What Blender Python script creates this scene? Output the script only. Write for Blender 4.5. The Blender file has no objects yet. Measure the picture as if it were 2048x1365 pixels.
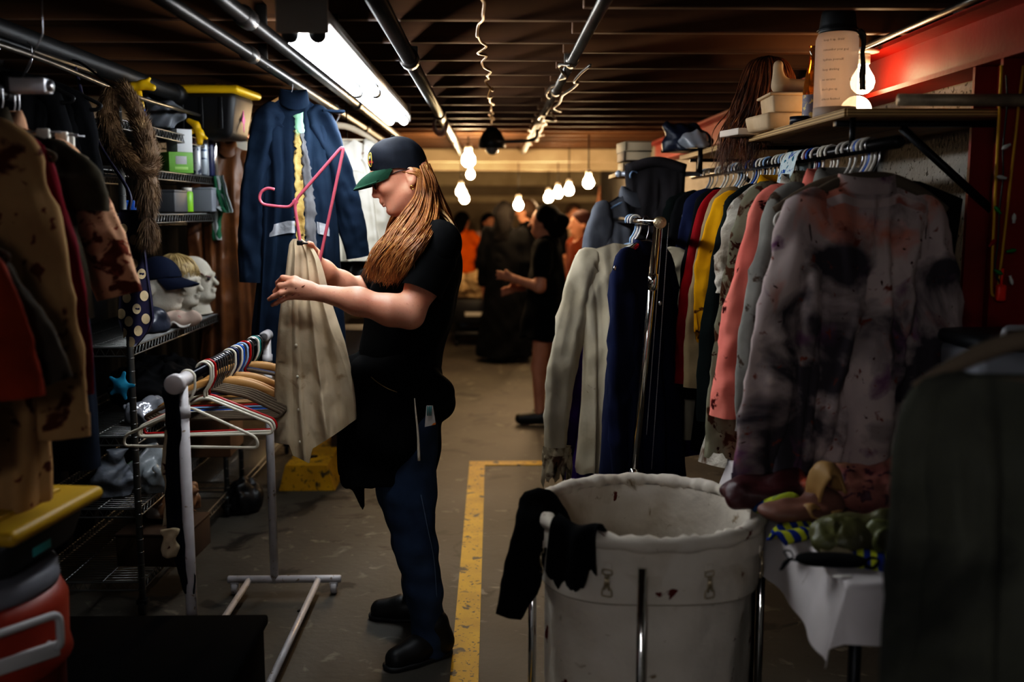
import bpy, math, random
import numpy as np
from mathutils import Vector, Matrix
PI = math.pi
SC = bpy.context.scene
COL = SC.collection
rng = np.random.default_rng(7)
R = math.radians

# ------------------------------------------------------------------ camera
CAM = np.array([0.0, 0.0, 1.55]); KPX = 1991.0
PITCH = math.atan((682.5 - 420) / KPX); YAW = math.atan((1024 - 985) / KPX)
_f = np.array([math.sin(YAW) * math.cos(PITCH), math.cos(YAW) * math.cos(PITCH), -math.sin(PITCH)])
_r = np.array([math.cos(YAW), -math.sin(YAW), 0.0]); _u = np.cross(_r, _f)
def at(px, py, Y):
    """the point at depth Y seen at a place of the 2048x1365 photograph"""
    d = _f + (px - 1024) / KPX * _r + (682.5 - py) / KPX * _u
    return CAM + d * (Y / d[1])
cd = bpy.data.cameras.new('camera'); cam = bpy.data.objects.new('camera', cd); COL.objects.link(cam)
cam.location = CAM; cam.rotation_euler = (PI / 2 - PITCH, 0, -YAW)
cd.sensor_width = 36; cd.lens = 36 * KPX / 2048
cd.dof.use_dof = True; cd.dof.focus_distance = 3.42; cd.dof.aperture_fstop = 1.7
cd.clip_start = 0.05
SC.camera = cam

# ------------------------------------------------------------------ objects
def link(o, parent=None):
    COL.objects.link(o)
    if parent is not None: o.parent = parent
    return o
def tag(o, label=None, cat=None, group=None, kind=None):
    for k, v in (('label', label), ('category', cat), ('group', group), ('kind', kind)):
        if v: o[k] = v
    return o
def thing(name, label, cat, loc=(0, 0, 0), rotz=0.0, group=None, rot=None):
    o = bpy.data.objects.new(name, None); o.empty_display_size = 0.05
    link(o); o.location = tuple(float(c) for c in loc)
    o.rotation_euler = rot if rot is not None else (0, 0, rotz)
    return tag(o, label, cat, group)
def obj(name, VF, mat, parent=None, smooth=True, world=False, mi=None, loc=None, rot=None):
    """link a (verts, faces) pair as one mesh object; world=True: verts are in world space, parent unrotated"""
    V, F = VF
    V = np.asarray(V, float)
    if world and parent is not None: V = V - np.array(parent.location)
    o_loc = None
    if parent is None and loc is None:
        o_loc = np.array([V[:, 0].mean(), V[:, 1].mean(), V[:, 2].min()]); V = V - o_loc
    me = bpy.data.meshes.new(name)
    me.from_pydata(V.tolist(), [], [tuple(int(i) for i in f) for f in F])
    ms = mat if isinstance(mat, (list, tuple)) else [mat]
    for m in ms: me.materials.append(m)
    if smooth is True: me.shade_smooth()
    elif smooth: 
        me.shade_smooth(); me.set_sharp_from_angle(angle=R(smooth))
    if mi is not None: me.polygons.foreach_set('material_index', np.asarray(mi, np.int32))
    me.update()
    o = bpy.data.objects.new(name, me); link(o, parent)
    if o_loc is not None: o.location = o_loc
    if loc is not None: o.location = tuple(float(c) for c in loc)
    if rot is not None: o.rotation_euler = rot
    return o
def struct(name, VF, mat, smooth=False):
    return tag(obj(name, VF, mat, smooth=smooth), kind='structure')
def dup(root, loc=None, rotz=None, label=None, group=None):
    r = root.copy(); COL.objects.link(r)
    if loc is not None: r.location = tuple(float(c) for c in loc)
    if rotz is not None: r.rotation_euler = (0, 0, rotz)
    if label: r['label'] = label
    if group: r['group'] = group
    for ch in list(root.children):
        c = ch.copy(); COL.objects.link(c); c.parent = r
        for g in list(ch.children):
            d = g.copy(); COL.objects.link(d); d.parent = c
    return r
def setmat(root, m):
    for o in [root] + list(root.children):
        if o.type == 'MESH':
            o.data = o.data.copy(); o.data.materials.clear(); o.data.materials.append(m)

# ------------------------------------------------------------------ geometry
def A(*a): return np.array(a, float)
def join(parts):
    V = []; F = []; n = 0
    for v, f in parts:
        v = np.asarray(v, float); V.append(v)
        F += [tuple(int(i) + n for i in q) for q in f]; n += len(v)
    return np.concatenate(V), F
def xf(VF, loc=(0, 0, 0), rot=(0, 0, 0), s=1.0):
    V, F = VF
    from mathutils import Euler
    M = np.array(Euler(rot).to_matrix())
    return (np.asarray(V, float) * s) @ M.T + np.array(loc, float), F
def box(c, s, bev=0.0, seg=2):
    """box centred at c of full sizes s with rounded edges"""
    import bmesh
    bm = bmesh.new(); bmesh.ops.create_cube(bm, size=1)
    for v in bm.verts: v.co = Vector((v.co.x * s[0], v.co.y * s[1], v.co.z * s[2]))
    if bev: bmesh.ops.bevel(bm, geom=list(bm.edges), offset=min(bev, min(s) * .49), segments=seg, affect='EDGES', profile=.5)
    bm.verts.index_update()
    V = np.array([v.co[:] for v in bm.verts]) + np.array(c, float); F = [[v.index for v in f.verts] for f in bm.faces]
    bm.free(); return V, F
def gridF(n, m, wrap_m=False, wrap_n=False):
    F = []
    for i in range(n - (0 if wrap_n else 1)):
        for j in range(m - (0 if wrap_m else 1)):
            i2 = (i + 1) % n; j2 = (j + 1) % m
            F.append((i * m + j, i * m + j2, i2 * m + j2, i2 * m + j))
    return F
def frames(P, closed=False):
    P = np.asarray(P, float); n = len(P)
    T = np.zeros_like(P)
    if closed: T = np.roll(P, -1, 0) - np.roll(P, 1, 0)
    else:
        T[1:-1] = P[2:] - P[:-2]; T[0] = P[1] - P[0]; T[-1] = P[-1] - P[-2]
    T /= np.linalg.norm(T, axis=1)[:, None] + 1e-12
    a = A(0, 0, 1) if abs(T[0][2]) < .9 else A(1, 0, 0)
    N = np.zeros_like(P); u = np.cross(T[0], a); N[0] = u / np.linalg.norm(u)
    for i in range(1, n):
        u = N[i - 1] - T[i] * np.dot(N[i - 1], T[i]); N[i] = u / (np.linalg.norm(u) + 1e-12)
    return T, N, np.cross(T, N)
def tube(P, r, n=8, closed=False, cap=True, flat=1.0, flatdir=None):
    """swept tube; r scalar or list; flat squashes along the second frame axis"""
    P = np.asarray(P, float); m = len(P)
    r = np.full(m, r, float) if np.isscalar(r) else np.asarray(r, float)
    T, N, B = frames(P, closed)
    if flatdir is not None:
        fd = np.asarray(flatdir, float)
        B = fd[None, :] - T * (T @ fd)[:, None]; B /= np.linalg.norm(B, axis=1)[:, None] + 1e-9; N = np.cross(B, T)
    a = np.linspace(0, 2 * PI, n, endpoint=False)
    V = P[:, None, :] + r[:, None, None] * (np.cos(a)[None, :, None] * N[:, None, :] + flat * np.sin(a)[None, :, None] * B[:, None, :])
    F = gridF(m, n, wrap_m=True, wrap_n=closed)
    if cap and not closed:
        F = F + [tuple(range(n - 1, -1, -1)), tuple((m - 1) * n + i for i in range(n))]
    return V.reshape(-1, 3), F
def cyl(a, b, r, n=16, r2=None, bev=0.0):
    a = np.asarray(a, float); b = np.asarray(b, float); r2 = r if r2 is None else r2
    if bev:
        d = (b - a) / np.linalg.norm(b - a) * bev
        P = [a, a + d * .3, a + d, b - d, b - d * .3, b]
        return tube(P, [r - bev, r - bev * .3, r, r2, r2 - bev * .3, r2 - bev], n)
    return tube([a, b], [r, r2], n)
def lathe(prof, n=32, c=(0, 0, 0), capb=True, capt=True):
    """prof: list of (radius, z)"""
    prof = np.asarray(prof, float); a = np.linspace(0, 2 * PI, n, endpoint=False)
    V = np.stack([prof[:, 0][:, None] * np.cos(a), prof[:, 0][:, None] * np.sin(a), np.repeat(prof[:, 1][:, None], n, 1)], -1).reshape(-1, 3)
    F = gridF(len(prof), n, wrap_m=True)
    if capb: F.append(tuple(range(n - 1, -1, -1)))
    if capt: F.append(tuple((len(prof) - 1) * n + i for i in range(n)))
    return V + np.array(c, float), F
def ball(c, r, n=16, m=12):
    r = np.array([r] * 3 if np.isscalar(r) else r, float)
    t = np.linspace(0.03, PI - .03, m); a = np.linspace(0, 2 * PI, n, endpoint=False)
    V = np.stack([np.sin(t)[:, None] * np.cos(a), np.sin(t)[:, None] * np.sin(a), np.repeat(np.cos(t)[:, None], n, 1)], -1).reshape(-1, 3)
    F = [f[::-1] for f in gridF(m, n, wrap_m=True)] + [tuple(range(n)), tuple((m - 1) * n + i for i in range(n - 1, -1, -1))]
    return V * r + np.array(c, float), F
def spline(P, n=24, closed=False):
    """Catmull-Rom through P"""
    P = np.asarray(P, float); m = len(P)
    if closed: ts = np.linspace(0, m, n, endpoint=False)
    else: ts = np.linspace(0, m - 1, n)
    out = []
    for t in ts:
        i = int(math.floor(t)); f = t - i
        if not closed and i >= m - 1: i = m - 2; f = 1.0
        g = lambda k: P[k % m] if closed else (P[k] if 0 <= k < m else (2 * P[0] - P[1] if k < 0 else 2 * P[-1] - P[-2]))
        p0, p1, p2, p3 = g(i - 1), g(i), g(i + 1), g(i + 2)
        out.append(.5 * (2 * p1 + (p2 - p0) * f + (2 * p0 - 5 * p1 + 4 * p2 - p3) * f * f + (3 * p1 - p0 - 3 * p2 + p3) * f ** 3))
    return np.array(out)
def rounded(P, r=.02, k=5, closed=False):
    """polyline with rounded corners"""
    P = np.asarray(P, float); n = len(P); out = []
    for i in range(n):
        if not closed and i in (0, n - 1): out.append(P[i]); continue
        a, b, c = P[i - 1], P[i], P[(i + 1) % n]
        u = (a - b); lu = np.linalg.norm(u); v = c - b; lv = np.linalg.norm(v)
        q = min(r, lu * .48, lv * .48); p0 = b + u / lu * q; p1 = b + v / lv * q
        for t in np.linspace(0, 1, k): out.append((1 - t) ** 2 * p0 + 2 * t * (1 - t) * b + t * t * p1)
    return np.array(out)
def snoise(P, freq, seed=0, oct=3):
    """cheap smooth pseudo noise, about -1..1"""
    g = np.random.default_rng(seed); P = np.asarray(P, float); out = np.zeros(len(P)); amp = 1.0; tot = 0
    for o in range(oct):
        for k in range(4):
            d = g.normal(size=3); d /= np.linalg.norm(d)
            out += amp * np.sin(P @ d * freq * 2 * PI * (.7 + .6 * g.random()) + g.random() * 6.28) / 2.2
        tot += amp; amp *= .5; freq *= 2.05
    return out / tot
def ridge(P, freq, seed=0):
    """sharp-crested wrinkle field, about -.6 .. .6"""
    return .55 - 1.5 * np.abs(snoise(P, freq, seed, 2))
def ext(poly, d, axis=1):
    """extrude a 2-D outline (x,z) by d along y, centred"""
    P = np.asarray(poly, float); n = len(P)
    a = np.stack([P[:, 0], np.full(n, -d / 2), P[:, 1]], 1); b = a + A(0, d, 0)
    F = [tuple(range(n)), tuple(n + i for i in range(n - 1, -1, -1))] + [(i, n + i, n + (i + 1) % n, (i + 1) % n) for i in range(n)]
    F = [f[::-1] for f in F]
    return np.concatenate([a, b]), F
def text_mesh(s, size):
    cu = bpy.data.curves.new('t', 'FONT'); cu.body = s; cu.size = size; cu.resolution_u = 1
    o = bpy.data.objects.new('t', cu); COL.objects.link(o)
    me = bpy.data.meshes.new_from_object(o.evaluated_get(bpy.context.evaluated_depsgraph_get()))
    V = np.array([v.co[:] for v in me.vertices]).reshape(-1, 3); F = [list(p.vertices) for p in me.polygons]
    bpy.data.objects.remove(o); bpy.data.curves.remove(cu); bpy.data.meshes.remove(me)
    return V, F

# ------------------------------------------------------------------ smooth-blended solids
class Solid:
    def __init__(s, lo, hi, h):
        s.lo = np.array(lo, float); s.h = h
        s.n = np.ceil((np.array(hi, float) - s.lo) / h).astype(int) + 1
        s.f = np.full(s.n, 0.5, np.float32)
    def _slab(s, lo, hi):
        a = np.clip(np.floor((np.array(lo) - s.lo) / s.h).astype(int), 0, s.n); b = np.clip(np.ceil((np.array(hi) - s.lo) / s.h).astype(int) + 1, 0, s.n)
        sl = tuple(slice(int(i), int(j)) for i, j in zip(a, b))
        ax = [s.lo[k] + s.h * np.arange(a[k], b[k]) for k in range(3)]
        return sl, np.stack(np.meshgrid(*ax, indexing='ij'), -1).astype(np.float32)
    def _mix(s, sl, d, k, sub):
        a = s.f[sl]
        if sub: a = -a
        q = np.maximum(k - np.abs(a - d), 0) / max(k, 1e-6)
        r = np.minimum(a, d) - q * q * k * .25
        s.f[sl] = -r if sub else r
    def cone(s, a, b, r1, r2, k=.02, flat=None, sub=False):
        a = np.asarray(a, float); b = np.asarray(b, float); m = max(r1, r2) + k + 4 * s.h
        if flat is not None: m += max(r1, r2) * max(flat[1] - 1, 0)
        sl, P = s._slab(np.minimum(a, b) - m, np.maximum(a, b) + m)
        if P.size == 0: return s
        ba = (b - a).astype(np.float32); q = P - a.astype(np.float32)
        t = np.clip((q @ ba) / max(float(ba @ ba), 1e-9), 0, 1)
        q = q - t[..., None] * ba
        if flat is not None:
            ax = np.array(flat[0], np.float32); ax /= np.linalg.norm(ax); c = q @ ax
            q = q + (c * (1 / flat[1] - 1))[..., None] * ax
        d = np.linalg.norm(q, axis=-1) - (r1 + (r2 - r1) * t)
        if flat is not None and flat[1] < 1: d = d * flat[1] ** .5
        s._mix(sl, d, k, sub); return s
    def chain(s, P, r, k=.02, flat=None, sub=False):
        for i in range(len(P) - 1): s.cone(P[i], P[i + 1], r[i], r[i + 1], k, flat, sub)
        return s
    def ell(s, c, r, k=.02, rot=None, sub=False):
        c = np.asarray(c, float); r = np.array([r] * 3 if np.isscalar(r) else r, float); m = r.max() + k + 4 * s.h
        sl, P = s._slab(c - m, c + m)
        if P.size == 0: return s
        q = P - c.astype(np.float32)
        if rot is not None:
            from mathutils import Euler
            q = q @ np.array(Euler(rot).to_matrix(), np.float32)
        k0 = np.linalg.norm(q / r.astype(np.float32), axis=-1); k1 = np.linalg.norm(q / (r * r).astype(np.float32), axis=-1) + 1e-6
        s._mix(sl, k0 * (k0 - 1) / k1, k, sub); return s
    def cut(s, p, n, k=.004):
        """remove the side of a plane that n points to"""
        n = np.asarray(n, float); n /= np.linalg.norm(n)
        sl, P = s._slab(s.lo, s.lo + s.h * s.n)
        d = ((P - np.asarray(p, np.float32)) @ n.astype(np.float32))
        s.f[sl] = np.maximum(s.f[sl], d); return s
    def noise(s, amp, freq, seed=0, zone=None):
        sl, P = s._slab(s.lo, s.lo + s.h * s.n); near = np.abs(s.f) < .06
        v = snoise(P[near], freq, seed, 2)
        s.f[near] += (amp * v).astype(np.float32); return s
    def mesh(s, smooth=1):
        f = s.f.copy()
        for ax in range(3):      # close at the borders
            f[tuple(0 if i == ax else slice(None) for i in range(3))] = .1; f[tuple(-1 if i == ax else slice(None) for i in range(3))] = .1
        I = f < 0; cs = [(i, j, k) for i in (0, 1) for j in (0, 1) for k in (0, 1)]
        n = f.shape; cnt = np.zeros((n[0] - 1, n[1] - 1, n[2] - 1), np.uint8)
        for i, j, k in cs: cnt += I[i:n[0] - 1 + i, j:n[1] - 1 + j, k:n[2] - 1 + k]
        M = (cnt > 0) & (cnt < 8); idx = np.full(M.shape, -1, np.int64); c = np.argwhere(M); idx[M] = np.arange(len(c))
        acc = np.zeros((len(c), 3)); w = np.zeros(len(c))
        for a in cs:
            for ax in range(3):
                if a[ax]: continue
                b = list(a); b[ax] = 1
                v0 = f[tuple((c + a).T)]; v1 = f[tuple((c + b).T)]; x = (v0 < 0) != (v1 < 0)
                t = np.where(x, v0 / np.where(x, v0 - v1, 1), 0)
                p = np.array(a, float)[None, :] + np.zeros((len(c), 3)); p[:, ax] += t
                acc[x] += p[x]; w[x] += 1
        V = s.lo + s.h * (c + acc / w[:, None])
        Q = []
        for ax in range(3):
            o = [1 if i == ax else 0 for i in range(3)]
            a = I[tuple(slice(0, n[i] - 1) if i == ax else slice(1, n[i] - 1) for i in range(3))]
            b = I[tuple(slice(1, n[i]) if i == ax else slice(1, n[i] - 1) for i in range(3))]
            e = np.argwhere(a != b); s0 = a[tuple(e.T)]
            e = e + [0 if i == ax else 1 for i in range(3)]
            u, v = [(1, 2), (2, 0), (0, 1)][ax]
            du = np.zeros(3, int); du[u] = 1; dv = np.zeros(3, int); dv[v] = 1
            q = np.stack([idx[tuple((e - du - dv).T)], idx[tuple((e - dv).T)], idx[tuple(e.T)], idx[tuple((e - du).T)]], 1)
            q[~s0] = q[~s0][:, ::-1]
            Q.append(q)
        F = np.concatenate(Q)
        for _ in range(smooth):
            E = np.concatenate([F[:, [0, 1]], F[:, [1, 2]], F[:, [2, 3]], F[:, [3, 0]]])
            S = np.zeros_like(V); D = np.zeros(len(V)); np.add.at(S, E[:, 0], V[E[:, 1]]); np.add.at(D, E[:, 0], 1); np.add.at(S, E[:, 1], V[E[:, 0]]); np.add.at(D, E[:, 1], 1)
            V = .5 * V + .5 * S / D[:, None]
        return V, F.tolist()

# ------------------------------------------------------------------ materials
_mc = {}
def lin(c):
    """sRGB 0-255 to linear"""
    return tuple(((x / 255) / 12.92 if x / 255 <= .04045 else ((x / 255 + .055) / 1.055) ** 2.4) for x in c[:3])
def mat(name, col, rough=.6, metal=0.0, var=None, stains=(), bump=None, emit=None, trans=0.0, sheen=0.0, coat=0.0, ior=1.45, weave=0, alpha=None, streak=None, dots=None, stripes=None):
    """col is sRGB 0-255.  var=(col2, scale, contrast)  stains=[(col, scale, threshold, soft)]  bump=(scale, strength)"""
    if name in _mc: return _mc[name]
    m = bpy.data.materials.new(name); m.use_nodes = True; nt = m.node_tree; N = nt.nodes; L = nt.links
    b = N['Principled BSDF']; c = lin(col) + (1,)
    b.inputs['Base Color'].default_value = c; b.inputs['Roughness'].default_value = rough; b.inputs['Metallic'].default_value = metal
    b.inputs['IOR'].default_value = ior; b.inputs['Transmission Weight'].default_value = trans
    b.inputs['Sheen Weight'].default_value = sheen; b.inputs['Coat Weight'].default_value = coat
    if alpha is not None: b.inputs['Alpha'].default_value = alpha
    if weave: b.inputs['Specular IOR Level'].default_value = .12
    if emit:
        b.inputs['Emission Color'].default_value = tuple(emit[0]) + (1,); b.inputs['Emission Strength'].default_value = emit[1]
    if not (var or stains or bump or weave or streak or dots or stripes):
        _mc[name] = m; return m
    tc = N.new('ShaderNodeTexCoord'); vec = tc.outputs['Object']
    cur = None
    def noise(scale, det=4, v=None, dist=0.0):
        n = N.new('ShaderNodeTexNoise'); n.inputs['Scale'].default_value = scale; n.inputs['Detail'].default_value = det
        n.inputs['Distortion'].default_value = dist
        L.new(v or vec, n.inputs['Vector']); return n.outputs['Fac']
    def ramp(x, lo, hi):
        r = N.new('ShaderNodeMapRange'); r.inputs[1].default_value = lo; r.inputs[2].default_value = hi; L.new(x, r.inputs[0]); return r.outputs[0]
    def mix(f, a, bcol):
        x = N.new('ShaderNodeMix'); x.data_type = 'RGBA'; L.new(f, x.inputs[0])
        if isinstance(a, tuple): x.inputs[6].default_value = a
        else: L.new(a, x.inputs[6])
        x.inputs[7].default_value = lin(bcol) + (1,); return x.outputs[2]
    cur = c
    if var: 
        k = var[2] * .5; cur = mix(ramp(noise(var[1]), .5 - .25 * (1 - k) - .02, .5 + .25 * (1 - k) + .02), cur, var[0])
    if streak:   # (col, scale_xyz, lo, hi)
        mp = N.new('ShaderNodeMapping'); mp.inputs['Scale'].default_value = streak[1]; L.new(vec, mp.inputs['Vector'])
        cur = mix(ramp(noise(1.0, 5, mp.outputs[0]), streak[2], streak[3]), cur, streak[0])
    if stripes:  # (col, axis, period, duty)
        sx = N.new('ShaderNodeSeparateXYZ'); L.new(vec, sx.inputs[0])
        q = N.new('ShaderNodeMath'); q.operation = 'MULTIPLY'; q.inputs[1].default_value = 1 / stripes[2]; L.new(sx.outputs[stripes[1]], q.inputs[0])
        w = N.new('ShaderNodeMath'); w.operation = 'FRACT'; L.new(q.outputs[0], w.inputs[0])
        g = N.new('ShaderNodeMath'); g.operation = 'LESS_THAN'; g.inputs[1].default_value = stripes[3]; L.new(w.outputs[0], g.inputs[0])
        cur = mix(g.outputs[0], cur, stripes[0])
    for k, st in enumerate(stains):
        mp = N.new('ShaderNodeMapping'); mp.inputs['Location'].default_value = (3.1 * k + 1, 1.7 * k, 5.3 * k); L.new(vec, mp.inputs['Vector'])
        cur = mix(ramp(noise(st[1], 5, mp.outputs[0], .6), st[2], st[2] + st[3]), cur, st[0])
    L.new(cur, b.inputs['Base Color']) if not isinstance(cur, tuple) else None
    h = None
    if weave:
        w = N.new('ShaderNodeTexNoise'); w.inputs['Scale'].default_value = weave; w.inputs['Detail'].default_value = 2; L.new(vec, w.inputs['Vector']); h = w.outputs['Fac']
        bp = N.new('ShaderNodeBump'); bp.inputs['Strength'].default_value = .25; bp.inputs['Distance'].default_value = .002; L.new(h, bp.inputs['Height'])
        L.new(bp.outputs[0], b.inputs['Normal'])
        if bump:
            b2 = N.new('ShaderNodeBump'); b2.inputs['Strength'].default_value = bump[1]; b2.inputs['Distance'].default_value = .01
            L.new(noise(bump[0], 3), b2.inputs['Height']); L.new(b2.outputs[0], bp.inputs['Normal'])
    elif bump:
        bp = N.new('ShaderNodeBump'); bp.inputs['Strength'].default_value = bump[1]; bp.inputs['Distance'].default_value = .01
        L.new(noise(bump[0], 4), bp.inputs['Height']); L.new(bp.outputs[0], b.inputs['Normal'])
    _mc[name] = m; return m
BLOOD = (70, 14, 8)
def cloth(name, col, col2=None, stains=(), rough=.9, wr=9, wrs=.5, sheen=.0):
    return mat(name, col, rough, var=(col2 or tuple(int(x * .75) for x in col), 7, .3), stains=stains, weave=500, bump=(wr, wrs), sheen=sheen)
# ================================================================== setting
M_conc = mat('concrete', (82, 77, 69), .6, var=((50, 47, 42), 1.4, .4), stains=[((34, 31, 28), 5, .60, .06), ((112, 106, 97), 11, .62, .1)], bump=(30, .15))
M_wallR = mat('painted_block', (150, 145, 138), .8, var=((120, 115, 108), 3, .3), bump=(55, .6), stains=[((70, 66, 60), 45, .60, .05)])
M_wallL = mat('painted_wall', (150, 150, 152), .8, var=((120, 120, 122), 2, .3), bump=(40, .3))
M_back = mat('back_wall', (158, 146, 124), .85, var=((116, 102, 82), 1.5, .3))
M_joist = mat('fir_joist', (108, 72, 40), .65, var=((76, 49, 27), 3, .3), streak=((72, 44, 22), (1.2, 30, 38), .5, .72))
M_deck = mat('ceiling_deck', (56, 42, 31), .8, var=((36, 27, 20), 3, .4))
M_red = mat('red_steel', (142, 26, 15), .5, var=((112, 18, 10), 4, .3), bump=(60, .08))
M_red.node_tree.nodes['Principled BSDF'].inputs['Specular IOR Level'].default_value = .25
M_yel = mat('yellow_paint', (214, 164, 18), .55, var=((180, 134, 14), 6, .3), stains=[((66, 54, 34), 16, .59, .05), ((80, 66, 40), 60, .62, .04)])
M_pipe = mat('dark_pipe', (44, 41, 38), .38, .7, var=((34, 30, 28), 5, .4))
M_pipe2 = mat('grey_conduit', (120, 116, 108), .35, .8, var=((86, 80, 74), 5, .4))
M_chrome = mat('chrome', (225, 222, 215), .12, 1.0)
M_blackmetal = mat('black_metal', (22, 22, 24), .4, .6)
M_steel = mat('steel_wire', (170, 170, 172), .28, 1.0)
M_whitemetal = mat('white_painted_steel', (212, 208, 210), .35, var=((180, 174, 172), 12, .3), stains=[((140, 120, 100), 50, .64, .04)])
M_blackpl = mat('black_plastic', (16, 16, 18), .45)
M_yelpl = mat('yellow_plastic', (222, 178, 20), .4)

XL, XR, YB, ZC = -2.05, 1.5, 14.4, 2.32
struct('floor', box(((XL + XR) / 2, YB / 2 - 2, -.05), (XR - XL + .4, YB + 5, .1)), M_conc)
struct('ceiling', box(((XL + XR) / 2, YB / 2 - 2, ZC + .05), (XR - XL + .4, YB + 5, .1)), M_deck)
struct('wall_left', box((XL - .05, YB / 2 - 2, ZC / 2), (.1, YB + 5, ZC)), M_wallL)
struct('wall_right', box((XR + .05, YB / 2 - 2, ZC / 2), (.1, YB + 5, ZC)), M_wallR)
struct('wall_back', box(((XL + XR) / 2, YB + .05, ZC / 2), (XR - XL + .2, .1, ZC)), M_back)
struct('wall_front', box(((XL + XR) / 2, -4.45, ZC / 2), (XR - XL + .2, .1, ZC)), M_wallL)
for k in range(-16, 32):
    y = 3.13 + .41 * k
    if y > YB - .1: break
    struct('ceiling_joist', box(((XL + .3) / 2, y, 2.22), (.3 - XL, .04, .2), .004), M_joist)
    struct('ceiling_joist', box(((.3 + XR) / 2 - .02, y - .2, 2.22), (XR - .26, .04, .2), .004), M_joist)
# far cross beams hanging below the joists, lit by the string of bulbs
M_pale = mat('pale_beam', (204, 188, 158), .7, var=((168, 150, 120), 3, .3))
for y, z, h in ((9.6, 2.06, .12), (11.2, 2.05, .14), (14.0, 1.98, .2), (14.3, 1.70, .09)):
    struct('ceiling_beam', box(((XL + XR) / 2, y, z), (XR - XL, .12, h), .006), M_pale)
struct('floor_marking', box((-.0975, 3.9, .002), (.095, 4.26, .004)), M_yel)
struct('floor_marking', box((.5, 5.98, .002), (1.1, .1, .004)), M_yel)

# red steel I-beam along the right wall, and the post under it
V, F = ext([(-.07, -.085), (.07, -.085), (.07, -.07), (.012, -.06), (.012, .06), (.07, .07), (.07, .085), (-.07, .085), (-.07, .07), (-.012, .06), (-.012, -.06), (-.07, -.07)], 6.6, 1)
struct('steel_beam', (V + A(1.425, 5.45, 2.035), F), M_red, smooth=False)
V, F = ext([(-.07, -.085), (.07, -.085), (.07, -.07), (.012, -.06), (.012, .06), (.07, .07), (.07, .085), (-.07, .085), (-.07, .07), (-.012, .06), (-.012, -.06), (-.07, -.07)], 1.95, 1)
V = np.stack([V[:, 0], V[:, 2], V[:, 1]], 1)
struct('steel_column', (V + A(1.43, 2.78, .975), [f[::-1] for f in F]), M_red, smooth=False)
V = spline([(1.352, 2.688, 1.93), (1.355, 2.685, 1.6), (1.36, 2.685, 1.35), (1.372, 2.685, 1.32), (1.38, 2.685, 1.36), (1.395, 2.685, 1.65), (1.41, 2.688, 1.93)], 40)
tag(obj('rope', tube(V, .004, 6), mat('yellow_rope', (196, 150, 30), .7)), 'yellow rope looped down the front of the red steel post', 'rope')

# ------------------------------------------------------------------ pipes and cables
def pipe(name, P, r, m, label, cat='pipe', group=None, n=12):
    return tag(obj(name, tube(P, r, n), m), label, cat, group)
def pipe_coupled(label, X, z, r, y0, y1, m, joints):
    t = thing('ceiling_pipe', label, 'pipe', (X, y0, z))
    obj('pipe_run', tube([(0, 0, 0), (0, y1 - y0, 0)], r, 14), m, t)
    for y in joints: obj('coupling', tube([(0, y - y0 - .045, 0), (0, y - y0 - .04, 0), (0, y - y0 + .04, 0), (0, y - y0 + .045, 0)], [r, r * 1.35, r * 1.35, r], 14), m, t)
    for y in joints: obj('strap', box((0, y - y0 + .2, .03), (.03, .02, .09), .002), m, t)
    return t
pipe_coupled('black ceiling pipe over the aisle, ending at the bright round bulb', -.29, 2.075, .026, 1.0, 10.2, M_pipe, (2.1, 3.6, 5.6, 7.6))
pipe_coupled('thin grey ceiling pipe over the aisle with pale tape and loose wires', .29, 2.085, .018, 1.0, 12.0, M_pipe2, (3.7, 4.6, 6.1))
pipe_coupled('dark pipe beside the fluorescent lamp, second from the left clothing', -.69, 2.085, .022, 1.0, 8.5, M_pipe, (2.9, 5.2))
pipe_coupled('dark pipe carrying the blue coverall and the cream jacket on hangers', -.80, 2.06, .02, 1.0, 8.5, M_pipe, (3.4, 6.4))
pipe_coupled('thick black pipe along the ceiling above the left clothes rail', -1.42, 2.065, .034, 1.0, 9.0, mat('black_pipe', (26, 25, 25), .5, .3), (4.6,))
pipe('cable', spline([(-1.33, 1.6, 2.0), (-1.33, 2.4, 1.99), (-1.31, 3.0, 1.985), (-1.33, 3.8, 1.97), (-1.33, 5, 1.98)], 30), .008, M_pipe2, 'thin sagging cable below the thick black ceiling pipe', 'cable')
pipe('conduit', [(1.27, 2.2, 2.1), (1.27, 3.47, 2.1)], .009, M_pipe2, 'thin bright conduit ending above the bare bulb by the red beam', 'pipe')
pipe('metal_pipe', [(1.06, 2.64, 1.835), (1.47, 2.64, 1.835)], .016, mat('worn_pipe', (176, 156, 128), .45, .3, var=((120, 104, 84), 20, .4)), 'worn metal tube lying on the near end of the wooden shelf', 'pipe')
w = rng.normal(size=(40, 2)) * .012
P = np.array([[(-.03 + .03 * k / 39) + w[k, 0], 2.2 + 4.1 * k / 39, 2.1 - abs(w[k, 1]) * 1.4] for k in range(40)])
pipe('garland', spline(P, 160), .0045, mat('gold_wire', (150, 110, 60), .3, .8), 'twisted gold wire garland running along the ceiling over the aisle', 'garland', n=6)
w = rng.normal(size=(30, 2)) * .02
for g, (xo, lab) in enumerate(((.33, 'loose wire dangling along the thin grey ceiling pipe, its right side'), (.27, 'loose wire wound along the thin grey ceiling pipe, its left side'))):
    w = rng.normal(size=(24, 2)) * .016
    P = np.array([[xo + w[k, 0], 3.6 + 4.2 * k / 23, 2.065 + w[k, 1]] for k in range(24)])
    pipe('cable', spline(P, 120), .006, M_pipe2, lab, 'cable', n=6)
pipe('conduit', spline([(.0, 6.6, 2.02), (.02, 6.5, 1.99), (.12, 6.5, 1.985), (.27, 6.5, 2.0), (.29, 6.5, 2.06)], 20), .012, M_pipe2, 'short bent conduit linking the dark round lamp and the thin pipe', 'pipe')
t = thing('ceiling_lamp', 'dark round lamp hanging in the middle of the ceiling, unlit', 'lamp', (0, 6.6, 1.98))
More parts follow.
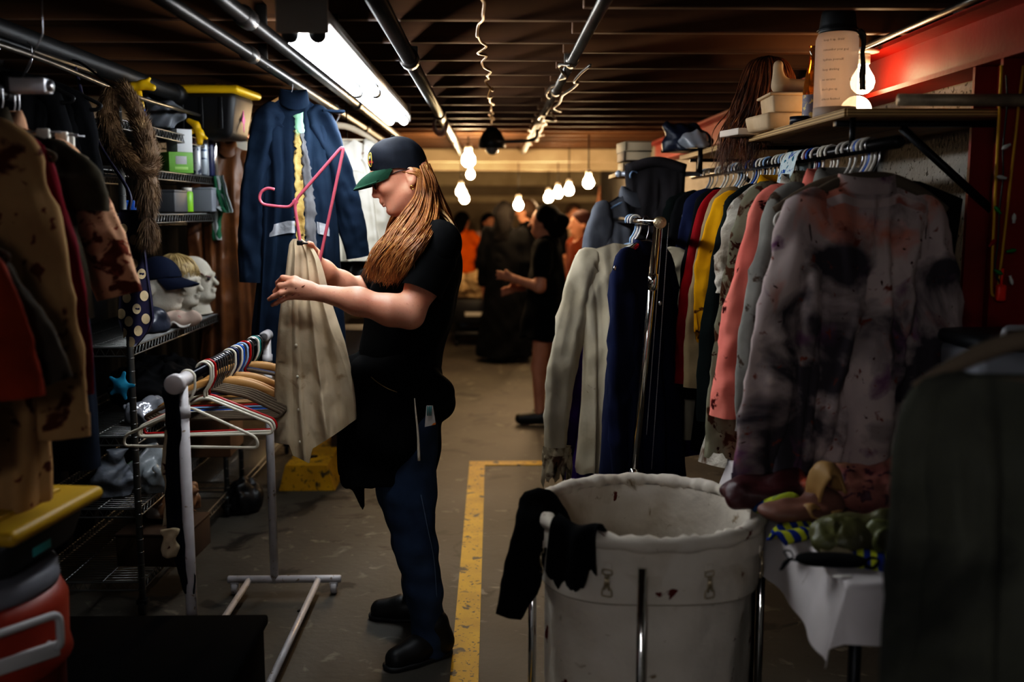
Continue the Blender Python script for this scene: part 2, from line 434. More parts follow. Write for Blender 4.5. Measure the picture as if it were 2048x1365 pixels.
obj('lamp_shade', lathe([(.0, .1), (.03, .1), (.06, .07), (.085, .02), (.09, -.02), (.08, -.03)], 24, capb=False, capt=False), M_blackpl, t)
obj('bulb', ball((0, 0, -.03), .045), mat('dull_glass', (120, 120, 120), .1), t)
obj('cord', tube([(0, 0, .09), (0, 0, .34)], .006, 6), M_blackpl, t)
t = thing('cable_coil', 'small coil of red and grey cable clipped to the black ceiling pipe', 'cable', at(880, 250, 5.9))
a = np.linspace(0, 2 * PI, 28, endpoint=False)
for k in range(5):
    rr = .036 + .004 * k; P = np.stack([rr * np.cos(a) * .8, np.full(28, .012 * k - .02) + .004 * np.sin(3 * a + k), rr * np.sin(a) * 1.15], 1)
    obj('loop', tube(P, .006, 6, closed=True), mat('red_cable', (150, 70, 70), .4) if k % 2 else mat('grey_cable', (170, 160, 156), .3, .4), t)
obj('clip', box((-.03, 0, .06), (.02, .05, .05), .004), M_blackpl, t)

# ------------------------------------------------------------------ lamps
WARM = (1.0, .70, .40)
t = thing('fluorescent_light', 'long double-tube fluorescent strip light under the ceiling, lit white', 'light', (-.47, 2.56, 1.985))
LL = 2.50
hs, hf = ext([(-.062, .03), (-.05, .075), (.05, .075), (.062, .03), (.05, .03), (.04, .034), (-.04, .034), (-.05, .03)], LL, 1)
obj('housing', (hs + A(0, LL / 2, 0), hf), mat('lamp_housing', (170, 166, 158), .5), t)
for y in (0, LL):
    obj('end_plate', box((0, y, .045), (.13, .012, .09), .004), mat('end_plate', (190, 186, 178), .5), t)
M_tube = mat('lit_tube', (255, 255, 255), .5, emit=((.88, .94, 1.0), 40.0))
for k in range(2):
    for x in (-.034, .034):
        y0 = .03 + k * LL / 2; y1 = (k + 1) * LL / 2 - .03
        tb = obj('lamp_tube', tube([(x, y0, .0), (x, y1, .0)], .019, 14), M_tube, t)
        for y in (y0 - .012, y1 + .012): obj('tube_holder', join([lathe([(.0205, -.009), (.0205, .009)], 16), box((0, .018, 0), (.022, .022, .018), .002)]), mat('tube_holder', (50, 50, 52), .5), t, loc=(x, y, 0), rot=(PI / 2, 0, 0))
for y in (.5, 2.0): obj('hanger_strap', box((0, y, .105), (.03, .02, .07), .002), M_blackmetal, t)
t2 = dup(t, (-.47, -2.9, 1.985), label='second fluorescent strip light, behind the camera in line with the first', group=None)
for o in t2.children:
    if o.name.startswith('lamp_tube'):
        o.data = o.data.copy(); o.data.materials.clear(); o.data.materials.append(mat('rear_tube', (255, 255, 255), .5, emit=((.92, .94, 1.0), 58.0)))  # unseen rear strip, tubes set brighter as fill for camera-facing surfaces

def bulb(label, p, r, e, group=None, cord=.1, col=WARM, disc=0.0):
    t = thing('light_bulb', label, 'light bulb', p, group=group)
    obj('glass_globe', lathe([(.002, -r), (r * .5, -r * .87), (r * .87, -r * .5), (r, 0), (r * .9, r * .45), (r * .6, r * .95), (r * .42, r * 1.3), (r * .4, r * 1.5)], 20), mat('lit_bulb_%d' % int(e), (255, 240, 220), .3, emit=(col, e)), t)
    obj('socket', lathe([(r * .45, r * 1.45), (r * .55, r * 1.5), (r * .55, r * 2.2), (r * .3, r * 2.4)], 16), mat('porcelain', (220, 210, 196), .3), t)
    if disc: obj('lamp_holder', lathe([(disc * .5, r * 2.3), (disc, r * 2.4), (disc, r * 2.62), (disc * .6, r * 2.8)], 28), mat('porcelain', (220, 210, 196), .3), t)
    if cord: obj('cord', tube([(0, 0, r * 2.3), (0, 0, r * 2.3 + cord)], .005, 6), M_blackpl, t)
    return t
bulb('bare warm bulb on a white ceiling holder beside the red beam', at(1725, 165, 3.56), .042, 32, cord=.02, disc=.052)
pB = [(937, 321, 7.6, 'big bright bulb at the far end of the black ceiling pipe', 190, .05),
      (941, 350, 8.6, 'bulb just below the big bright bulb over the aisle', 60, .035),
      (922, 384, 9.6, 'first of the bulbs hanging low near the blonde hair, upper one', 80, .045),
      (929, 398, 10.4, 'second of the bulbs hanging low near the blonde hair, lower one', 80, .045),
      (1177, 366, 7.4, 'nearest bulb of the string over the crowd, next to the grey jacket', 110, .04),
      (1138, 381, 8.8, 'second bulb of the string over the crowd, from the grey jacket', 80, .042),
      (1116, 387, 10.0, 'third bulb of the string over the crowd, from the grey jacket', 80, .045),
      (1097, 396, 11.2, 'farthest bulb of the string over the crowd', 80, .048),
      (1037, 411, 9.9, 'bulb right above the crowd person with the lit face', 110, .045)]
for px, py, Y, lab, e, r in pB:
    p = at(px, py, Y); bulb(lab, p, r, e * 2.4, 'string of warm bulbs over the crowd', cord=max(.02, 2.1 - p[2] - 2.3 * r))

SC.world = bpy.data.worlds.new('world'); SC.world.use_nodes = True
SC.world.node_tree.nodes['Background'].inputs[0].default_value = (.02, .02, .025, 1); SC.world.node_tree.nodes['Background'].inputs[1].default_value = .2
SC.view_settings.view_transform = 'Standard'; SC.view_settings.look = 'None'; SC.view_settings.exposure = 0.12
SC.view_settings.use_curve_mapping = True
_cv = SC.view_settings.curve_mapping; _c = _cv.curves[3]
for q in ((.012, .0065), (.06, .05), (.25, .27), (.6, .7)): _c.points.new(*q)
_cv.update()
SC.cycles.use_denoising = True
SC.cycles.max_bounces = 6; SC.cycles.diffuse_bounces = 3; SC.cycles.glossy_bounces = 3; SC.cycles.transmission_bounces = 5; SC.cycles.transparent_max_bounces = 6
SC.cycles.sample_clamp_indirect = 4.0; SC.cycles.caustics_reflective = False; SC.cycles.caustics_refractive = False
# ================================================================== hangers and garments
def hook_pts(r=.02, drop=.085, k=12):
    a = np.linspace(R(205), R(-10), k); P = [(r * math.cos(x), 0, r * math.sin(x)) for x in a]
    P += [(r * .95, 0, -.035), (r * .4, 0, -.06), (0, 0, -.072), (0, 0, -drop)]
    return spline(P, 34)
_proto = {}
def hanger(kind, m, p, yaw, label, group, name=None, tilt=0.0):
    """a hanger whose hook rests over a rail centred at p"""
    key = (kind, m.name)
    name = name or {'plastic': 'plastic_hanger', 'wood': 'wooden_hanger', 'slim': 'slim_hanger', 'clip': 'clip_hanger'}[kind]
    if key not in _proto:
        t = thing(name, label, 'hanger', p, yaw, group)
        if kind == 'plastic':
            obj('hook', tube(hook_pts(.021, .09), .0042, 8), m, t)
            tri = rounded([(0, 0, -.088), (.2, 0, -.178), (.205, 0, -.21), (-.205, 0, -.21), (-.2, 0, -.178)], .022, 6, closed=True)
            obj('frame', tube(tri, .0046, 8, closed=True), m, t)
        elif kind == 'wood':
            obj('hook', tube(hook_pts(.021, .085), .002, 7), M_steel, t)
            P = spline([(-.215, 0, -.165), (-.15, 0, -.125), (-.07, 0, -.09), (0, 0, -.082), (.07, 0, -.09), (.15, 0, -.125), (.215, 0, -.165)], 30)
            obj('shoulder_bar', tube(P, np.interp(np.abs(np.linspace(-1, 1, 30)), [0, .5, 1], [.017, .016, .009]), 10, flat=.5, flatdir=(0, 1, 0)), m, t)
            obj('cross_bar', tube([(-.17, 0, -.152), (.17, 0, -.152)], .005, 8), m, t)
        elif kind == 'slim':
            obj('hook', tube(hook_pts(.02, .085), .0022, 7), M_steel, t)
            P = rounded([(0, 0, -.082), (.1, 0, -.105), (.215, 0, -.165), (.2, 0, -.178), (-.2, 0, -.178), (-.215, 0, -.165), (-.1, 0, -.105)], .02, 5, closed=True)
            obj('frame', tube(P, .006, 8, closed=True, flat=.5, flatdir=(0, 1, 0)), m, t)
        elif kind == 'clip':
            obj('hook', tube(hook_pts(.021, .095), .0022, 7), M_steel, t)
            obj('bar', tube([(-.17, 0, -.1), (.17, 0, -.1)], .0028, 8), M_steel, t)
            for x in (-.13, .13): obj('clip', box((x, 0, -.112), (.03, .016, .04), .004), M_whitepl, t)
        _proto[key] = t
        return t
    t = dup(_proto[key], p, yaw, label, group); return t
M_whitepl = mat('white_plastic', (228, 222, 210), .38)
M_ivory = mat('ivory_plastic', (232, 224, 204), .38)
M_bluepl = mat('blue_plastic', (40, 92, 180), .4); M_lbluepl = mat('pale_blue_plastic', (150, 180, 214), .4); M_redpl = mat('red_plastic', (176, 24, 26), .4)
M_maroonpl = mat('maroon_plastic', (96, 20, 40), .4); M_tealpl = mat('teal_plastic', (30, 130, 124), .4); M_pinkpl = mat('pink_plastic', (204, 98, 116), .4)
M_oak = mat('oak', (190, 142, 86), .45, streak=((150, 104, 58), (6, 40, 40), .5, .7)); M_brownpl = mat('brown_velvet', (96, 82, 66), .8); M_navypl = mat('navy_plastic', (24, 34, 74), .35)
M_clearpl = mat('clear_plastic', (220, 226, 230), .12, trans=.7)

class Shape:
    def __init__(s, W=.22, L=.7, hemW=None, T=.04, hemT=.07, slope=.36, neck=.065, amp=.022, nf=5, seed=0, lean=0.0, rag=0.0, dip=.05, wr=.006, drift=1.2, twist=0.0, tuck=.9, hem=None, crease=()):
        s.__dict__.update(locals()); g = np.random.default_rng(seed); s.hemW = hemW or W * 1.05
        s.fr = g.uniform(.6, 1.0, 4) * np.array([.5, 1, 1.6, 2.6]) * nf; s.ph = g.uniform(0, 6.28, (2, 4)); s.am = np.array([.5, 1, .6, .3]); s.dr = g.uniform(-1, 1, (2, 4)) * drift; s.hem = hem
    def p(s, cx, sy, t):
        """cx in -1..1 across, sy in -1..1 (front negative), t in 0..1 down"""
        cx, sy, t = np.broadcast_arrays(np.asarray(cx, float), np.asarray(sy, float), np.asarray(t, float))
        w = np.interp(t, [0, .06, .25, 1], [s.W, s.W * .985, s.W * s.tuck, s.hemW])
        T = (s.T + (s.hemT - s.T) * t ** .7) * np.interp(t, [0, .12, .3, 1], [.3, .75, 1, 1])
        x = w * cx; side = (sy > 0).astype(int)
        f = sum(s.am[i] * np.sin(s.fr[i] * cx * PI + s.ph[side, i] + s.dr[side, i] * t * 3) for i in range(4))
        f = .45 * f + .75 * (1 - 2 * np.abs(np.sin(.5 * (s.fr[1] * cx * PI + s.ph[side, 1] + s.dr[side, 2] * t * 3 + .5 * f))) ** .7)
        A_ = s.amp * (.15 + np.clip(t, 0, 1) ** .7)
        y = T * sy + A_ * f * np.abs(sy) ** .7 * np.sign(sy + 1e-9) * -1
        x = x + A_ * .5 * np.sin(f * 1.3 + 4 * t) * np.abs(cx)
        ax = np.abs(x); sh = -s.slope * np.maximum(ax - s.neck, 0)
        nk = np.where(ax < s.neck, np.where(sy < 0, -s.dip, -s.dip * .15) * (1 - (ax / s.neck) ** 2), 0) * np.clip(1 - t * 5, 0, 1)
        L = s.L
        if s.hem is not None: L = L + np.interp(cx, s.hem[0], s.hem[1])
        z = sh * (1 - t) ** 1.5 + nk - t * L
        P = np.stack([x + s.lean * t ** 1.2 * s.L + s.twist * y, y, z], -1)
        q = P.reshape(-1, 3); qa = q + A(.6, 0, 0) * q[:, 2:3] * np.sign(q[:, :1]) * .5
        for (c0, t0, c1, t1, dp, wd) in s.crease:
            u = np.clip(((cx - c0) * (c1 - c0) + (t - t0) * (t1 - t0)) / ((c1 - c0) ** 2 + (t1 - t0) ** 2), 0, 1)
            dd = np.hypot(cx - c0 - u * (c1 - c0), t - t0 - u * (t1 - t0)) / wd
            sg = np.sign((cx - c0) * (t1 - t0) - (t - t0) * (c1 - c0) + 1e-9)
            P[..., 1] += np.where(sy < 0, dp * np.exp(-dd * dd) * np.where(sg > 0, 1.0, .35) - dp * .9 * np.exp(-((dd - 1.6) / .8) ** 2) * (sg < 0), 0)
        n = (.7 * snoise(q, 6, s.seed + 5, 3) + 1.1 * ridge(qa * A(1, .5, .45), 5.5, s.seed + 7) + .6 * ridge(q * A(.6, .5, 1), 7, s.seed + 8)).reshape(x.shape)
        P[..., 1] += s.wr * n * np.sign(sy + 1e-9) * np.abs(sy) ** .5 * np.clip(t * 5, .2, 1)
        if s.rag:
            k = snoise(q * A(1, 1, .2), 14, s.seed + 9, 3).reshape(x.shape); P[..., 2] += s.rag * k * np.clip((t - .8) / .2, 0, 1)
        return P
    def mesh(s, nth=140, nt=60):
        th = np.linspace(0, 2 * PI, nth, endpoint=False); cx = np.sign(np.cos(th)) * np.abs(np.cos(th)) ** .75; sy = np.sign(np.sin(th)) * np.abs(np.sin(th)) ** .75
        t = np.linspace(0, 1, nt) ** 1.1
        P = s.p(cx[None, :], sy[None, :], t[:, None])
        return P.reshape(-1, 3), [f[::-1] for f in gridF(nt, nth, wrap_m=True)]
    def strip(s, x0, x1, t0, t1, off=.006, n=10, m=40, jag=0.0, side=-1, seed=3):
        """a patch lying on the front; x0,x1 in -1..1, numbers or lists down its length"""
        t = np.linspace(t0, t1, m); u = np.linspace(0, 1, n)
        f = lambda v: np.full(m, v, float) if np.isscalar(v) else np.interp(np.linspace(0, 1, m), np.linspace(0, 1, len(v)), v)
        a, b = f(x0), f(x1)
        if jag:
            g = np.random.default_rng(seed); a = a + g.normal(size=m) * jag; b = b + g.normal(size=m) * jag
        cx = a[:, None] + (b - a)[:, None] * u[None, :]
        sy = side * (1 - np.abs(cx) ** 2.4) ** .75
        P = s.p(cx, sy, np.repeat(t[:, None], n, 1)); 
        e = np.minimum(u, 1 - u)[None, :] * 2
        P[..., 1] += side * off * np.clip(e * 6, .35, 1)
        F = gridF(m, n)
        return P.reshape(-1, 3), (F if side > 0 else F)
def sleeve(S, sd, length=.6, ang=6, r0=.085, r1=.05, bend=.02, fwd=0.0, flat=.46, rag=0.0, seed=1, nt=46, n=44, wr=.10, cuff=False, elbow=0.0):
    x0 = sd * (S.W - .10); z0 = -S.slope * max(S.W - .10 - S.neck, 0) - .055; xb = S.W - .62 * r0
    d = A(sd * math.sin(R(ang)), fwd, -math.cos(R(ang)))
    b = A(sd * xb, 0, -S.slope * max(xb - S.neck, 0) - .075)
    P = spline([(x0, 0, z0), b, b + d * length * .45 + A(sd * bend, fwd * .1 - elbow, 0), b + d * length * .75 + A(sd * bend * .7, -elbow * .6, 0), b + d * length], nt)
    t = np.linspace(0, 1, nt); r = np.interp(t, [0, .1, .2, .6, 1], [r0 * .55, r0 * .82, r0, (r0 * .45 + r1 * .55), r1])
    V, F = tube(P, r, n, cap=False, flat=flat, flatdir=(0, 1, 0))
    C = np.repeat(P, n, 0); u = np.repeat(t, n)
    k = snoise(V * A(1, 1, 1.4), 9, seed, 3) * wr + (wr * 1.8) * ridge(V * A(1, 1, .5) + A(0, 0, .3) * V[:, :1], 6, seed + 2) + (wr * 1.4) * ridge(V * A(.5, .5, 1.2), 6.5, seed + 3) * np.exp(-((u - .5) / .28) ** 2) + .08 * (1 - 2 * np.abs(np.sin(np.arange(len(V)) % n / n * PI * 5 + u * 2.5 + seed)) ** .7) * np.clip(u * 3, 0, 1)
    D = V - C; V = C + D * np.stack([1 + k * .4, 1 + k * 1.6, 1 + k * .4], 1)
    if rag: V[:, 2] += rag * snoise(V, 16, seed + 4, 2) * np.clip((u - .86) / .14, 0, 1)
    out = [(V, F)]
    cf = None
    if cuff:
        i = nt - 5; ring = V.reshape(nt, n, 3)[i:]; c = P[i:][:, None, :]; cv = c + (ring - c) * 1.05 + A(0, 0, -.004)
        cf = (cv.reshape(-1, 3), gridF(5, n, wrap_m=True))
    return (V, F), cf
def garment(name, label, cat, p, yaw, S, m, group=None, drop=.085, sl=True, sr=True, slv=None, slvR=None, cuffs=False, collar=None, placket=False, mc=None, pockets=(), nth=140, nt=60, inset=0.0):
    """a shirt-like garment hung from a hanger whose hook rests at p"""
    t = thing(name, label, cat, A(*p) + A(0, 0, -drop), yaw, group)
    obj('body', S.mesh(nth, nt), m, t)
    mc = mc or m; slv = slv or {}
    for sd, on in ((-1, sl), (1, sr)):
        if not on: continue
        kw = dict(slv); 
        if sd == 1 and slvR: kw.update(slvR)
        a, cf = sleeve(S, sd, seed=S.seed + sd + 3, **kw, cuff=cuffs); so = obj('sleeve', a, m, t)
        if cf: obj('cuff', cf, mc, so)
    nk = S.neck
    if collar in ('fold', 'stand'):
        a = np.linspace(0, 2 * PI, 40, endpoint=False) ; rows = []
        dz = -S.dip * .6
        prof = [(1.0, 0), (.96, .022), (.95, .036), (1.02, .04), (1.14, .02), (1.22, -.008)] if collar == 'fold' else [(1.04, -.01), (1.0, .015), (.97, .034), (.95, .034)]
        for k, (q, z) in enumerate(prof):
            fr = np.clip(-np.sin(a), 0, 1)
            rows.append(np.stack([nk * q * np.cos(a), (.026 + .02 * (q - 1) * 4) * np.sin(a) * 1.2, z + dz * fr ** 1.5 - (.02 * fr if q > 1.1 else 0)], 1))
        V = np.concatenate(rows); obj('collar', (V, [f[::-1] for f in gridF(len(prof), 40, wrap_m=True)]), mc, t)
    if collar == 'hood':
        q = Solid((-.15, -.1, -.2), (.15, .12, .1), .008)
        q.ell((0, .03, -.06), (.1, .04, .1), .02).cone((-.06, -.02, 0), (.06, -.02, 0), .022, .022, .02).noise(.006, 8, S.seed)
        obj('hood', q.mesh(), mc, t)
    if placket:
        pl = obj('placket', S.strip(-.075, .075, .03, .985, .004, n=7), mc, t)
        bt = []
        for q in np.linspace(.08, .9, 7):
            c = S.p(0.0, -1.0, q); bt.append(ball(c + A(0, -.0085, 0), (.0055, .003, .0055), 8, 6))
        for bm_ in bt: obj('button', bm_, M_ivory, pl)
    for (x0, x1, t0, t1) in pockets:
        obj('pocket', S.strip(x0, x1, t0, t1, .005, n=12, m=12), mc, t)
    return t
# ================================================================== white rolling rack with empty hangers (left)
t = thing('rolling_rack', 'low white steel rolling garment rack full of empty hangers', 'clothes rack', (-.90, 2.86, 0))
L_ = 1.04; HZ = 1.06
obj('rail', tube([(0, -.02, HZ), (0.012, L_ + .02, HZ)], .0145, 14), mat('black_rail', (24, 26, 32), .25, .6), t)
for y, x in ((0, 0), (L_, .012)):
    po = obj('post', tube([(x, y, .05), (x, y, HZ - .005)], [.0165, .0165], 16), M_whitemetal, t)
    obj('joint', join([cyl((x, y - .045, HZ), (x, y + .05, HZ), .021, 16, bev=.006)]), M_whitemetal, po)
    obj('collar_ring', tube([(x, y, HZ - .11), (x, y, HZ - .075)], .0205, 16), M_whitemetal, po)
    obj('end_cap', cyl((x, y + (-.075 if y == 0 else .05), HZ), (x, y + (-.045 if y == 0 else .075), HZ), .029, 24, bev=.004), M_whitemetal, t)
    fb = obj('foot_bar', cyl((-.19 + x, y, .062), (.27 + x, y, .062), .0155, 14, bev=.006), M_whitemetal, t)
    for xx in (-.16, .24):
        c = obj('caster', join([cyl((x + xx - .012, y, .026), (x + xx + .012, y, .026), .026, 18, bev=.004), box((x + xx, y, .042), (.034, .03, .022), .004)]), M_whitemetal, t)
for xx in (-.09, .19): obj('runner', cyl((xx, 0, .06), (xx, L_, .06), .0125, 12), M_whitemetal, t)
RX, RY, RZ = -.90, 2.86, HZ
g = 'empty hangers on the white rolling rack'
hl = [(.055, 'plastic', M_ivory, -.08, 'white plastic hanger at the near end of the white rack'), (.21, 'plastic', M_ivory, .10, 'second white plastic hanger from the near end of the white rack'),
      (.235, 'plastic', M_ivory, .16, 'third white plastic hanger on the white rack, touching the second'), (.262, 'plastic', M_redpl, .14, 'dark red plastic hanger behind the white ones at the near end of the rack')]
cols = ['slim'] * 5
for k in range(5): hl.append((.30 + .026 * k, 'slim', M_brownpl, .1 + .02 * k, '%s of five brown slim hangers packed together on the white rack' % ['nearest', 'second', 'middle', 'fourth', 'farthest'][k]))
hl += [(.44, 'wood', M_oak, .16, 'pale wooden hanger in the middle of the white rack, nearer one of three'), (.465, 'wood', M_oak, .2, 'pale wooden hanger in the middle of the white rack, middle one of three'),
       (.50, 'plastic', M_ivory, .12, 'cream plastic hanger between wooden hangers on the white rack'), (.53, 'plastic', M_navypl, .14, 'navy plastic hanger behind the cream one on the white rack'),
       (.555, 'wood', M_oak, .2, 'pale wooden hanger in the middle of the white rack, farther one of three'),
       (.585, 'plastic', M_whitepl, .13, 'clean white plastic hanger just behind the farther wooden hanger'),
       (.61, 'plastic', M_bluepl, .12, 'blue plastic hanger on the white rack'), (.635, 'slim', M_brownpl, .12, 'brown slim hanger beside the blue hanger on the white rack'),
       (.66, 'plastic', M_lbluepl, .1, 'pale blue plastic hanger on the white rack'), (.70, 'plastic', M_redpl, .1, 'bright red plastic hanger near the far end of the white rack'), (.72, 'slim', M_brownpl, .14, 'brown slim hanger behind the bright red hanger'), (.745, 'slim', M_navypl, .1, 'navy slim hanger near the far end of the white rack'),
       (.80, 'wood', M_oak, .16, 'wooden hanger at the far end of the white rack'), (.84, 'plastic', M_tealpl, .1, 'teal plastic hanger at the far end of the white rack'), (.82, 'plastic', M_whitepl, .2, 'white plastic hanger at the far end of the white rack'), (.88, 'slim', M_brownpl, .1, 'last brown slim hanger at the far end of the white rack')]
for y, k, m, yw, lab in hl: hanger(k, m, (RX + .012 * y, RY + y, RZ + .0), yw, lab, g)
# torn strips tied to the near end of the rack
P = spline([(-.002, 0, 0), (.0, -.004, -.12), (-.008, 0, -.25), (.0, .002, -.4), (.012, 0, -.52), (.02, 0, -.62)], 40)
def ribbon(P, w, th=.004, seed=0, twist=0.6, dirv=(1, 0, 0)):
    n = len(P); k = 9; g = np.random.default_rng(seed); T, N, B = frames(P); u = np.linspace(-1, 1, k)
    ww = w * (1 + .25 * np.sin(np.linspace(0, 9, n) + seed)) * .5
    an = twist * np.sin(np.linspace(0, 5, n) + seed); d = np.array(dirv, float); e = np.cross(T, d); e /= np.linalg.norm(e, axis=1)[:, None]
    D = np.cos(an)[:, None] * d + np.sin(an)[:, None] * e
    E = np.cross(D, T)
    fr = P[:, None, :] + D[:, None, :] * (ww[:, None] * u)[..., None] + E[:, None, :] * (.3 * ww[:, None] * np.sin(u * 3 + seed + np.linspace(0, 4, n)[:, None]))[..., None]
    bk = fr + E[:, None, :] * th
    V = np.concatenate([fr, bk[:, ::-1]], 1).reshape(-1, 3)
    F = gridF(n, 2 * k, wrap_m=True) + [tuple(range(2 * k - 1, -1, -1)), tuple((n - 1) * 2 * k + i for i in range(2 * k))]
    V = V + .003 * np.stack([snoise(V, 20, seed + i, 2) for i in range(3)], 1)
    return V, F
o = obj('torn_strip', ribbon(P + A(RX - .024, RY - .012, RZ - .02), .05, .006, 2), cloth('black_rag', (20, 22, 30), (10, 10, 14)), None); tag(o, 'long black torn cloth strip tied to the near end of the white rack', 'rag')
P = spline([(0, 0, -.02), (-.012, 0, -.14), (-.01, 0, -.22), (-.012, 0, -.31)], 24)
o = obj('torn_strip', ribbon(P + A(RX - .05, RY + .02, RZ - .13), .026, .004, 5), cloth('cream_rag', (206, 190, 162), (150, 130, 100), [(BLOOD, 30, .62, .05)])); tag(o, 'narrow cream cloth strip with holes hanging by the white rack post', 'rag')
P = spline([(0, 0, 0), (-.004, 0, -.04), (-.008, 0, -.085)], 12)
o = obj('torn_strip', ribbon(P + A(RX - .037, RY - .045, RZ - .43), .045, .004, 1, .1), cloth('cream_rag', (206, 190, 162))); tag(o, 'short square cream cloth scrap pinned to the long black strip', 'rag')

# ================================================================== chrome rack (centre right)
t = thing('chrome_rack', 'chrome garment rack with leaning post behind the canvas hamper', 'clothes rack', (.445, 3.38, 0))
top = A(.115, 0, 1.508)
po = obj('post', tube([(0, 0, .04), (.046, 0, .62)], .0165, 16), M_chrome, t)
obj('upper_post', tube([(.046, 0, .62), (.1145, 0, 1.5)], .0135, 16), M_chrome, po)
obj('sleeve_ring', tube([(.045, 0, .60), (.049, 0, .655)], .019, 16), M_chrome, po)
obj('sleeve_ring', tube([(.099, 0, 1.28), (.103, 0, 1.335)], .0185, 16), M_chrome, po)
obj('rail', tube([top + A(0, -.03, 0), top + A(-.01, 1.12, 0)], .0125, 16), M_chrome, t)
obj('end_cap', cyl(top + A(0, -.055, 0), top + A(0, -.028, 0), .0205, 28, bev=.003), mat('brushed_cap', (214, 196, 160), .3, 1.0, bump=(120, .2)), t)
obj('foot_bar', cyl((-.22, 0, .045), (.22, 0, .045), .014, 14, bev=.004), M_chrome, t)
p2 = obj('post', tube([(0.04, 1.1, .04), (.106, 1.1, 1.5)], .0145, 16), M_chrome, t)
obj('foot_bar', cyl((-.18, 1.1, .045), (.26, 1.1, .045), .014, 14, bev=.004), M_chrome, t)
for x, y in ((-.2, 0), (.2, 0), (-.16, 1.1), (.24, 1.1)): obj('caster', cyl((x - .012, y, .02), (x + .012, y, .02), .02, 16, bev=.003), M_blackpl, t)
RC = A(.56, 3.38, 1.508)
g = 'hangers on the chrome rack'
for dy, k, m, lab, yw in ((.50, 'plastic', M_whitepl, 'white plastic hanger holding the long cream shirt on the chrome rack', .12), (.535, 'plastic', M_navypl, 'dark navy hanger hook between white hooks on the chrome rack', -.1), (.57, 'plastic', M_whitepl, 'white empty hanger behind the cream shirt on the chrome rack', .2), (.63, 'plastic', M_lbluepl, 'pale blue hanger farthest along the chrome rack', .05), (.25, 'wood', M_chrome, 'metal hook hanger holding the navy jacket on the chrome rack', .9)):
    hanger(k, m, RC + A(-.009 * dy, dy, 0), yw, lab, g)
M_crm = cloth('cream_linen', (202, 190, 166), (182, 168, 142), [((96, 52, 36), 9, .70, .04)], wr=12)
M_crmc = cloth('cream_linen_dirty', (196, 182, 156), (150, 134, 106), [((86, 58, 42), 14, .55, .08)])
S = Shape(.228, .90, .215, .035, .075, .3, .07, .022, 6, 11, rag=.01, drift=.8, tuck=.84, wr=.009)
t = garment('linen_shirt', 'long cream linen shirt with frayed bloodied cuff on the chrome rack', 'shirt', RC + A(-.015, .50, 0), .12, S, M_crm, slv=dict(length=.74, ang=9, r0=.07, r1=.046, rag=.0, flat=.5, wr=.12, bend=.03), slvR=dict(ang=3, length=.68), collar=None)
obj('yoke', S.strip(-.9, .9, .06, .30, .004, n=40, m=14), M_crm, t)
b0 = A(-S.W + .62 * .07, 0, -S.slope * (S.W - .0434 - S.neck) - .075) + A(-math.sin(R(9)), 0, -math.cos(R(9))) * .70
a = np.linspace(0, 2 * PI, 40, endpoint=False)
rows = []
for k in range(9):
    u = k / 8; q = np.stack([.05 * np.cos(a) * (1 + .1 * u), .034 * np.sin(a), np.full(40, -.11 * u)], 1)
    q[:, 2] += u ** 2 * .035 * np.sin(a * 7 + 1) + u ** 2 * .03 * np.sin(a * 11); q[:, 0] += .01 * np.sin(a * 9 + k); q += b0; rows.append(q)
obj('cuff', (np.concatenate(rows), gridF(9, 40, wrap_m=True)), M_crmc, t)
S = Shape(.185, .98, .235, .05, .10, .42, .06, .018, 3, 23, dip=.03, tuck=.95)
M_navy = cloth('navy_wool', (30, 36, 64), (20, 24, 46), wr=6)
garment('navy_jacket', 'dark navy jacket with stand collar, nearest garment on the chrome rack', 'jacket', RC + A(-.005, .25, -.012), .9, S, M_navy, slv=dict(length=.72, ang=5, r0=.09, r1=.06, fwd=-.05), collar='stand', placket=False)
S = Shape(.21, .6, .2, .03, .06, .3, .07, .02, 4, 31)
garment('purple_blouse', 'dark purple blouse, its hem showing below the long cream shirt', 'blouse', RC + A(-.01, .63, 0), .05, Shape(.14, .93, .25, .03, .1, .5, .05, .03, 5, 31, rag=.02), cloth('purple_velvet', (58, 22, 96), (28, 10, 50)), slv=dict(length=.75, ang=12, r0=.05), drop=.13)
# bead chain over the rail end
for k, (x0, zb, xb, lab) in enumerate(((.03, .66, -.012, 'thin silver chain hanging from the chrome rack end, longer strand'), (.012, .78, -.03, 'thin silver chain hanging from the chrome rack end, shorter strand'))):
    P = np.array([top + A(.445, 3.38, 0) + A(x0 + (xb - x0) * u, -.036 + .01 * k, -(1.508 - zb) * u) for u in np.linspace(0, 1, 2)])
    n = 220; q = P[0] + (P[1] - P[0]) * np.linspace(0, 1, n)[:, None]
    rr = .0011 + .0009 * np.abs(np.sin(np.arange(n) * PI / 2.0))
    tag(obj('chain', tube(q, rr, 6), M_steel), lab, 'chain')
tag(obj('pendant', ball(top + A(.445, 3.38, 0) + A(.004, -.05, -.27), (.006, .004, .008)), M_steel), 'tiny silver pendant on the chain beside the chrome post', 'pendant')
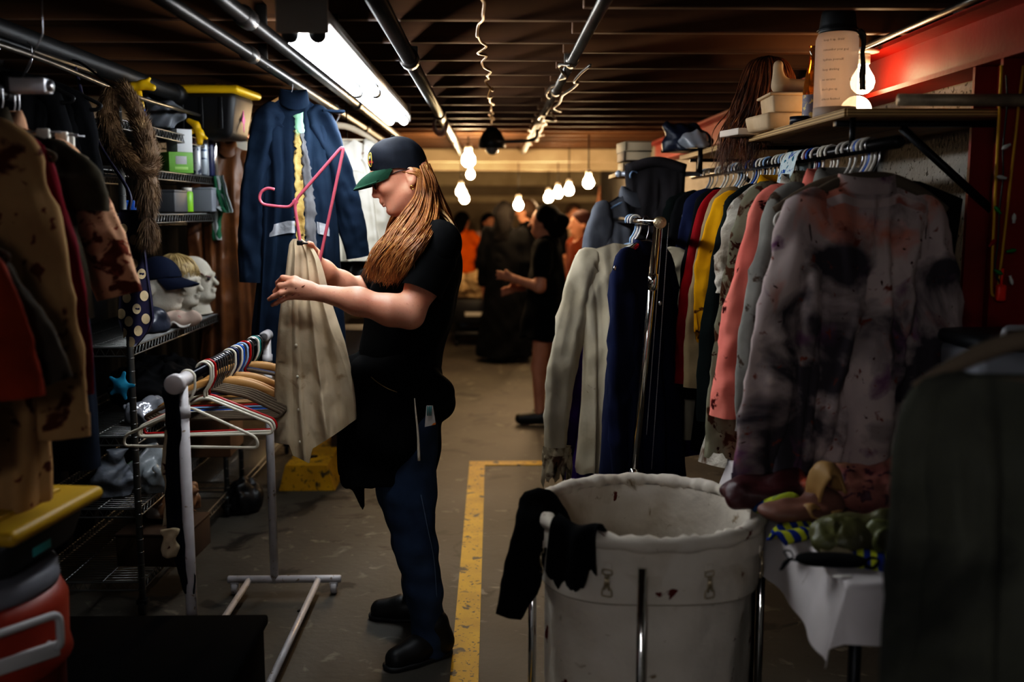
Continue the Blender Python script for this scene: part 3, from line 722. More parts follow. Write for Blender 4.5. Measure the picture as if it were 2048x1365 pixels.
# ================================================================== the person in front
M_skin = mat('skin', (226, 168, 140), .5, var=((206, 136, 108), 9, .3), stains=[((176, 104, 80), 150, .64, .1)], bump=(90, .05))
for n_ in [M_skin.node_tree.nodes['Principled BSDF']]:
    n_.inputs['Subsurface Weight'].default_value = .12; n_.inputs['Subsurface Radius'].default_value = (.012, .005, .003)
M_blk = cloth('black_cotton', (10, 10, 11), (6, 6, 7), wr=8, wrs=.4)
M_blk2 = cloth('black_jersey', (8, 8, 9), (5, 5, 6), wr=7, wrs=.4)
M_jean = cloth('blue_denim', (58, 76, 102), (34, 48, 70), wr=10, wrs=.5)
M_hair = mat('strawberry_hair', (158, 102, 52), .42, var=((110, 62, 28), 26, .5), streak=((206, 160, 96), (90, 90, 3), .54, .75))
M_shoe = mat('black_shoe', (14, 14, 15), .5)
PC = at(815, 860, 3.45)
per = thing('person', 'person with long strawberry-blond hair, black tee and cap holding up a beige shirt', 'person', (PC[0], 3.45, 0))
ca, sa = math.cos(R(21)), math.sin(R(21))
HC = at(803, 345, 3.45); hf = A(-ca, 0, -sa); hu = A(-sa, 0, ca)
def hd(a, b, y=0.0): return HC + hf * a + hu * b + A(0, y, 0)
hr = (0, -R(21), 0)   # rotation that carries local -x forward
s = Solid((-.84, 3.02, .0), (-.06, 3.84, 1.86), .0046)
# skull and face
RT = (0, R(-21), 0)
s.ell(at(801, 336, 3.45), (.090, .078, .092), .01, (0, R(-8), 0)).ell(hd(-.035, -.02), (.06, .068, .07), .02, RT).ell(hd(.034, -.045), (.064, .058, .082), .03, RT)
s.ell(hd(.072, -.106), (.022, .024, .018), .03, RT).ell(hd(.072, .022), (.03, .052, .03), .03, RT)
for q in (-1, 1):
    s.cone(hd(-.005, -.07, q * .052), hd(.066, -.108, q * .016), .02, .015, .03)
    s.ell(hd(.064, -.03, q * .044), (.022, .018, .018), .025, RT)
    s.cone(hd(.096, .016, q * .012), hd(.082, .014, q * .05), .009, .008, .014)
    s.ell(hd(.096, -.006, q * .03), (.016, .016, .011), .012, RT, sub=True)
    s.ell(hd(.082, -.006, q * .031), (.0125, .0125, .012), .004, RT)
    s.ell(hd(.099, -.047, q * .012), (.011, .008, .008), .008, RT)
s.cone(hd(.096, .006), hd(.112, -.037), .0085, .0095, .012).ell(hd(.114, -.040), (.0095, .010, .009), .008, RT)
s.ell(hd(.097, -.066), (.011, .022, .009), .008, RT).ell(hd(.1, -.0735), (.0075, .02, .0048), .004, RT).ell(hd(.0965, -.0845), (.0075, .018, .006), .004, RT)
s.ell(hd(.106, -.0792), (.008, .022, .0016), .002, RT, sub=True).ell(hd(.094, -.094), (.008, .018, .006), .006, RT, sub=True)
# ears
for q in (-1, 1):
    s.ell(hd(-.032, -.028, q * .079), (.019, .010, .031), .006, (0, R(-12), 0)).ell(hd(-.028, -.024, q * .089), (.010, .007, .019), .004, (0, R(-12), 0), sub=True)
    s.ell(hd(-.02, -.054, q * .077), (.009, .007, .010), .006)
# neck, trunk, legs under the clothes
nb = at(850, 462, 3.45)
s.cone(hd(-.035, -.06), nb, .056, .062, .03)
for a, b, r1, r2 in (((848, 500), (826, 600), .095, .115), ((826, 600), (806, 740), .115, .11), ((806, 740), (812, 850), .11, .12)):
    s.cone(at(*a, 3.45), at(*b, 3.45), r1, r2, .05, ((0, 1, 0), 1.4))
for P, r in (((( 815, 900, 3.36), (832, 1090, 3.32), (858, 1300, 3.31)), (.075, .055, .042)), (((805, 900, 3.55), (822, 1085, 3.6), (840, 1240, 3.63)), (.075, .055, .042))):
    s.chain([at(*p) for p in P], r, .03)
# left arm (camera side)
sh, el, wr_ = at(876, 492, 3.275), at(819, 626, 3.17), at(650, 588, 3.185)
mid = at(748, 611, 3.16)
s.chain([at(858, 480, 3.34), sh, at(848, 565, 3.21), el], (.06, .058, .053, .044), .03)
s.chain([el, at(782, 621, 3.162), at(715, 603, 3.168), wr_], (.044, .047, .041, .028), .03)
s.ell(at(822, 637, 3.165), (.034, .034, .03), .02)
# left hand: palm then five fingers
kn = [at(590, 560, 3.178), at(586, 568, 3.166), at(583, 580, 3.168), at(581, 592, 3.178)]
for k, p in enumerate(kn):
    c0 = at(640, 582 + 3.5 * k, 3.18); s.cone(c0, p, .0155, .0125, .012)
s.ell(at(616, 580, 3.178), (.028, .014, .026), .014)
F5 = [[(590, 560, 3.178), (566, 556, 3.184), (556, 566, 3.205), (557, 577, 3.225)],
      [(586, 568, 3.166), (560, 572, 3.170), (551, 584, 3.188), (553, 594, 3.208)],
      [(583, 580, 3.168), (561, 587, 3.162), (547, 594, 3.172), (538, 599, 3.184)],
      [(581, 592, 3.178), (563, 601, 3.176), (552, 607, 3.182), (544, 611, 3.19)]]
for k, P in enumerate(F5):
    r = [(.0108, .0098, .0088, .0076), (.011, .0102, .0092, .0078), (.0106, .0096, .0086, .0074), (.0094, .0084, .0074, .0064)][k]
    s.chain([at(*p) for p in P], r, .005); s.ell(at(*P[0]), .0118 if k < 3 else .0105, .008)
s.chain([at(640, 588, 3.2), at(618, 590, 3.222), at(598, 583, 3.232), at(588, 576, 3.236)], (.0165, .014, .0115, .009), .008)
# right arm and hand, behind the shirt
s.chain([at(850, 482, 3.55), at(838, 504, 3.62), at(775, 556, 3.62), at(712, 583, 3.6)], (.06, .056, .05, .043), .03)
s.chain([at(712, 583, 3.6), at(682, 570, 3.54), at(646, 543, 3.45), at(634, 532, 3.42)], (.043, .046, .036, .029), .03)
s.chain([at(632, 530, 3.42), at(622, 512, 3.40), at(614, 502, 3.385)], (.028, .032, .026), .014, ((0, 1, 0), .6))
for k in range(4):
    s.chain([at(610 - 2 * k, 500 + 6 * k, 3.385), at(600 - 2 * k, 492 + 7 * k, 3.365), at(596 - k, 493 + 7 * k, 3.34)], (.0105, .0095, .008), .005)
s.chain([at(628, 516, 3.385), at(628, 501, 3.345), at(622, 490, 3.315), at(618, 487, 3.30)], (.015, .0125, .0105, .009), .006)
body = obj('body', s.mesh(1), M_skin, per, world=True)
for k_, (x, y, dx, dy) in enumerate(((592, 577, 3, -1.5), (606, 573, 4, -2.5), (586, 590, 3, -2), (560, 590, 3, -1.5), (598, 590, 2.5, -1), (572, 578, 3, -1.5))):
    Yz = 3.158 if x > 575 else 3.160
    obj('dirt_mark', tube([at(x - dx, y - dy, Yz), at(x, y, Yz - .0025), at(x + dx, y + dy, Yz)], [.0006, .002, .0006], 6), mat('hand_dirt', (110, 54, 40), .8), per, world=True)
for q in (-1, 1): obj('eye', ball(hd(.0835, -.006, q * .031), .0118, 12, 8), mat('eye_white', (210, 200, 190), .2), per, world=True)

# ---- T-shirt
s = Solid((-.62, 3.08, .85), (-.06, 3.82, 1.62), .006)
Y1 = (0, 1, 0)
s.cone(at(852, 478, 3.45), at(838, 540, 3.45), .098, .137, .05, (Y1, 1.4)).cone(at(838, 540, 3.45), at(822, 620, 3.45), .137, .142, .05, (Y1, 1.28)).cone(at(822, 620, 3.45), at(802, 700, 3.45), .142, .132, .05, (Y1, 1.25)).cone(at(802, 700, 3.45), at(800, 760, 3.45), .132, .136, .05, (Y1, 1.25))
s.chain([at(862, 468, 3.36), at(878, 490, 3.28), at(868, 515, 3.25)], (.062, .072, .068), .035)
s.chain([at(855, 472, 3.54), at(842, 496, 3.61), at(810, 520, 3.615)], (.062, .07, .062), .03)
s.cone(at(842, 430, 3.45), at(853, 452, 3.45), .07, .066, .012, sub=True)
s.noise(.007, 5, 3)
obj('t_shirt', s.mesh(1), M_blk, per, world=True)
for P, r in ((((877, 488, 3.278), (868, 520, 3.25), (855, 550, 3.222), (840, 588, 3.196)), (.062, .070, .067, .070)), (((842, 496, 3.61), (800, 530, 3.618), (770, 556, 3.618), (738, 574, 3.615)), (.06, .062, .062, .064))):
    q = spline([at(*p) for p in P], 24); rr = np.interp(np.linspace(0, 1, 24), np.linspace(0, 1, 4), r)
    V, F = tube(q, rr, 40, cap=False); c = np.repeat(q, 40, 0); u = np.repeat(np.linspace(0, 1, 24), 40)
    V = c + (V - c) * (1 + .07 * snoise(V, 7, 3, 2) + .05 * np.sin(np.arange(len(V)) % 40 / 40 * 2 * PI * 3) * u)[:, None]
    obj('sleeve', (V, F), M_blk, per, world=True)
a = np.linspace(0, 2 * PI, 40, endpoint=False); nc = at(850, 455, 3.45)
obj('neckband', tube([nc + A(.074 * math.cos(x), .078 * math.sin(x), .0 + .012 * math.cos(x)) for x in a], .007, 6, closed=True), M_blk2, per, world=True)

# ---- jacket tied round the waist
s = Solid((-.68, 3.08, .42), (-.02, 3.8, 1.14), .007)
for a_, b_, r1, r2, fl in (((800, 715), (798, 760), .13, .145, 1.28), ((798, 760), (790, 860), .148, .152, 1.25), ((790, 860), (784, 960), .152, .15, 1.22), ((784, 960), (782, 1030), .15, .15, 1.2)):
    s.cone(at(*a_, 3.45), at(*b_, 3.45), r1, r2, .04, (Y1, fl))
s.chain([at(845, 745, 3.36), at(872, 785, 3.34), at(880, 808, 3.4), at(868, 825, 3.48)], (.05, .055, .05, .04), .03)
s.chain([at(845, 720, 3.3), at(790, 735, 3.25), at(730, 742, 3.33), at(708, 752, 3.42)], (.035, .04, .042, .045), .03)
s.chain([at(706, 745, 3.42), at(702, 840, 3.38), at(704, 950, 3.36), at(722, 1012, 3.34)], (.045, .042, .04, .012), .03)
s.chain([at(706, 745, 3.42), at(694, 850, 3.5), at(698, 960, 3.52)], (.045, .04, .038), .03)
s.cut(at(780, 992, 3.2), (.06, 0, -1)).noise(.012, 4.2, 8)
s.chain([at(716, 975, 3.33), at(726, 1018, 3.33)], (.022, .006), .01)
obj('waist_jacket', s.mesh(1), M_blk2, per, world=True)
P = [at(829, 797, 3.235), at(832, 830, 3.235), at(836, 870, 3.24), at(838, 922, 3.24)]
ds = obj('drawstring', tube(spline(P, 16), np.linspace(.002, .0052, 16), 8), mat('white_cord', (226, 214, 192), .7), per, world=True); ds['label'] = 'white flat drawstring'
obj('zip_line', tube(spline([at(727, 731, 3.30), at(745, 757, 3.262), at(772, 776, 3.232), at(794, 785, 3.222)], 14), .0014, 5), mat('zip_brass', (120, 96, 60), .4, .7), per, world=True)
pa = [at(853, 812, 3.246), at(866, 812, 3.256), at(872, 848, 3.262), at(850, 853, 3.246)]
pt = obj('printed_patch', (np.array([p + A(0, -.014, 0) for p in pa] + [p + A(0, .006, 0) for p in pa]), [(0, 1, 2, 3), (7, 6, 5, 4), (0, 4, 5, 1), (1, 5, 6, 2), (2, 6, 7, 3), (3, 7, 4, 0)]), mat('print_patch', (206, 204, 200), .7, stains=[((222, 130, 50), 26, .55, .03)], stripes=None), per, world=True, smooth=False)
for k in range(3):
    obj('print_stripe', tube([at(855.5 + 3.4 * k, 813, 3.23 + .003 * k), at(855 + 3.4 * k, 832, 3.23 + .003 * k)], .0016, 5), mat('teal_print', (30, 130, 130), .7), per, world=True)

# ---- jeans and shoes
s = Solid((-.6, 3.15, .0), (-.05, 3.8, 1.0), .007)
s.chain([at(812, 850, 3.38), at(816, 980, 3.36), at(832, 1090, 3.325), at(848, 1190, 3.32), at(862, 1312, 3.315)], (.11, .094, .07, .061, .06), .03)
s.chain([at(806, 850, 3.52), at(806, 980, 3.55), at(822, 1085, 3.6), at(838, 1170, 3.62), at(848, 1238, 3.63)], (.11, .092, .068, .06, .058), .03)
s.cut(at(860, 1322, 3.31), (0, 0, -1)).noise(.007, 6, 4)
obj('jeans', s.mesh(1), M_jean, per, world=True)
obj('side_seam', tube(spline([at(842, 990, 3.268), at(856, 1060, 3.25), at(868, 1120, 3.262), at(874, 1200, 3.268)], 24), .0016, 5), mat('seam_thread', (96, 110, 130), .8), per, world=True)
def shoe(heel, toe, nm='shoe'):
    heel = np.array(heel, float); toe = np.array(toe, float); lo = np.minimum(heel, toe) - .12; hi = np.maximum(heel, toe) + .12; lo[2] = -.02; hi[2] = .2
    d = (toe - heel) / np.linalg.norm(toe - heel); q = Solid(lo, hi, .006)
    q.chain([heel + A(0, 0, .05), heel + d * .1 + A(0, 0, .045), toe - d * .05 + A(0, 0, .032)], (.044, .046, .04), .02).cone(heel + A(0, 0, .05), heel + A(0, 0, .12) + d * .02, .046, .05, .03)
    q.cut((0, 0, .012), (0, 0, -1)); o = obj(nm, q.mesh(1), M_shoe, per, world=True)
    q = Solid(lo, hi, .006); q.chain([heel + A(0, 0, .014), heel + d * .12 + A(0, 0, .014), toe - d * .045 + A(0, 0, .014)], (.047, .046, .044), .02); q.cut((0, 0, .018), (0, 0, 1)).cut((0, 0, .001), (0, 0, -1))
    V, F = q.mesh(1); so = obj('sole', (V - np.array(per.location), F), mat('shoe_sole', (24, 24, 26), .6), o)
shoe((at(858, 1250, 3.63)[0], 3.63, 0), (at(737, 1250, 3.66)[0], 3.66, 0))
shoe((at(880, 1340, 3.33)[0], 3.33, 0), (at(768, 1360, 3.2)[0], 3.20, 0))

# ---- hair
def strands(guides, n, r, seed, jit=.006, wave=.004, m=26, taper=.35):
    """strands between neighbouring guide curves"""
    g = np.random.default_rng(seed); G = np.array([spline(q, m) for q in guides]); out = []
    for i in range(n):
        v = g.random() * (len(G) - 1); k = min(int(v), len(G) - 2); f = v - k
        P = G[k] * (1 - f) + G[k + 1] * f
        t = np.linspace(0, 1, m); w = wave * (t ** 1.8)
        ph = g.random(3) * 6.28; fq = g.uniform(1.5, 3.2)
        off = g.normal(size=3) * jit
        P = P + off[None, :] * (.3 + t[:, None]) + np.stack([w * np.sin(fq * 6.28 * t + ph[0]), .7 * w * np.sin(fq * 6.28 * t + ph[1]), 0 * t], 1)
        L = g.uniform(.86, 1.0); P = P[:max(6, int(m * L))]
        rr = r * g.uniform(.6, 1.2) * np.interp(np.linspace(0, 1, len(P)), [0, .1, .7, 1], [.6, 1, .9, taper * .4])
        out.append(tube(P, rr, 5, cap=False))
    return join(out)
A3 = lambda L: [at(*p) for p in L]
near = [A3([(838, 342, 3.372), (833, 390, 3.36), (806, 430, 3.345), (776, 470, 3.30), (746, 515, 3.262), (731, 566, 3.25)]),
        A3([(846, 338, 3.38), (846, 395, 3.36), (828, 442, 3.30), (798, 485, 3.25), (770, 525, 3.25), (757, 566, 3.24)]),
        A3([(852, 335, 3.39), (860, 395, 3.37), (850, 445, 3.28), (822, 490, 3.205), (795, 530, 3.20), (782, 572, 3.205)]),
        A3([(857, 331, 3.42), (872, 395, 3.40), (872, 440, 3.30), (848, 482, 3.19), (822, 520, 3.17), (806, 556, 3.18)])]
inner = [[p + A(0, .016, 0) for p in q] for q in near]
back = [A3([(857, 331, 3.41), (874, 385, 3.41), (890, 430, 3.40), (903, 466, 3.395)]), A3([(858, 329, 3.45), (877, 380, 3.46), (896, 428, 3.46), (910, 470, 3.45)]), A3([(857, 331, 3.50), (872, 385, 3.52), (886, 430, 3.53), (898, 466, 3.53)])]
far = [A3([(838, 345, 3.53), (800, 410, 3.548), (780, 445, 3.56), (764, 500, 3.59), (742, 548, 3.59)]), A3([(846, 345, 3.53), (826, 420, 3.555), (805, 460, 3.57), (790, 510, 3.6), (768, 556, 3.6)])]
temple = [A3([(797, 343, 3.383), (815, 346, 3.372), (832, 350, 3.366), (850, 368, 3.372)]), A3([(800, 337, 3.386), (822, 336, 3.372), (840, 340, 3.368), (856, 362, 3.378)])]
cover = [A3([(851, 324, 3.44), (866, 352, 3.42), (874, 392, 3.40)]), A3([(851, 326, 3.40), (866, 358, 3.39), (870, 392, 3.385)]), A3([(840, 333, 3.372), (848, 360, 3.363), (852, 392, 3.362)])]
hair = obj('hair', join([strands(near, 1150, .0019, 1, .007, .013, 44), strands(inner, 300, .0042, 2, .006, .012, 34), strands(back, 320, .002, 3, .006, .003), strands(far, 160, .0035, 4, .006, .006), strands(temple, 60, .0022, 5, .0025, .001, 14), strands(cover, 220, .0024, 6, .004, .001, 12)]), M_hair, per, world=True)
fly = [A3([(862, 420, 3.39), (893, 440, 3.36), (906, 470, 3.33), (911, 500, 3.32)]), A3([(868, 400, 3.38), (900, 436, 3.38), (914, 466, 3.36), (920, 520, 3.35)])]
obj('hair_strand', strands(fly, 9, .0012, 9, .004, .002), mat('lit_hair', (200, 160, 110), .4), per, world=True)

# ---- cap
ce = A(.990, 0, .138); cn = A(-.138, 0, .990); CC = at(799, 337, 3.45)
def capP(ph, t, off=0.0):
    """ph: 0 at the back, PI at the front; t 0 rim .. 1 top"""
    ph = np.asarray(ph, float); t = np.asarray(t, float); ph, t = np.broadcast_arrays(ph, t)
    rho = np.clip(1 - np.clip(t, 0, 1) ** 3.0, 0, 1) ** .5; frontness = np.clip(-np.cos(ph), 0, 1)
    x = (.1005 + off) * rho * np.cos(ph) * (1 + .04 * frontness * np.sin(PI * t)); y = (.088 + off) * rho * np.sin(ph); z = (.108 + off) * t - .022 * np.clip(np.cos(ph), 0, 1) * (1 - t)
    x = x - .006 * t
    return CC + x[..., None] * ce + y[..., None] * A(0, 1, 0) + z[..., None] * cn
ph = np.linspace(0, 2 * PI, 64, endpoint=False); tt = np.sin(np.linspace(0, PI / 2, 22))
V = capP(ph[None, :], tt[:, None])
seam = .0012 * (np.abs(((ph / (PI / 3)) % 1) - .5) > .46)
V = V - seam[None, :, None] * (V - CC) / .1
V = V.reshape(-1, 3); V += .0022 * np.stack([snoise(V, 12, i, 2) for i in range(3)], 1)
cap_ = obj('cap', (V, gridF(22, 64, wrap_m=True)), mat('cap_navy', (22, 25, 32), .8, var=((15, 17, 22), 20, .3), weave=600), per, world=True)
loc0 = np.array(per.location)
psi = np.linspace(-R(80), R(80), 31); q = np.linspace(0, 1, 10); bd = A(-.70, 0, -.714)
base = capP(PI + psi, np.zeros(31), .001)
ext_ = .083 * np.cos(psi * .95) ** .7
B = base[None] + (q[:, None] * ext_[None, :])[..., None] * bd + (-(q[:, None] ** .8) * .009 * np.sin(psi)[None, :] ** 2)[..., None] * A(-.5, 0, 1) + (q[:, None] * .012 * np.sin(psi)[None, :])[..., None] * A(0, 1, 0) + (np.sin(q * PI)[:, None] * .006 * np.cos(psi)[None, :])[..., None] * A(-.7, 0, .7)
Bl = B + A(.003, 0, -.003)
V = np.concatenate([B.reshape(-1, 3), Bl.reshape(-1, 3)]); n = 310
F = gridF(10, 31); F = F + [tuple(n + i for i in f[::-1]) for f in F]
F += [(9 * 31 + j + 1, 9 * 31 + j, n + 9 * 31 + j, n + 9 * 31 + j + 1) for j in range(30)]
obj('brim', (V - loc0, F), mat('brim_green', (34, 66, 50), .75, var=((24, 50, 38), 20, .3), weave=600), cap_)
obj('button', ball(capP(0, 1.0) + cn * .001 - loc0, (.007, .007, .004)), M_blk, cap_)
em = PI + R(30)
def decal(pts, off, name, m, t0=.36): 
    P = np.array([capP(em + x / .095, t0 + y / .11, off) for x, y in pts]); c = P.mean(0); n = len(P)
    obj(name, (np.concatenate([P, [c]]) - loc0, [(i, (i + 1) % n, n) for i in range(n)]), m, cap_, smooth=False)
a = np.linspace(0, 2 * PI, 28, endpoint=False)
obj('emblem_ring', (tube(np.array([capP(em + .0125 * math.cos(x) / .095, .36 + .0235 * math.sin(x) / .11, .0015) for x in a]), .0013, 6, closed=True)[0] - loc0, gridF(28, 6, True, True)), mat('emblem_gold', (206, 176, 70), .6), cap_)
decal([(.0115 * math.cos(x), .0215 * math.sin(x)) for x in a], .0009, 'emblem_field', mat('emblem_field', (40, 46, 44), .8))
decal([(-.006, .004), (.006, .004), (.007, .010), (.002, .015), (-.005, .012)], .0017, 'emblem_picture', mat('emblem_blue', (120, 146, 170), .7, stains=[((210, 190, 90), 120, .5, .05)]))
decal([(-.019, -.010), (-.012, -.004), (.012, -.003), (.020, -.008), (.018, -.014), (.012, -.0105), (-.012, -.011), (-.018, -.016)], .0021, 'emblem_banner', mat('emblem_red', (150, 26, 44), .7))
# ---- glasses
gm = mat('glasses_frame', (24, 20, 20), .3); gl = obj('glasses', join([tube([hd(.1, -.009, q * .032) + hf * 0 + A(0, .019 * math.cos(x), 0) + hu * .015 * math.sin(x) for x in np.linspace(0, 2 * PI, 24, endpoint=False)], .0018, 6, closed=True) for q in (-1, 1)] + [tube([hd(.102, -.004, -.013), hd(.104, -.002, 0), hd(.102, -.004, .013)], .0015, 6)] + [tube([hd(.1, -.004, q * .051), hd(.085, .0, q * .068), hd(.0, .002, q * .082), hd(-.035, -.004, q * .085)], .0016, 6) for q in (-1, 1)]), gm, per, world=True)
for q in (-1, 1):
    c = hd(.1, -.009, q * .032); P = np.array([c + A(0, .018 * math.cos(x), 0) + hu * .014 * math.sin(x) for x in np.linspace(0, 2 * PI, 20, endpoint=False)])
    obj('lens', (P - loc0, [tuple(range(20))]), mat('tinted_lens', (30, 24, 24), .08, trans=.6), gl, smooth=False)
a = np.linspace(0, 2 * PI, 16, endpoint=False); ec = hd(-.02, -.064, -.082)
obj('earring', tube([ec + A(.006 * math.cos(x), 0, .006 * math.sin(x)) for x in a], .0013, 6, closed=True), mat('gold', (210, 170, 80), .2, 1.0), per, world=True)

# ================================================================== pink hanger and the beige shirt in the hands
t = thing('plastic_hanger', 'pink plastic hanger turned sideways, held up with the beige shirt', 'hanger', at(588, 404, 3.31))
obj('hook', tube(spline([at(*p, 3.31) for p in ((549, 379), (535, 377), (523, 384), (519, 397), (526, 408), (546, 412), (574, 414), (584, 409), (592, 398))], 40), .0052, 10), M_pinkpl, t, world=True)
obj('frame', tube(rounded([at(588, 404, 3.31), at(689, 288, 3.31), at(640, 520, 3.32), at(618, 592, 3.33), at(606, 560, 3.33), at(601, 490, 3.315)], .028, 7, closed=True), .0054, 10, closed=True), M_pinkpl, t, world=True)
obj('neck_gusset', ext([(-.012, -.02), (.014, -.004), (.012, .012), (-.004, .006)], .007, 1), M_pinkpl, t)
M_beige = cloth('beige_shirting', (212, 194, 166), (192, 172, 142), [((150, 122, 92), 12, .66, .1)], wr=16, wrs=.5)
rows_y = [478, 483, 490, 505, 520, 545, 570, 600, 640, 690, 740, 790, 830, 860]
Lx = [586, 581, 578, 576, 574, 571, 567, 562, 557, 553, 550, 548, 548, 549]
Rx = [603, 610, 622, 632, 640, 648, 654, 661, 674, 690, 701, 709, 713, 714]
def held(u, t, front, off=0.0):
    """u 0..1 across, t 0..1 down"""
    u, t = np.broadcast_arrays(np.asarray(u, float), np.asarray(t, float))
    y = 478 + t * (860 - 478); xl = np.interp(y, rows_y, Lx); xr = np.interp(y, rows_y, Rx)
    hem = np.interp(u, [0, .18, .22, .42, .46, .62, .8, 1], [886, 890, 912, 928, 898, 882, 862, 838]); yy = y + (hem - 860) * np.clip(t, 0, 1) ** 2.2
    x = xl + (xr - xl) * u
    th = np.interp(t, [0, .08, .2, .35, .6, 1], [.006, .018, .026, .034, .06, .085])
    am = np.interp(t, [0, .08, .25, .4, 1], [.002, .010, .012, .013, .024])
    e = np.sqrt(np.clip(1 - (2 * u - 1) ** 2, 0, 1))
    v = u + .05 * np.sin(t * 3)
    f = np.sin(v * 15 + 1.2 - 1.5 * t) * .6 + np.sin(v * 29 + t * 2 + .4) * .45 + np.sin(v * 8 + 2 * t) * .5
    f = .5 * f + .8 * (1 - 2 * np.abs(np.sin(v * 9.5 + .8 - 1.0 * t + .4 * f)) ** .65)
    f = np.where(np.asarray(front), f, np.sin(v * 13 + 2) * .7)
    Y = np.where(np.asarray(front), 3.315 - th * e - am * f * e - off, 3.315 + th * e + am * f * e)
    d0 = (x - 1024)[..., None] / KPX * _r + (682.5 - yy)[..., None] / KPX * _u + _f
    P = CAM + d0 * (Y / d0[..., 1])[..., None]
    n = (.6 * snoise(P.reshape(-1, 3) * A(1, 1, .6), 11, 4, 3) + 1.2 * ridge(P.reshape(-1, 3) * A(1, 1, .55), 8, 6)).reshape(u.shape); P[..., 1] += .006 * n * e
    return P
nu, nt = 110, 100
uf = .5 - .5 * np.cos(np.linspace(0, PI, nu)); t_ = np.linspace(0, 1, nt)
Vf = held(uf[None, :], t_[:, None], True); Vb = held(uf[::-1][None, 1:-1], t_[:, None], False)
V = np.concatenate([Vf, Vb], 1); m_ = V.shape[1]
sh_ = thing('beige_shirt', 'beige button shirt held up in both hands on the pink hanger', 'shirt', A(*at(620, 900, 3.315)))
obj('body', (V.reshape(-1, 3), [f for f in gridF(nt, m_, wrap_m=True)]), M_beige, sh_, world=True)
up = np.interp(t_, [0, .3, 1], [.12, .28, .32])
w_ = np.interp(t_, [0, .3, 1], [.03, .065, .075])
us = up[:, None] + np.linspace(-1, 1, 7)[None, :] * w_[:, None]
V = held(us, t_[:, None], True, .0035); 
for j in (0, 6): V[:, j, 1] += .004
obj('placket', (V[26:].reshape(-1, 3), gridF(nt - 26, 7)), M_beige, sh_, world=True)
us = np.linspace(0, .13, 6)[None, :] + 0 * t_[:, None]
V = held(us, t_[:, None], True, .004); obj('front_edge', (V[4:62].reshape(-1, 3), gridF(58, 6)), M_beige, sh_, world=True)
for tb in (.52, .66, .80, .93): obj('button', ball(held(np.interp(tb, [0, .3, 1], [.12, .28, .32]), tb, True, .006), (.005, .003, .005), 10, 6), M_ivory, sh_, world=True)
tag(obj('clip', join([box(at(600, 486, 3.262), (.018, .02, .016), .003), box(at(609, 487, 3.27), (.022, .012, .006), .002)]), M_blackpl), 'small black clip pinching the top of the beige shirt', 'clip')
# ================================================================== wooden shelf over the right clothes rail
M_ply = mat('plywood', (176, 138, 88), .6, var=((150, 112, 66), 4, .3), streak=((120, 86, 48), (40, 1.5, 40), .52, .7))
M_plyE = mat('plywood_edge', (190, 156, 104), .7, stripes=((110, 80, 48), 2, .008, .35))
t = thing('shelf', 'long plywood shelf above the right clothes rail, loaded with props', 'shelf', (.954, 2.72, 1.80))
obj('board', box((.27, 1.19, .01), (.54, 2.38, .018), .002), [M_ply], t)
obj('edge_band', box((-.003, 1.19, .01), (.006, 2.38, .022), .001), M_plyE, t); obj('edge_band', box((.27, -.003, .01), (.54, .006, .022), .001), M_plyE, t)
for y in (.12, 1.2, 2.2):
    b = obj('bracket', join([box((.535, y, -.2), (.02, .03, .40), .002), box((.27, y, -.01), (.52, .03, .016), .002)]), M_blackmetal, t)
    obj('brace', tube([(.53, y, -.30), (.20, y, -.02)], .012, 8), M_blackmetal, b)
t = thing('clothes_rail', 'dark round clothes rail under the plywood shelf, crowded with hangers', 'rail', (.99, 2.45, 1.715))
obj('rod', tube([(0, 0, 0), (0, 2.5, 0)], .0165, 14), mat('dark_rod', (44, 42, 42), .3, .8), t)
for y in (.32, 1.4, 2.4): obj('rod_support', tube([(0, y, 0), (0, y, .085)], .008, 8), M_blackmetal, t)

# bottle
t = thing('water_bottle', 'large clear grey water bottle with black lid and marked lines on the shelf', 'bottle', at(1668, 243.5, 3.05) * A(1, 1, 0) + A(0, 0, 1.819))
M_bot = mat('grey_bottle', (206, 196, 188), .38)
_n = M_bot.node_tree; _o = _n.nodes['Material Output']; _t = _n.nodes.new('ShaderNodeBsdfTranslucent'); _t.inputs[0].default_value = lin((240, 226, 214)) + (1,); _g = _n.nodes.new('ShaderNodeBsdfTransparent'); _g.inputs['Color'].default_value = (.92, .86, .80, 1)
_m = _n.nodes.new('ShaderNodeMixShader'); _m.inputs[0].default_value = .32; _n.links.new(_t.outputs[0], _m.inputs[1]); _n.links.new(_g.outputs[0], _m.inputs[2])
_m2 = _n.nodes.new('ShaderNodeMixShader'); _m2.inputs[0].default_value = .86; _n.links.new(_n.nodes['Principled BSDF'].outputs[0], _m2.inputs[1]); _n.links.new(_m.outputs[0], _m2.inputs[2]); _n.links.new(_m2.outputs[0], _o.inputs[0])
obj('bottle_body', lathe([(.052, .0), (.060, .003), (.0625, .012), (.0625, .03), (.0625, .22), (.062, .235), (.057, .25), (.052, .256)], 48, capb=False, capt=False), M_bot, t)
obj('base_band', lathe([(.0605, .0), (.0635, .004), (.0635, .034), (.0625, .036)], 48, capb=False, capt=False), mat('bottle_base', (120, 112, 106), .5, trans=.4), t)
ld = obj('lid', lathe([(.0, .252), (.054, .252), (.056, .258), (.056, .268), (.0535, .272), (.0535, .275), (.052, .288), (.049, .31), (.046, .318), (.0, .319)], 48), mat('lid_black', (14, 15, 17), .5, bump=(60, .1)), t)
obj('spout', lathe([(.013, 0), (.014, .01), (.014, .026), (.012, .030), (0, .030)], 24), mat('spout_smoke', (60, 54, 50), .2), ld, loc=(.026, -.01, .316))
obj('lid_clasp', box((-.02, -.01, .324), (.034, .03, .014), .004), mat('lid_black', (14, 15, 17), .5), ld)
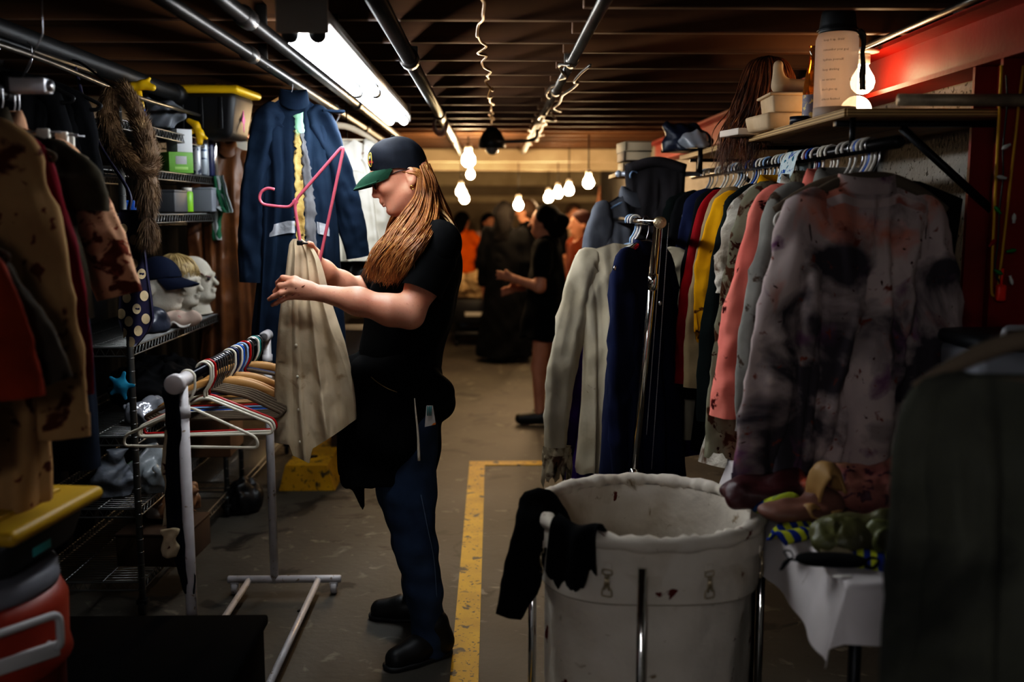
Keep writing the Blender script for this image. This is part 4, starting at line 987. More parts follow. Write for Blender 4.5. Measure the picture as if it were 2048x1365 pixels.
obj('neck_ring', tube([(.0575 * math.cos(x), .0575 * math.sin(x), .262) for x in np.linspace(0, 2 * PI, 40, endpoint=False)], .003, 6, closed=True), M_blackpl, t)
sp = spline([(.056, -.02, .262), (.068, -.024, .24), (.069, -.03, .16), (.066, -.035, .085)], 20)
obj('carry_strap', ribbon(sp, .018, .003, 0, 0.0, (.6, -.8, 0)), M_blackpl, t)
for k, sx in enumerate(('keep it up, drink!', 'remember your goal', 'hydrate yourself!', 'keep drinking', 'no excuses', "don't give up", 'almost finished')):
    V, F = text_mesh(sx, .0098); V[:, 0] *= .92; x = V[:, 0] - .052; ang_ = x / .0632; z = V[:, 1] + .222 - .0285 * k
    V = np.stack([.0632 * np.sin(ang_ - .15), -.0632 * np.cos(ang_ - .15), z + .003], 1); obj('lettering', (V, F), mat('print_dark', (30, 26, 24), .6), t, smooth=False)
V, F = text_mesh('12', .011); V = np.stack([.0634 * np.sin((V[:, 0] + .018) / .0632), -.0634 * np.cos((V[:, 0] + .018) / .0632), V[:, 1] + .11], 1); obj('lettering', (V, F), mat('print_faint', (90, 80, 70), .6), t, smooth=False)
# second round light behind the bottle
tt_ = thing('globe_lamp', 'round white glowing glass globe sitting on the shelf below the bare bulb', 'lamp', at(1712, 215, 3.3) * A(1, 1, 0) + A(0, 0, 1.819))
obj('glass_globe', ball((0, 0, .05), .05, 24, 16), mat('lit_globe', (255, 240, 220), .3, emit=(WARM, 16)), tt_); obj('globe_base', lathe([(.03, 0), (.03, .012), (.022, .02)], 20), mat('porcelain', (220, 210, 196), .3), tt_)
t = thing('glass_vase', 'narrow amber glass bottle standing just left of the grey water bottle', 'bottle', at(1622, 236, 3.2) * A(1, 1, 0) + A(0, 0, 1.819))
obj('bottle_body', lathe([(.024, 0), (.028, .006), (.028, .1), (.022, .15), (.012, .19), (.012, .235), (.015, .24), (.011, .24)], 28), mat('amber_glass', (176, 112, 40), .08, trans=.75), t)
obj('label_band', lathe([(.0285, .02), (.0285, .09)], 28, capb=False, capt=False), mat('amber_label', (120, 110, 120), .5, stains=[((210, 180, 110), 60, .55, .05)]), t)
# pale moulds
M_plas = mat('plaster', (206, 180, 146), .7, var=((176, 146, 110), 9, .3), bump=(20, .3))
def at_shelf(px, Y, z=1.819, d=0): 
    p = at(px, 240, Y); return A(p[0], Y, z + d)
t = thing('plaster_tray', 'pale square plaster tray, lower of the two stacked on the shelf', 'tray', at_shelf(1562, 3.5), .1)
V, F = box((0, 0, .028), (.17, .2, .056), .012); V[:, :2] *= (1 + .12 * V[:, 2:3] / .056); obj('tray_body', (V, F), M_plas, t)
t = thing('plaster_tray', 'pale rimmed plaster tray, upper one under the pointing hand mould', 'tray', at_shelf(1578, 3.5, d=.057), -.05)
V, F = box((0, 0, .03), (.15, .18, .06), .008); V[:, :2] *= (1 + .1 * V[:, 2:3] / .06); obj('tray_body', (V, F), M_plas, t); obj('tray_rim', box((0, 0, .062), (.185, .21, .01), .004), M_plas, t)
q = Solid((-.14, -.06, -.02), (.14, .06, .14), .005)
q.cone((-.05, 0, .03), (.12, 0, .026), .026, .02, .02).cone((-.06, 0, .03), (-.066, 0, .09), .026, .016, .02).ell((-.064, 0, .1), (.016, .014, .016), .01).cut((0, 0, .002), (0, 0, -1))
tag(obj('hand_mould', q.mesh(), M_plas, loc=at_shelf(1590, 3.5, d=.126)), 'pale mould with one upright thumb lying on top of the plaster trays', 'mould')
t = thing('tape_roll', 'small dark blue tape roll at the shelf edge below the plaster trays', 'tape', at_shelf(1600, 3.2))
a = np.linspace(0, 2 * PI, 24, endpoint=False); obj('roll', lathe([(.018, 0), (.032, 0), (.032, .024), (.018, .024), (.018, 0)], 24, capb=False, capt=False), mat('dark_tape', (20, 22, 34), .4), t)
obj('core', lathe([(.016, .002), (.018, .002), (.018, .022), (.016, .022)], 24, capb=False, capt=False), M_ivory, t)
# reddish wig draped over the shelf edge
wg = thing('wig', 'long auburn wig spilling over the plywood shelf edge', 'wig', at_shelf(1522, 3.85)); wg.scale = (.8, .8, .92)
o0 = np.array(wg.location)
q = Solid((-.16, -.16, -.02), (.16, .16, .34), .008); q.ell((.03, 0, .20), (.10, .11, .12), .02).cone((.03, 0, .0), (.03, 0, .1), .08, .085, .04).noise(.01, 9, 2); obj('wig_stand', q.mesh(), mat('wig_form', (96, 52, 26), .6), wg)
M_wig = mat('auburn_hair', (122, 68, 34), .45, var=((52, 28, 16), 14, .6), streak=((176, 116, 62), (60, 60, 4), .58, .75))
gd = []
for k in range(14):
    an = R(150 + k * 15); c = math.cos(an); si = math.sin(an)
    out = 1 if c < -.2 else 0
    gd.append(np.array([(.03 + .01 * c, .01 * si, .325), (.03 + .075 * c, .08 * si, .295), (.03 + .115 * c, .12 * si, .20), (.03 + .135 * c - .02 * out, .135 * si, .09), (.03 + .15 * c - .05 * out, .145 * si, .02 - .03 * out), (.03 + .165 * c - .06 * out, .15 * si, .008 - .17 * out)]))
obj('hair', strands(gd, 640, .0036, 21, .012, .026, 30), M_wig, wg)
# white papers, bag, boxes farther along the shelf
tag(obj('paper_pad', box((0, 0, .012), (.12, .16, .024), .003), mat('cream_paper', (222, 206, 190), .7), loc=at_shelf(1488, 3.72), rot=(0, 0, .2)), 'folded white paper pad lying at the shelf edge under the wig', 'paper')
q = Solid((-.2, -.2, 0), (.2, .2, .26), .009); q.ell((0, 0, .06), (.12, .12, .08), .03).cone((-.06, 0, .09), (-.10, 0, .13), .04, .02, .03).cone((.02, 0, .1), (.04, 0, .13), .04, .02, .03).noise(.022, 8, 4).cut((0, 0, .002), (0, 0, -1))
tag(obj('plastic_bag', q.mesh(), mat('dark_blue_bag', (30, 36, 52), .35, bump=(18, .8)), loc=at_shelf(1325, 5.0) * A(1, 1, 1) + A(.1, -.12, 0)), 'crumpled dark blue plastic bag at the far end of the plywood shelf', 'bag')
q = Solid((-.1, -.08, 0), (.1, .08, .12), .006); q.ell((0, 0, .04), (.06, .05, .045), .02).noise(.02, 10, 6).cut((0, 0, .002), (0, 0, -1))
tag(obj('plastic_wrap', q.mesh(), mat('clear_wrap', (200, 205, 215), .08, trans=.6), loc=at_shelf(1392, 4.55)), 'small shiny clear plastic wrap beside the blue bag on the shelf', 'plastic wrap')

# ================================================================== clothes on the right rail
RR = A(.99, 0, 1.715)
M_td = mat('tie_dye', (204, 186, 178), .9, var=((160, 142, 140), 5, .3), stains=[((196, 128, 108), 6.0, .57, .12), ((62, 55, 60), 5.0, .47, .14), ((110, 72, 100), 8, .60, .12), ((120, 60, 44), 26, .64, .06), ((54, 14, 12), 40, .68, .03)], weave=500, bump=(7, .5))
M_pink = cloth('pink_blood_shirt', (232, 138, 122), (214, 112, 100), [((64, 12, 14), 13, .62, .03), ((170, 60, 52), 5, .6, .1)], wr=10)
M_greyc = cloth('grey_stained', (150, 146, 138), (110, 106, 100), [((70, 56, 46), 14, .6, .06)])
M_camo = cloth('bloody_camo', (128, 124, 104), (92, 88, 72), [((66, 40, 24), 16, .55, .05), ((50, 20, 12), 30, .62, .04)], wr=10)
M_black2 = cloth('black_wool', (13, 13, 16), (8, 8, 10))
M_yelT = cloth('torn_yellow', (226, 166, 20), (190, 130, 12), [((90, 50, 12), 22, .64, .05)])
M_redT = cloth('dark_red_cloth', (150, 18, 26), (100, 10, 18)); M_tan = cloth('tan_cloth', (168, 146, 112), (130, 110, 82)); M_dkgreen = cloth('dark_green_cloth', (20, 28, 26), (12, 18, 18))
M_lace = cloth('white_lace', (206, 198, 184), (150, 136, 118), [((96, 74, 58), 14, .58, .1)], wr=40, wrs=.9)
g = 'clothes on the right rail under the shelf'
def rg(Y, S, m, name, label, cat, hk=None, hm=None, yaw=0, dx=0.0, **kw):
    hanger(hk or 'plastic', hm or M_whitepl, RR + A(0, Y, 0), yaw, 'hanger of the %s' % label.split(' on the')[0].split(',')[0], 'filled hangers on the right rail')
    return garment(name, label, cat, RR + A(dx, Y, 0), yaw, S, m, g, **kw)
S = Shape(.205, .82, .235, .045, .10, .46, .08, .030, 4, 41, dip=.02, tuck=.92, lean=-.02, wr=.012, drift=1.6, hem=([-1, 0, 1], [.02, -.01, .05]), crease=((.12, .06, -.05, .34, .022, .07), (-.05, .34, -.5, .85, .026, .08), (.72, .16, .45, .62, .02, .07), (.5, .5, .2, .98, .02, .07), (-.7, .3, -.62, .9, .016, .06), (.05, .42, .5, .5, .012, .05)))
td = rg(2.615, S, M_td, 'tie_dye_shirt', 'large mauve and grey tie-dyed shirt at the near end of the rail', 'shirt', 'wood', M_brownpl, yaw=.10, dx=-.012, drop=.105, slv=dict(length=.72, ang=12, r0=.085, r1=.055, flat=.5, fwd=-.06, wr=.13), slvR=dict(ang=1, length=.56, bend=.03, elbow=.04, r0=.075), collar='stand', cuffs=True)
obj('back_seam', S.strip(-.80, .86, .02, .05, .006, n=40, m=5), mat('tie_dye_yoke', (186, 166, 160), .9, stains=[((150, 96, 84), 9, .55, .1)], weave=500), td)
for sd in (-1, 1):
    P = S.p(np.full(30, sd * .80), np.full(30, -.62), np.linspace(.06, .36, 30)) + A(0, -.004, 0); obj('armhole_seam', tube(P, .003, 5), mat('seam_dark', (70, 56, 54), .9), td)
for k, (x0, x1, za, zb) in enumerate(((-.15, -.45, .25, .95), (.2, .05, .1, .45))):
    pass
S = Shape(.21, .86, .24, .03, .08, .36, .07, .026, 5, 42, rag=.015)
rg(2.93, S, M_pink, 'pink_shirt', 'salmon pink shirt with blood splashes behind the tie-dyed shirt', 'shirt', yaw=.06, slv=dict(length=.60, ang=11, r0=.085, r1=.072, rag=.0, flat=.6), collar='fold')
rg(2.83, Shape(.2, .8, .22, .025, .05, .36, .07, .02, 5, 43), M_greyc, 'grey_shirt', 'grey stained shirt squeezed between the tie-dyed and pink shirts', 'shirt', yaw=.05, slv=dict(length=.62, ang=8, r0=.08, r1=.055), collar='fold')
rg(3.06, Shape(.21, .96, .24, .03, .07, .34, .07, .025, 5, 44, rag=.05), M_camo, 'camouflage_jacket', 'blotched olive camouflage jacket with torn hem behind the pink shirt', 'jacket', yaw=.05, slv=dict(length=.74, ang=8, r0=.09, r1=.07, rag=.03), collar='fold')
S = Shape(.19, .9, .3, .03, .12, .34, .07, .03, 6, 45)
ld_ = rg(3.20, S, M_lace, 'lace_dress', 'ivory lace dress with puffed beaded sleeve and brown stains', 'dress', yaw=.04, slv=dict(length=.26, ang=14, r0=.10, r1=.085, wr=.2), collar='stand')
b0 = A(-S.W - .02, -.07, -.16)
bd_ = []
for k in range(4):
    cx_, cz_ = (.03 - .03 * (k % 2), -.06 * k); 
    for j in range(5):
        an = j * 2 * PI / 5 + k; c = b0 + A(cx_ + .022 * math.cos(an), 0, cz_ + .05 + .022 * math.sin(an))
        bd_.append(tube([c + A(.013 * math.cos(x), -.004, .008 * math.sin(x)) for x in np.linspace(0, 2 * PI, 10, endpoint=False)], .0032, 5, closed=True))
o = obj('lace_flowers', join(bd_), mat('pearl_bead', (228, 222, 210), .25), ld_)
rg(3.33, Shape(.2, .9, .22, .03, .06, .36, .07, .02, 5, 46), M_dkgreen, 'dark_jacket', 'very dark green jacket behind the lace dress', 'jacket', yaw=.03, slv=dict(length=.7, ang=8))
rg(3.44, Shape(.22, .5, .2, .025, .06, .36, .07, .03, 5, 47, rag=.10), M_yelT, 'yellow_shirt', 'bright yellow shirt torn to shreds at the hem', 'shirt', yaw=.03, slv=dict(length=.40, ang=9, r0=.085, r1=.06, rag=.07), collar='fold')
rg(3.54, Shape(.21, .8, .22, .03, .07, .36, .07, .02, 5, 48), M_tan, 'tan_shirt', 'tan brown shirt between the yellow and the red garments', 'shirt', 'slim', M_brownpl, yaw=.02, slv=dict(length=.62, ang=9))
rg(3.64, Shape(.22, .8, .22, .03, .07, .36, .07, .02, 5, 49), M_redT, 'red_shirt', 'deep red shirt beyond the tan one', 'shirt', yaw=.02, slv=dict(length=.62, ang=9))
for k, (Y, c, nm) in enumerate(((3.77, M_black2, 'first'), (3.97, M_navy, 'second'), (4.2, M_black2, 'third'), (4.5, M_dkgreen, 'fourth'))):
    rg(Y, Shape(.21, 1.0, .22, .035, .08, .36, .07, .02, 4, 50 + k), c, 'dark_coat', 'dark coat deep in the right rail, %s beyond the red shirt' % nm, 'coat', 'slim', M_brownpl, yaw=.02 * k, slv=dict(length=.7, ang=6))
rg(2.74, Shape(.21, .95, .22, .03, .05, .40, .08, .02, 4, 60), M_black2, 'black_coat', 'black coat with feathery shoulder, right behind the tie-dyed shirt', 'coat', 'wood', M_brownpl, yaw=-.05, dx=.09, slv=dict(length=.72, ang=4, r0=.10), sl=False, sr=False, collar=None)
# many empty or hidden hangers whose hooks line the rail
hc = [(2.645, M_whitepl, 'white', 'right behind the tie-dyed shirt, first hook'), (2.675, M_whitepl, 'white', 'right behind the tie-dyed shirt, second hook'), (2.69, M_bluepl, 'blue', 'right behind the tie-dyed shirt, beside white hooks'), (2.71, M_whitepl, 'white', 'just past the tie-dyed shirt hook'), (2.79, M_whitepl, 'white', 'beside the grey shirt hook'),
      (2.965, M_ivory, 'ivory', 'just past the pink shirt hook'), (2.99, M_whitepl, 'white', 'next to the ivory hook past the pink shirt'), (3.10, M_bluepl, 'bright blue', 'past the camouflage jacket hook'), (3.12, M_maroonpl, 'maroon', 'next to the bright blue hook'), (3.14, M_whitepl, 'white', 'next to the maroon hook'),
      (3.37, M_whitepl, 'white', 'beyond the patterned scarf'), (3.40, M_lbluepl, 'pale blue', 'beyond the patterned scarf'), (3.48, M_ivory, 'ivory', 'past the yellow shirt hook'), (3.59, M_lbluepl, 'pale blue', 'past the tan shirt hook'), (3.69, M_whitepl, 'white', 'past the red shirt hook'), (3.72, M_navypl, 'navy', 'past the red shirt hook'),
      (3.80, M_whitepl, 'white', 'past the first dark coat'), (3.84, M_bluepl, 'blue', 'past the first dark coat'), (3.88, M_ivory, 'ivory', 'before the second dark coat'), (4.02, M_whitepl, 'white', 'past the second dark coat'), (4.07, M_lbluepl, 'pale blue', 'past the second dark coat'), (4.12, M_whitepl, 'white', 'before the third dark coat'),
      (4.3, M_ivory, 'ivory', 'past the third dark coat'), (4.36, M_whitepl, 'white', 'past the third dark coat'), (4.6, M_whitepl, 'white', 'at the far end of the right rail'), (4.66, M_lbluepl, 'pale blue', 'at the far end of the right rail')]
for Y, m, cn_, w_ in hc: hanger('plastic', m, RR + A(0, Y, 0), rng.uniform(-.1, .1), '%s plastic hanger %s' % (cn_, w_), 'empty hangers on the right rail')
# patterned scarf over the rail
P = []
sc_ = []
for v in np.linspace(0, 1, 16):
    pts = np.array([(-.05, 0, -.13), (-.04, 0, -.06), (-.024, 0, .004), (0, 0, .026), (.024, 0, .0), (.036, 0, -.06), (.05, 0, -.14)])
    q = spline(pts, 26); q[:, 1] = (v - .5) * .16 + .004 * np.sin(q[:, 2] * 40 + v * 20); q[:, 0] *= 1 + .12 * math.sin(v * 19); sc_.append(q)
Vs = np.array(sc_).reshape(-1, 3)
tag(obj('scarf', (Vs, gridF(16, 26)), mat('flower_scarf', (196, 206, 206), .8, stains=[((30, 100, 120), 26, .56, .03), ((50, 80, 150), 34, .60, .03)], weave=500), loc=RR + A(0, 3.26, 0)), 'pale scarf with teal blossoms wrapped over the right rail', 'scarf')
# hooks wire hanger and grey clothes hanging at the far end of the shelf
t = thing('wall_bar', 'short white metal bar at the far end of the shelf carrying grey clothes', 'rail', at(1250, 348, 4.55))
obj('bar', tube([(-.03, 0, 0), (.34, 0, .0)], .011, 10), mat('white_bar', (200, 205, 215), .3, .3), t); obj('bar_end', ball((-.03, 0, 0), .016, 12, 8), mat('white_bar', (200, 205, 215), .3, .3), t); obj('bar_post', tube([(.34, 0, 0), (.34, .0, .12)], .011, 10), M_blackmetal, t)
hp = at(1268, 352, 4.5)
hanger('plastic', M_lbluepl, hp, .5, 'pale blue plastic hanger holding the grey hoodie on the short white bar', 'hangers on the short white bar')
M_gh = cloth('grey_hood', (120, 122, 128), (92, 94, 100)); M_gt = cloth('charcoal_trouser', (62, 58, 60), (44, 42, 44), wr=8, wrs=.6)
garment('grey_jacket', 'light grey jacket hanging behind the cream shirt at the shelf end', 'jacket', hp + A(.0, .02, -.0), .5, Shape(.22, .75, .22, .04, .08, .5, .06, .02, 4, 71, tuck=.95), M_gh, slv=dict(length=.6, ang=6), collar='fold')
tr = thing('grey_trousers', 'charcoal trousers draped over the short white bar at the shelf end', 'trousers', at(1312, 330, 4.52))
for k, x in enumerate((-.055, .05)):
    q = Shape(.085, .52, .10, .035, .045, .02, .02, .012, 3, 74 + k, dip=0, wr=.006); obj('trouser_leg', q.mesh(50, 30), M_gt, tr, loc=(x, 0, 0))
obj('waist_fold', tube(spline([(-.13, 0, -.02), (0, 0, .012), (.13, 0, -.02)], 12), .032, 12, flat=.8), M_gt, tr)
for k, (px, Y, h0, c) in enumerate(((1243, 4.95, 0, (150, 130, 100)), (1243, 4.95, .055, (70, 60, 54)), (1243, 4.95, .10, (140, 128, 106)))):
    p = at(px, 347, Y); bk = thing('book', ['thick tan book, lowest of the stack at the shelf end', 'dark book, middle of the stack at the shelf end', 'pale book, topmost of the stack at the shelf end'][k], 'book', (p[0] + .06, Y, p[2] + h0), .05 * k, 'stack of books at the shelf end')
    obj('cover', join([box((0, 0, .003), (.13, .2, .005), .001), box((0, 0, .047), (.13, .2, .005), .001), box((-.064, 0, .025), (.004, .2, .048), .001)]), mat('book_cover_%d' % k, c, .6), bk); obj('pages', box((.002, 0, .025), (.12, .19, .039), .001), mat('book_pages', (214, 196, 164), .8), bk)
tag(obj('side_shelf', box((0, 0, 0), (.34, .4, .02), .002), M_ply, loc=at(1243, 347, 4.95) + A(.13, 0, -.011)), 'small dark board carrying the stack of books beyond the main shelf', 'shelf')

# ================================================================== canvas hamper
HCX, HCY, HR, HZ2 = .41, 2.55, .288, .775
M_canvas = cloth('white_canvas', (212, 202, 188), (196, 186, 170), [((92, 30, 22), 13, .69, .015), ((160, 144, 120), 4, .58, .16), ((140, 122, 98), 18, .66, .08)], wr=13, wrs=.7)
hm = thing('laundry_hamper', 'tall round white canvas laundry hamper on a chrome frame', 'hamper', (HCX, HCY, 0))
a = np.linspace(0, 2 * PI, 128, endpoint=False)
def hrow(r, z, w=0.0, f=5, ph=0): 
    rr = r * (1 + w * (np.sin(f * a + ph) + .6 * np.sin(2 * f * a + ph * 2 + 1))); return np.stack([rr * np.cos(a), rr * np.sin(a), np.full(128, z) + 0 * a], 1)
rows = [hrow(.268 + .006 * (z / .7), z, .005 + .012 * math.sin(PI * min(1, z / .7)), 5, .6 + z) for z in np.linspace(.10, .735, 34)] + [hrow(.285, .745), hrow(.292, .752)]
V = np.concatenate(rows); V[:, :2] *= (1 + (.010 * snoise(V, 4, 3, 3) + .022 * ridge(V * A(1, 1, .5), 2.6, 4)) * np.interp(V[:, 2], [.1, .3, .55, .72, .76], [.3, 1, 1, .35, .1]))[:, None] - 0
obj('canvas_bag', (V, gridF(len(rows), 128, wrap_m=True)), M_canvas, hm)
rows = [hrow(.27, .755), hrow(.266, .74)] + [hrow(.262 + .004 * math.sin(z * 9), z, .008 + .008 * (z < .6), 5, 2 + z * 2) for z in np.linspace(.72, .13, 26)] + [hrow(.2, .12), hrow(.02, .12)]
V = np.concatenate(rows); V[:, :2] *= (1 + .012 * snoise(V, 7, 9, 3) - .02 * np.clip(ridge(V * A(1, 1, .8), 4, 12), 0, 1))[:, None]
obj('inner_lining', (V, gridF(len(rows), 128, wrap_m=True)), M_canvas, hm)
# hem roll over the frame ring, gathered on the inside
mj, mn = 128, 14; b = np.linspace(0, 2 * PI, mn, endpoint=False); aa, bb = np.meshgrid(a, b, indexing='ij')
ruf = .0028 * np.sin(46 * aa + 2 * np.sin(5 * aa)) * np.clip(-np.cos(bb) + .5, 0, 1) + .0015 * np.sin(17 * aa)
rt = .0195 + ruf * 1.5; V = np.stack([(HR + rt * np.cos(bb)) * np.cos(aa), (HR + rt * np.cos(bb)) * np.sin(aa), HZ2 - .012 + rt * 1.05 * np.sin(bb)], -1)
obj('rim', (V.reshape(-1, 3), gridF(mj, mn, True, True)), M_canvas, hm)
rows = [hrow(.296, .752), hrow(.301, .738), hrow(.302, .718), hrow(.3015, .700)]; V = np.concatenate(rows); V[-128:, 2] += .012 * np.abs(np.sin(2 * a + .3)) - .01
obj('hem_flap', (V, gridF(4, 128, wrap_m=True)), M_canvas, hm)
rows = [hrow(.2925, z, .003, 5, 1) for z in (.71, .67, .63, .605)]; V = np.concatenate(rows); V[-128:, 2] += .01 * np.sin(3 * a); obj('reinforcing_band', (V, gridF(4, 128, wrap_m=True)), M_canvas, hm)
rows = [hrow(.2935, .608 - .003 * k, .003, 5, 1) for k in range(2)]; V = np.concatenate(rows); V[:, 2] += .01 * np.sin(3 * np.tile(a, 2)); obj('stitching', (V, gridF(2, 128, wrap_m=True)), mat('stitch', (150, 138, 120), .9), hm)
for an in (-101, 178, 45, 135, -2):
    c, s_ = math.cos(R(an)), math.sin(R(an)); obj('frame_post', tube([(.305 * c, .305 * s_, .03), (.305 * c, .305 * s_, .712)], .0115, 14), M_chrome, hm)
obj('frame_ring', tube([(.3 * math.cos(x), .3 * math.sin(x), .06) for x in a[::2]], .009, 8, closed=True), M_chrome, hm)
obj('base_disc', lathe([(.27, .07), (.27, .1)], 64), mat('hamper_base', (60, 58, 54), .6), hm)
for an in (-135, -45, 45, 135): 
    c, s_ = math.cos(R(an)), math.sin(R(an)); obj('caster', cyl((.27 * c - .012, .27 * s_, .028), (.27 * c + .012, .27 * s_, .028), .028, 18, bev=.004), M_blackpl, hm)
for an in (-117, -70, -30, -160, 168):
    c, s_ = math.cos(R(an)), math.sin(R(an)); rot = (0, 0, R(an) + PI / 2)
    k = obj('snap_clip', join([tube(rounded([(-.012, 0, 0), (.012, 0, 0), (.012, 0, -.013), (-.012, 0, -.013)], .004, 4, closed=True), .0017, 6, closed=True), tube([(-.003, -.002, -.013), (-.006, -.004, -.05)], .002, 6), tube([(.003, -.002, -.013), (.006, -.004, -.05)], .002, 6), tube([(0, -.003, -.02), (0, -.003, -.04)], .0032, 6),
        tube(rounded([(-.013, -.002, -.066), (.013, -.002, -.066), (.012, -.002, -.05), (.006, -.002, -.044), (-.006, -.002, -.044), (-.012, -.002, -.05)], .005, 4, closed=True), .0018, 6, closed=True)]), mat('clip_nickel', (196, 180, 150), .35, .7), hm, loc=(.3045 * c, .3045 * s_, .698), rot=rot)
    obj('strap', box((0, .002, .008), (.022, .004, .02), .001), M_canvas, k)
# black garments thrown over the rim
def drape(name, label, an, w, prof, seed, torn=.0, skew=0.0, m=M_blk2):
    """cloth lying over the hamper rim at angle an; prof: (outward, z) profile from inside to outside"""
    P = spline([(r, 0, z) for r, z in prof], 36); n = 26; u = np.linspace(-1, 1, n); g_ = np.random.default_rng(seed)
    V = np.zeros((36, n, 3)); tt = np.linspace(0, 1, 36)
    for i in range(36):
        ww = w * (1 - .1 * math.sin(tt[i] * 5 + seed)) * .5; off = u * ww + skew * max(0, tt[i] - .4) ** 1.2
        fold = .010 * np.sin(u * 5 + seed + tt[i] * 2) * min(1, abs(P[i, 0] - .288) * 22 + .1)
        ex = (1 - np.sqrt(np.maximum(0, 1 - (off * .6 / .3) ** 2))) * .3 if P[i, 0] > .28 else 0
        V[i, :, 0] = P[i, 0] - ex + fold; V[i, :, 1] = off; V[i, :, 2] = P[i, 2] + .008 * np.sin(u * 3 + seed)
    if torn: V[-5:, :, 2] += torn * snoise(np.stack([u * .2, u * 0, u * 0], 1), 7, seed, 3)[None, :] * np.linspace(.1, 1, 5)[:, None]
    V = V.reshape(-1, 3); c, s_ = math.cos(R(an)), math.sin(R(an))
    M = A([c, -s_, 0], [s_, c, 0], [0, 0, 1]); V2 = V @ M.T; nrm = V2 * A(1, 1, 0); nrm /= np.linalg.norm(nrm, axis=1)[:, None]
    th = V2 + (nrm * .6 + A(0, 0, .6)) * .006; N_ = len(V)
    F = gridF(36, n); bd = [i * n for i in range(36)] + [35 * n + j for j in range(1, n)] + [i * n + n - 1 for i in range(34, -1, -1)] + [j for j in range(n - 2, 0, -1)]
    F = [f[::-1] for f in F] + [tuple(i + N_ for i in f) for f in F] + [(bd[k], bd[(k + 1) % len(bd)], bd[(k + 1) % len(bd)] + N_, bd[k] + N_) for k in range(len(bd))]
    return tag(obj(name, (np.concatenate([V2, th]), F), m, loc=(HCX, HCY, 0)), label, 'garment')
P = spline([at(1128, 1070, 2.53), at(1108, 1030, 2.52), at(1080, 1006, 2.50), at(1068, 1045, 2.47), at(1056, 1110, 2.46), at(1038, 1175, 2.46), at(1020, 1232, 2.46)], 40)
V, F = tube(P, np.interp(np.linspace(0, 1, 40), [0, .2, .35, .5, .8, .95, 1], [.03, .04, .044, .052, .05, .04, .034]), 28, flat=.42, flatdir=(0, 1, 0))
V = V + .006 * np.stack([snoise(V, 9, i, 3) for i in range(3)], 1)
tag(obj('black_legging', (V, F), M_blk2), 'black legging-like garment draped over the rim at the hamper left side', 'garment')
drape('black_rag', 'torn black cloth folded over the front rim of the hamper', -134, .14, [(.252, .70), (.262, .752), (.275, .782), (.29, .794), (.312, .778), (.318, .72), (.320, .655)], 5, .05)

# ================================================================== table with masks
t = thing('table', 'plain dark folding table under the white cloth', 'table', (1.08, 2.5, 0))
obj('tabletop', box((0, 0, .755), (.66, 1.0, .03), .006), mat('table_grey', (60, 58, 56), .6), t)
for x in (-.28, .28):
    for y in (-.42, .42): obj('leg', tube([(x, y, 0), (x, y, .74)], .014, 12), M_blackmetal, t)
nx, ny = 60, 80; X0, X1, Y0, Y1_ = .735, 1.42, 1.97, 3.02; sx_ = np.linspace(-.16, .70, nx); sy_ = np.linspace(-.12, 1.06, ny)
SX, SY = np.meshgrid(sx_, sy_, indexing='ij')
dx_ = np.clip(-SX, 0, None); dy_ = np.clip(-SY, 0, None)
fl = .022 * np.sin(SY * 13 + 1) + .012 * np.sin(SY * 29)
X = X0 + np.clip(SX, 0, None) - .012 * np.clip(dx_ * 12, 0, 1) - np.clip(dx_ - .02, 0, None) * (.18 + fl * 3) - .10 * dy_ * (SX < .1)
Yc = Y0 + np.clip(SY, 0, None) - .012 * np.clip(dy_ * 12, 0, 1) - np.clip(dy_ - .02, 0, None) * (.16 + .12 * np.sin(SX * 14))
Z = .776 - np.maximum(dx_, dy_) * .97 - .16 * np.minimum(dx_, dy_) + .003 * np.sin(SX * 17 + SY * 9) * (dx_ + dy_ == 0)
Z = np.where((dy_ > 0) & (SX > .10), .776 - dy_ * .35, Z)
V = np.stack([X, Yc, Z], -1).reshape(-1, 3); F = gridF(nx, ny)
tag(obj('tablecloth', (V, F), cloth('white_cotton', (206, 198, 196), (190, 182, 178), [((150, 140, 134), 9, .66, .1)], wr=9, wrs=.4)), 'white cotton cloth over the table, one corner hanging down beside the hamper', 'tablecloth')
TZ = .785
M_latex = mat('flesh_latex', (150, 100, 84), .5, var=((118, 64, 64), 9, .4), stains=[((70, 22, 40), 20, .58, .03), ((176, 130, 96), 7, .6, .1)], bump=(26, .9))
M_inner = mat('latex_inside', (170, 134, 84), .6, var=((140, 104, 62), 8, .3))
q = Solid((-.24, -.16, -.02), (.26, .2, .24), .006)
q.ell((.04, .03, .07), (.17, .11, .085), .03).ell((.16, .05, .1), (.08, .07, .09), .04).ell((-.04, .02, .1), (.08, .08, .06), .03)
for k in range(16):
    g_ = np.random.default_rng(200 + k); p0 = A(g_.uniform(-.1, .22), g_.uniform(-.08, .06), g_.uniform(.08, .16)); d_ = g_.normal(size=3) * .05
    q.chain([p0, p0 + d_ * .6 + g_.normal(size=3) * .01, p0 + d_ * 1.3], (.006, .005, .003), .012)
q.noise(.012, 8, 5).cut((0, 0, .002), (0, 0, -1))
mk = thing('latex_mask', 'flesh-coloured veined latex mask slumped on the table, pale inside showing', 'mask', at(1712, 1010, 2.42) * A(1, 1, 0) + A(.0, 0, TZ)); mk.scale = (.78,) * 3
obj('mask_skin', q.mesh(1), M_latex, mk)
hz = spline([(-.09, 0, .012), (-.15, 0, .035), (-.165, 0, .1), (-.145, 0, .165), (-.115, 0, .175), (-.085, 0, .15), (-.075, 0, .1)], 30)
obj('neck_flap', ribbon(hz + A(0, -.05, 0), .12, .008, 3, .12, (0, 1, 0)), M_inner, mk)
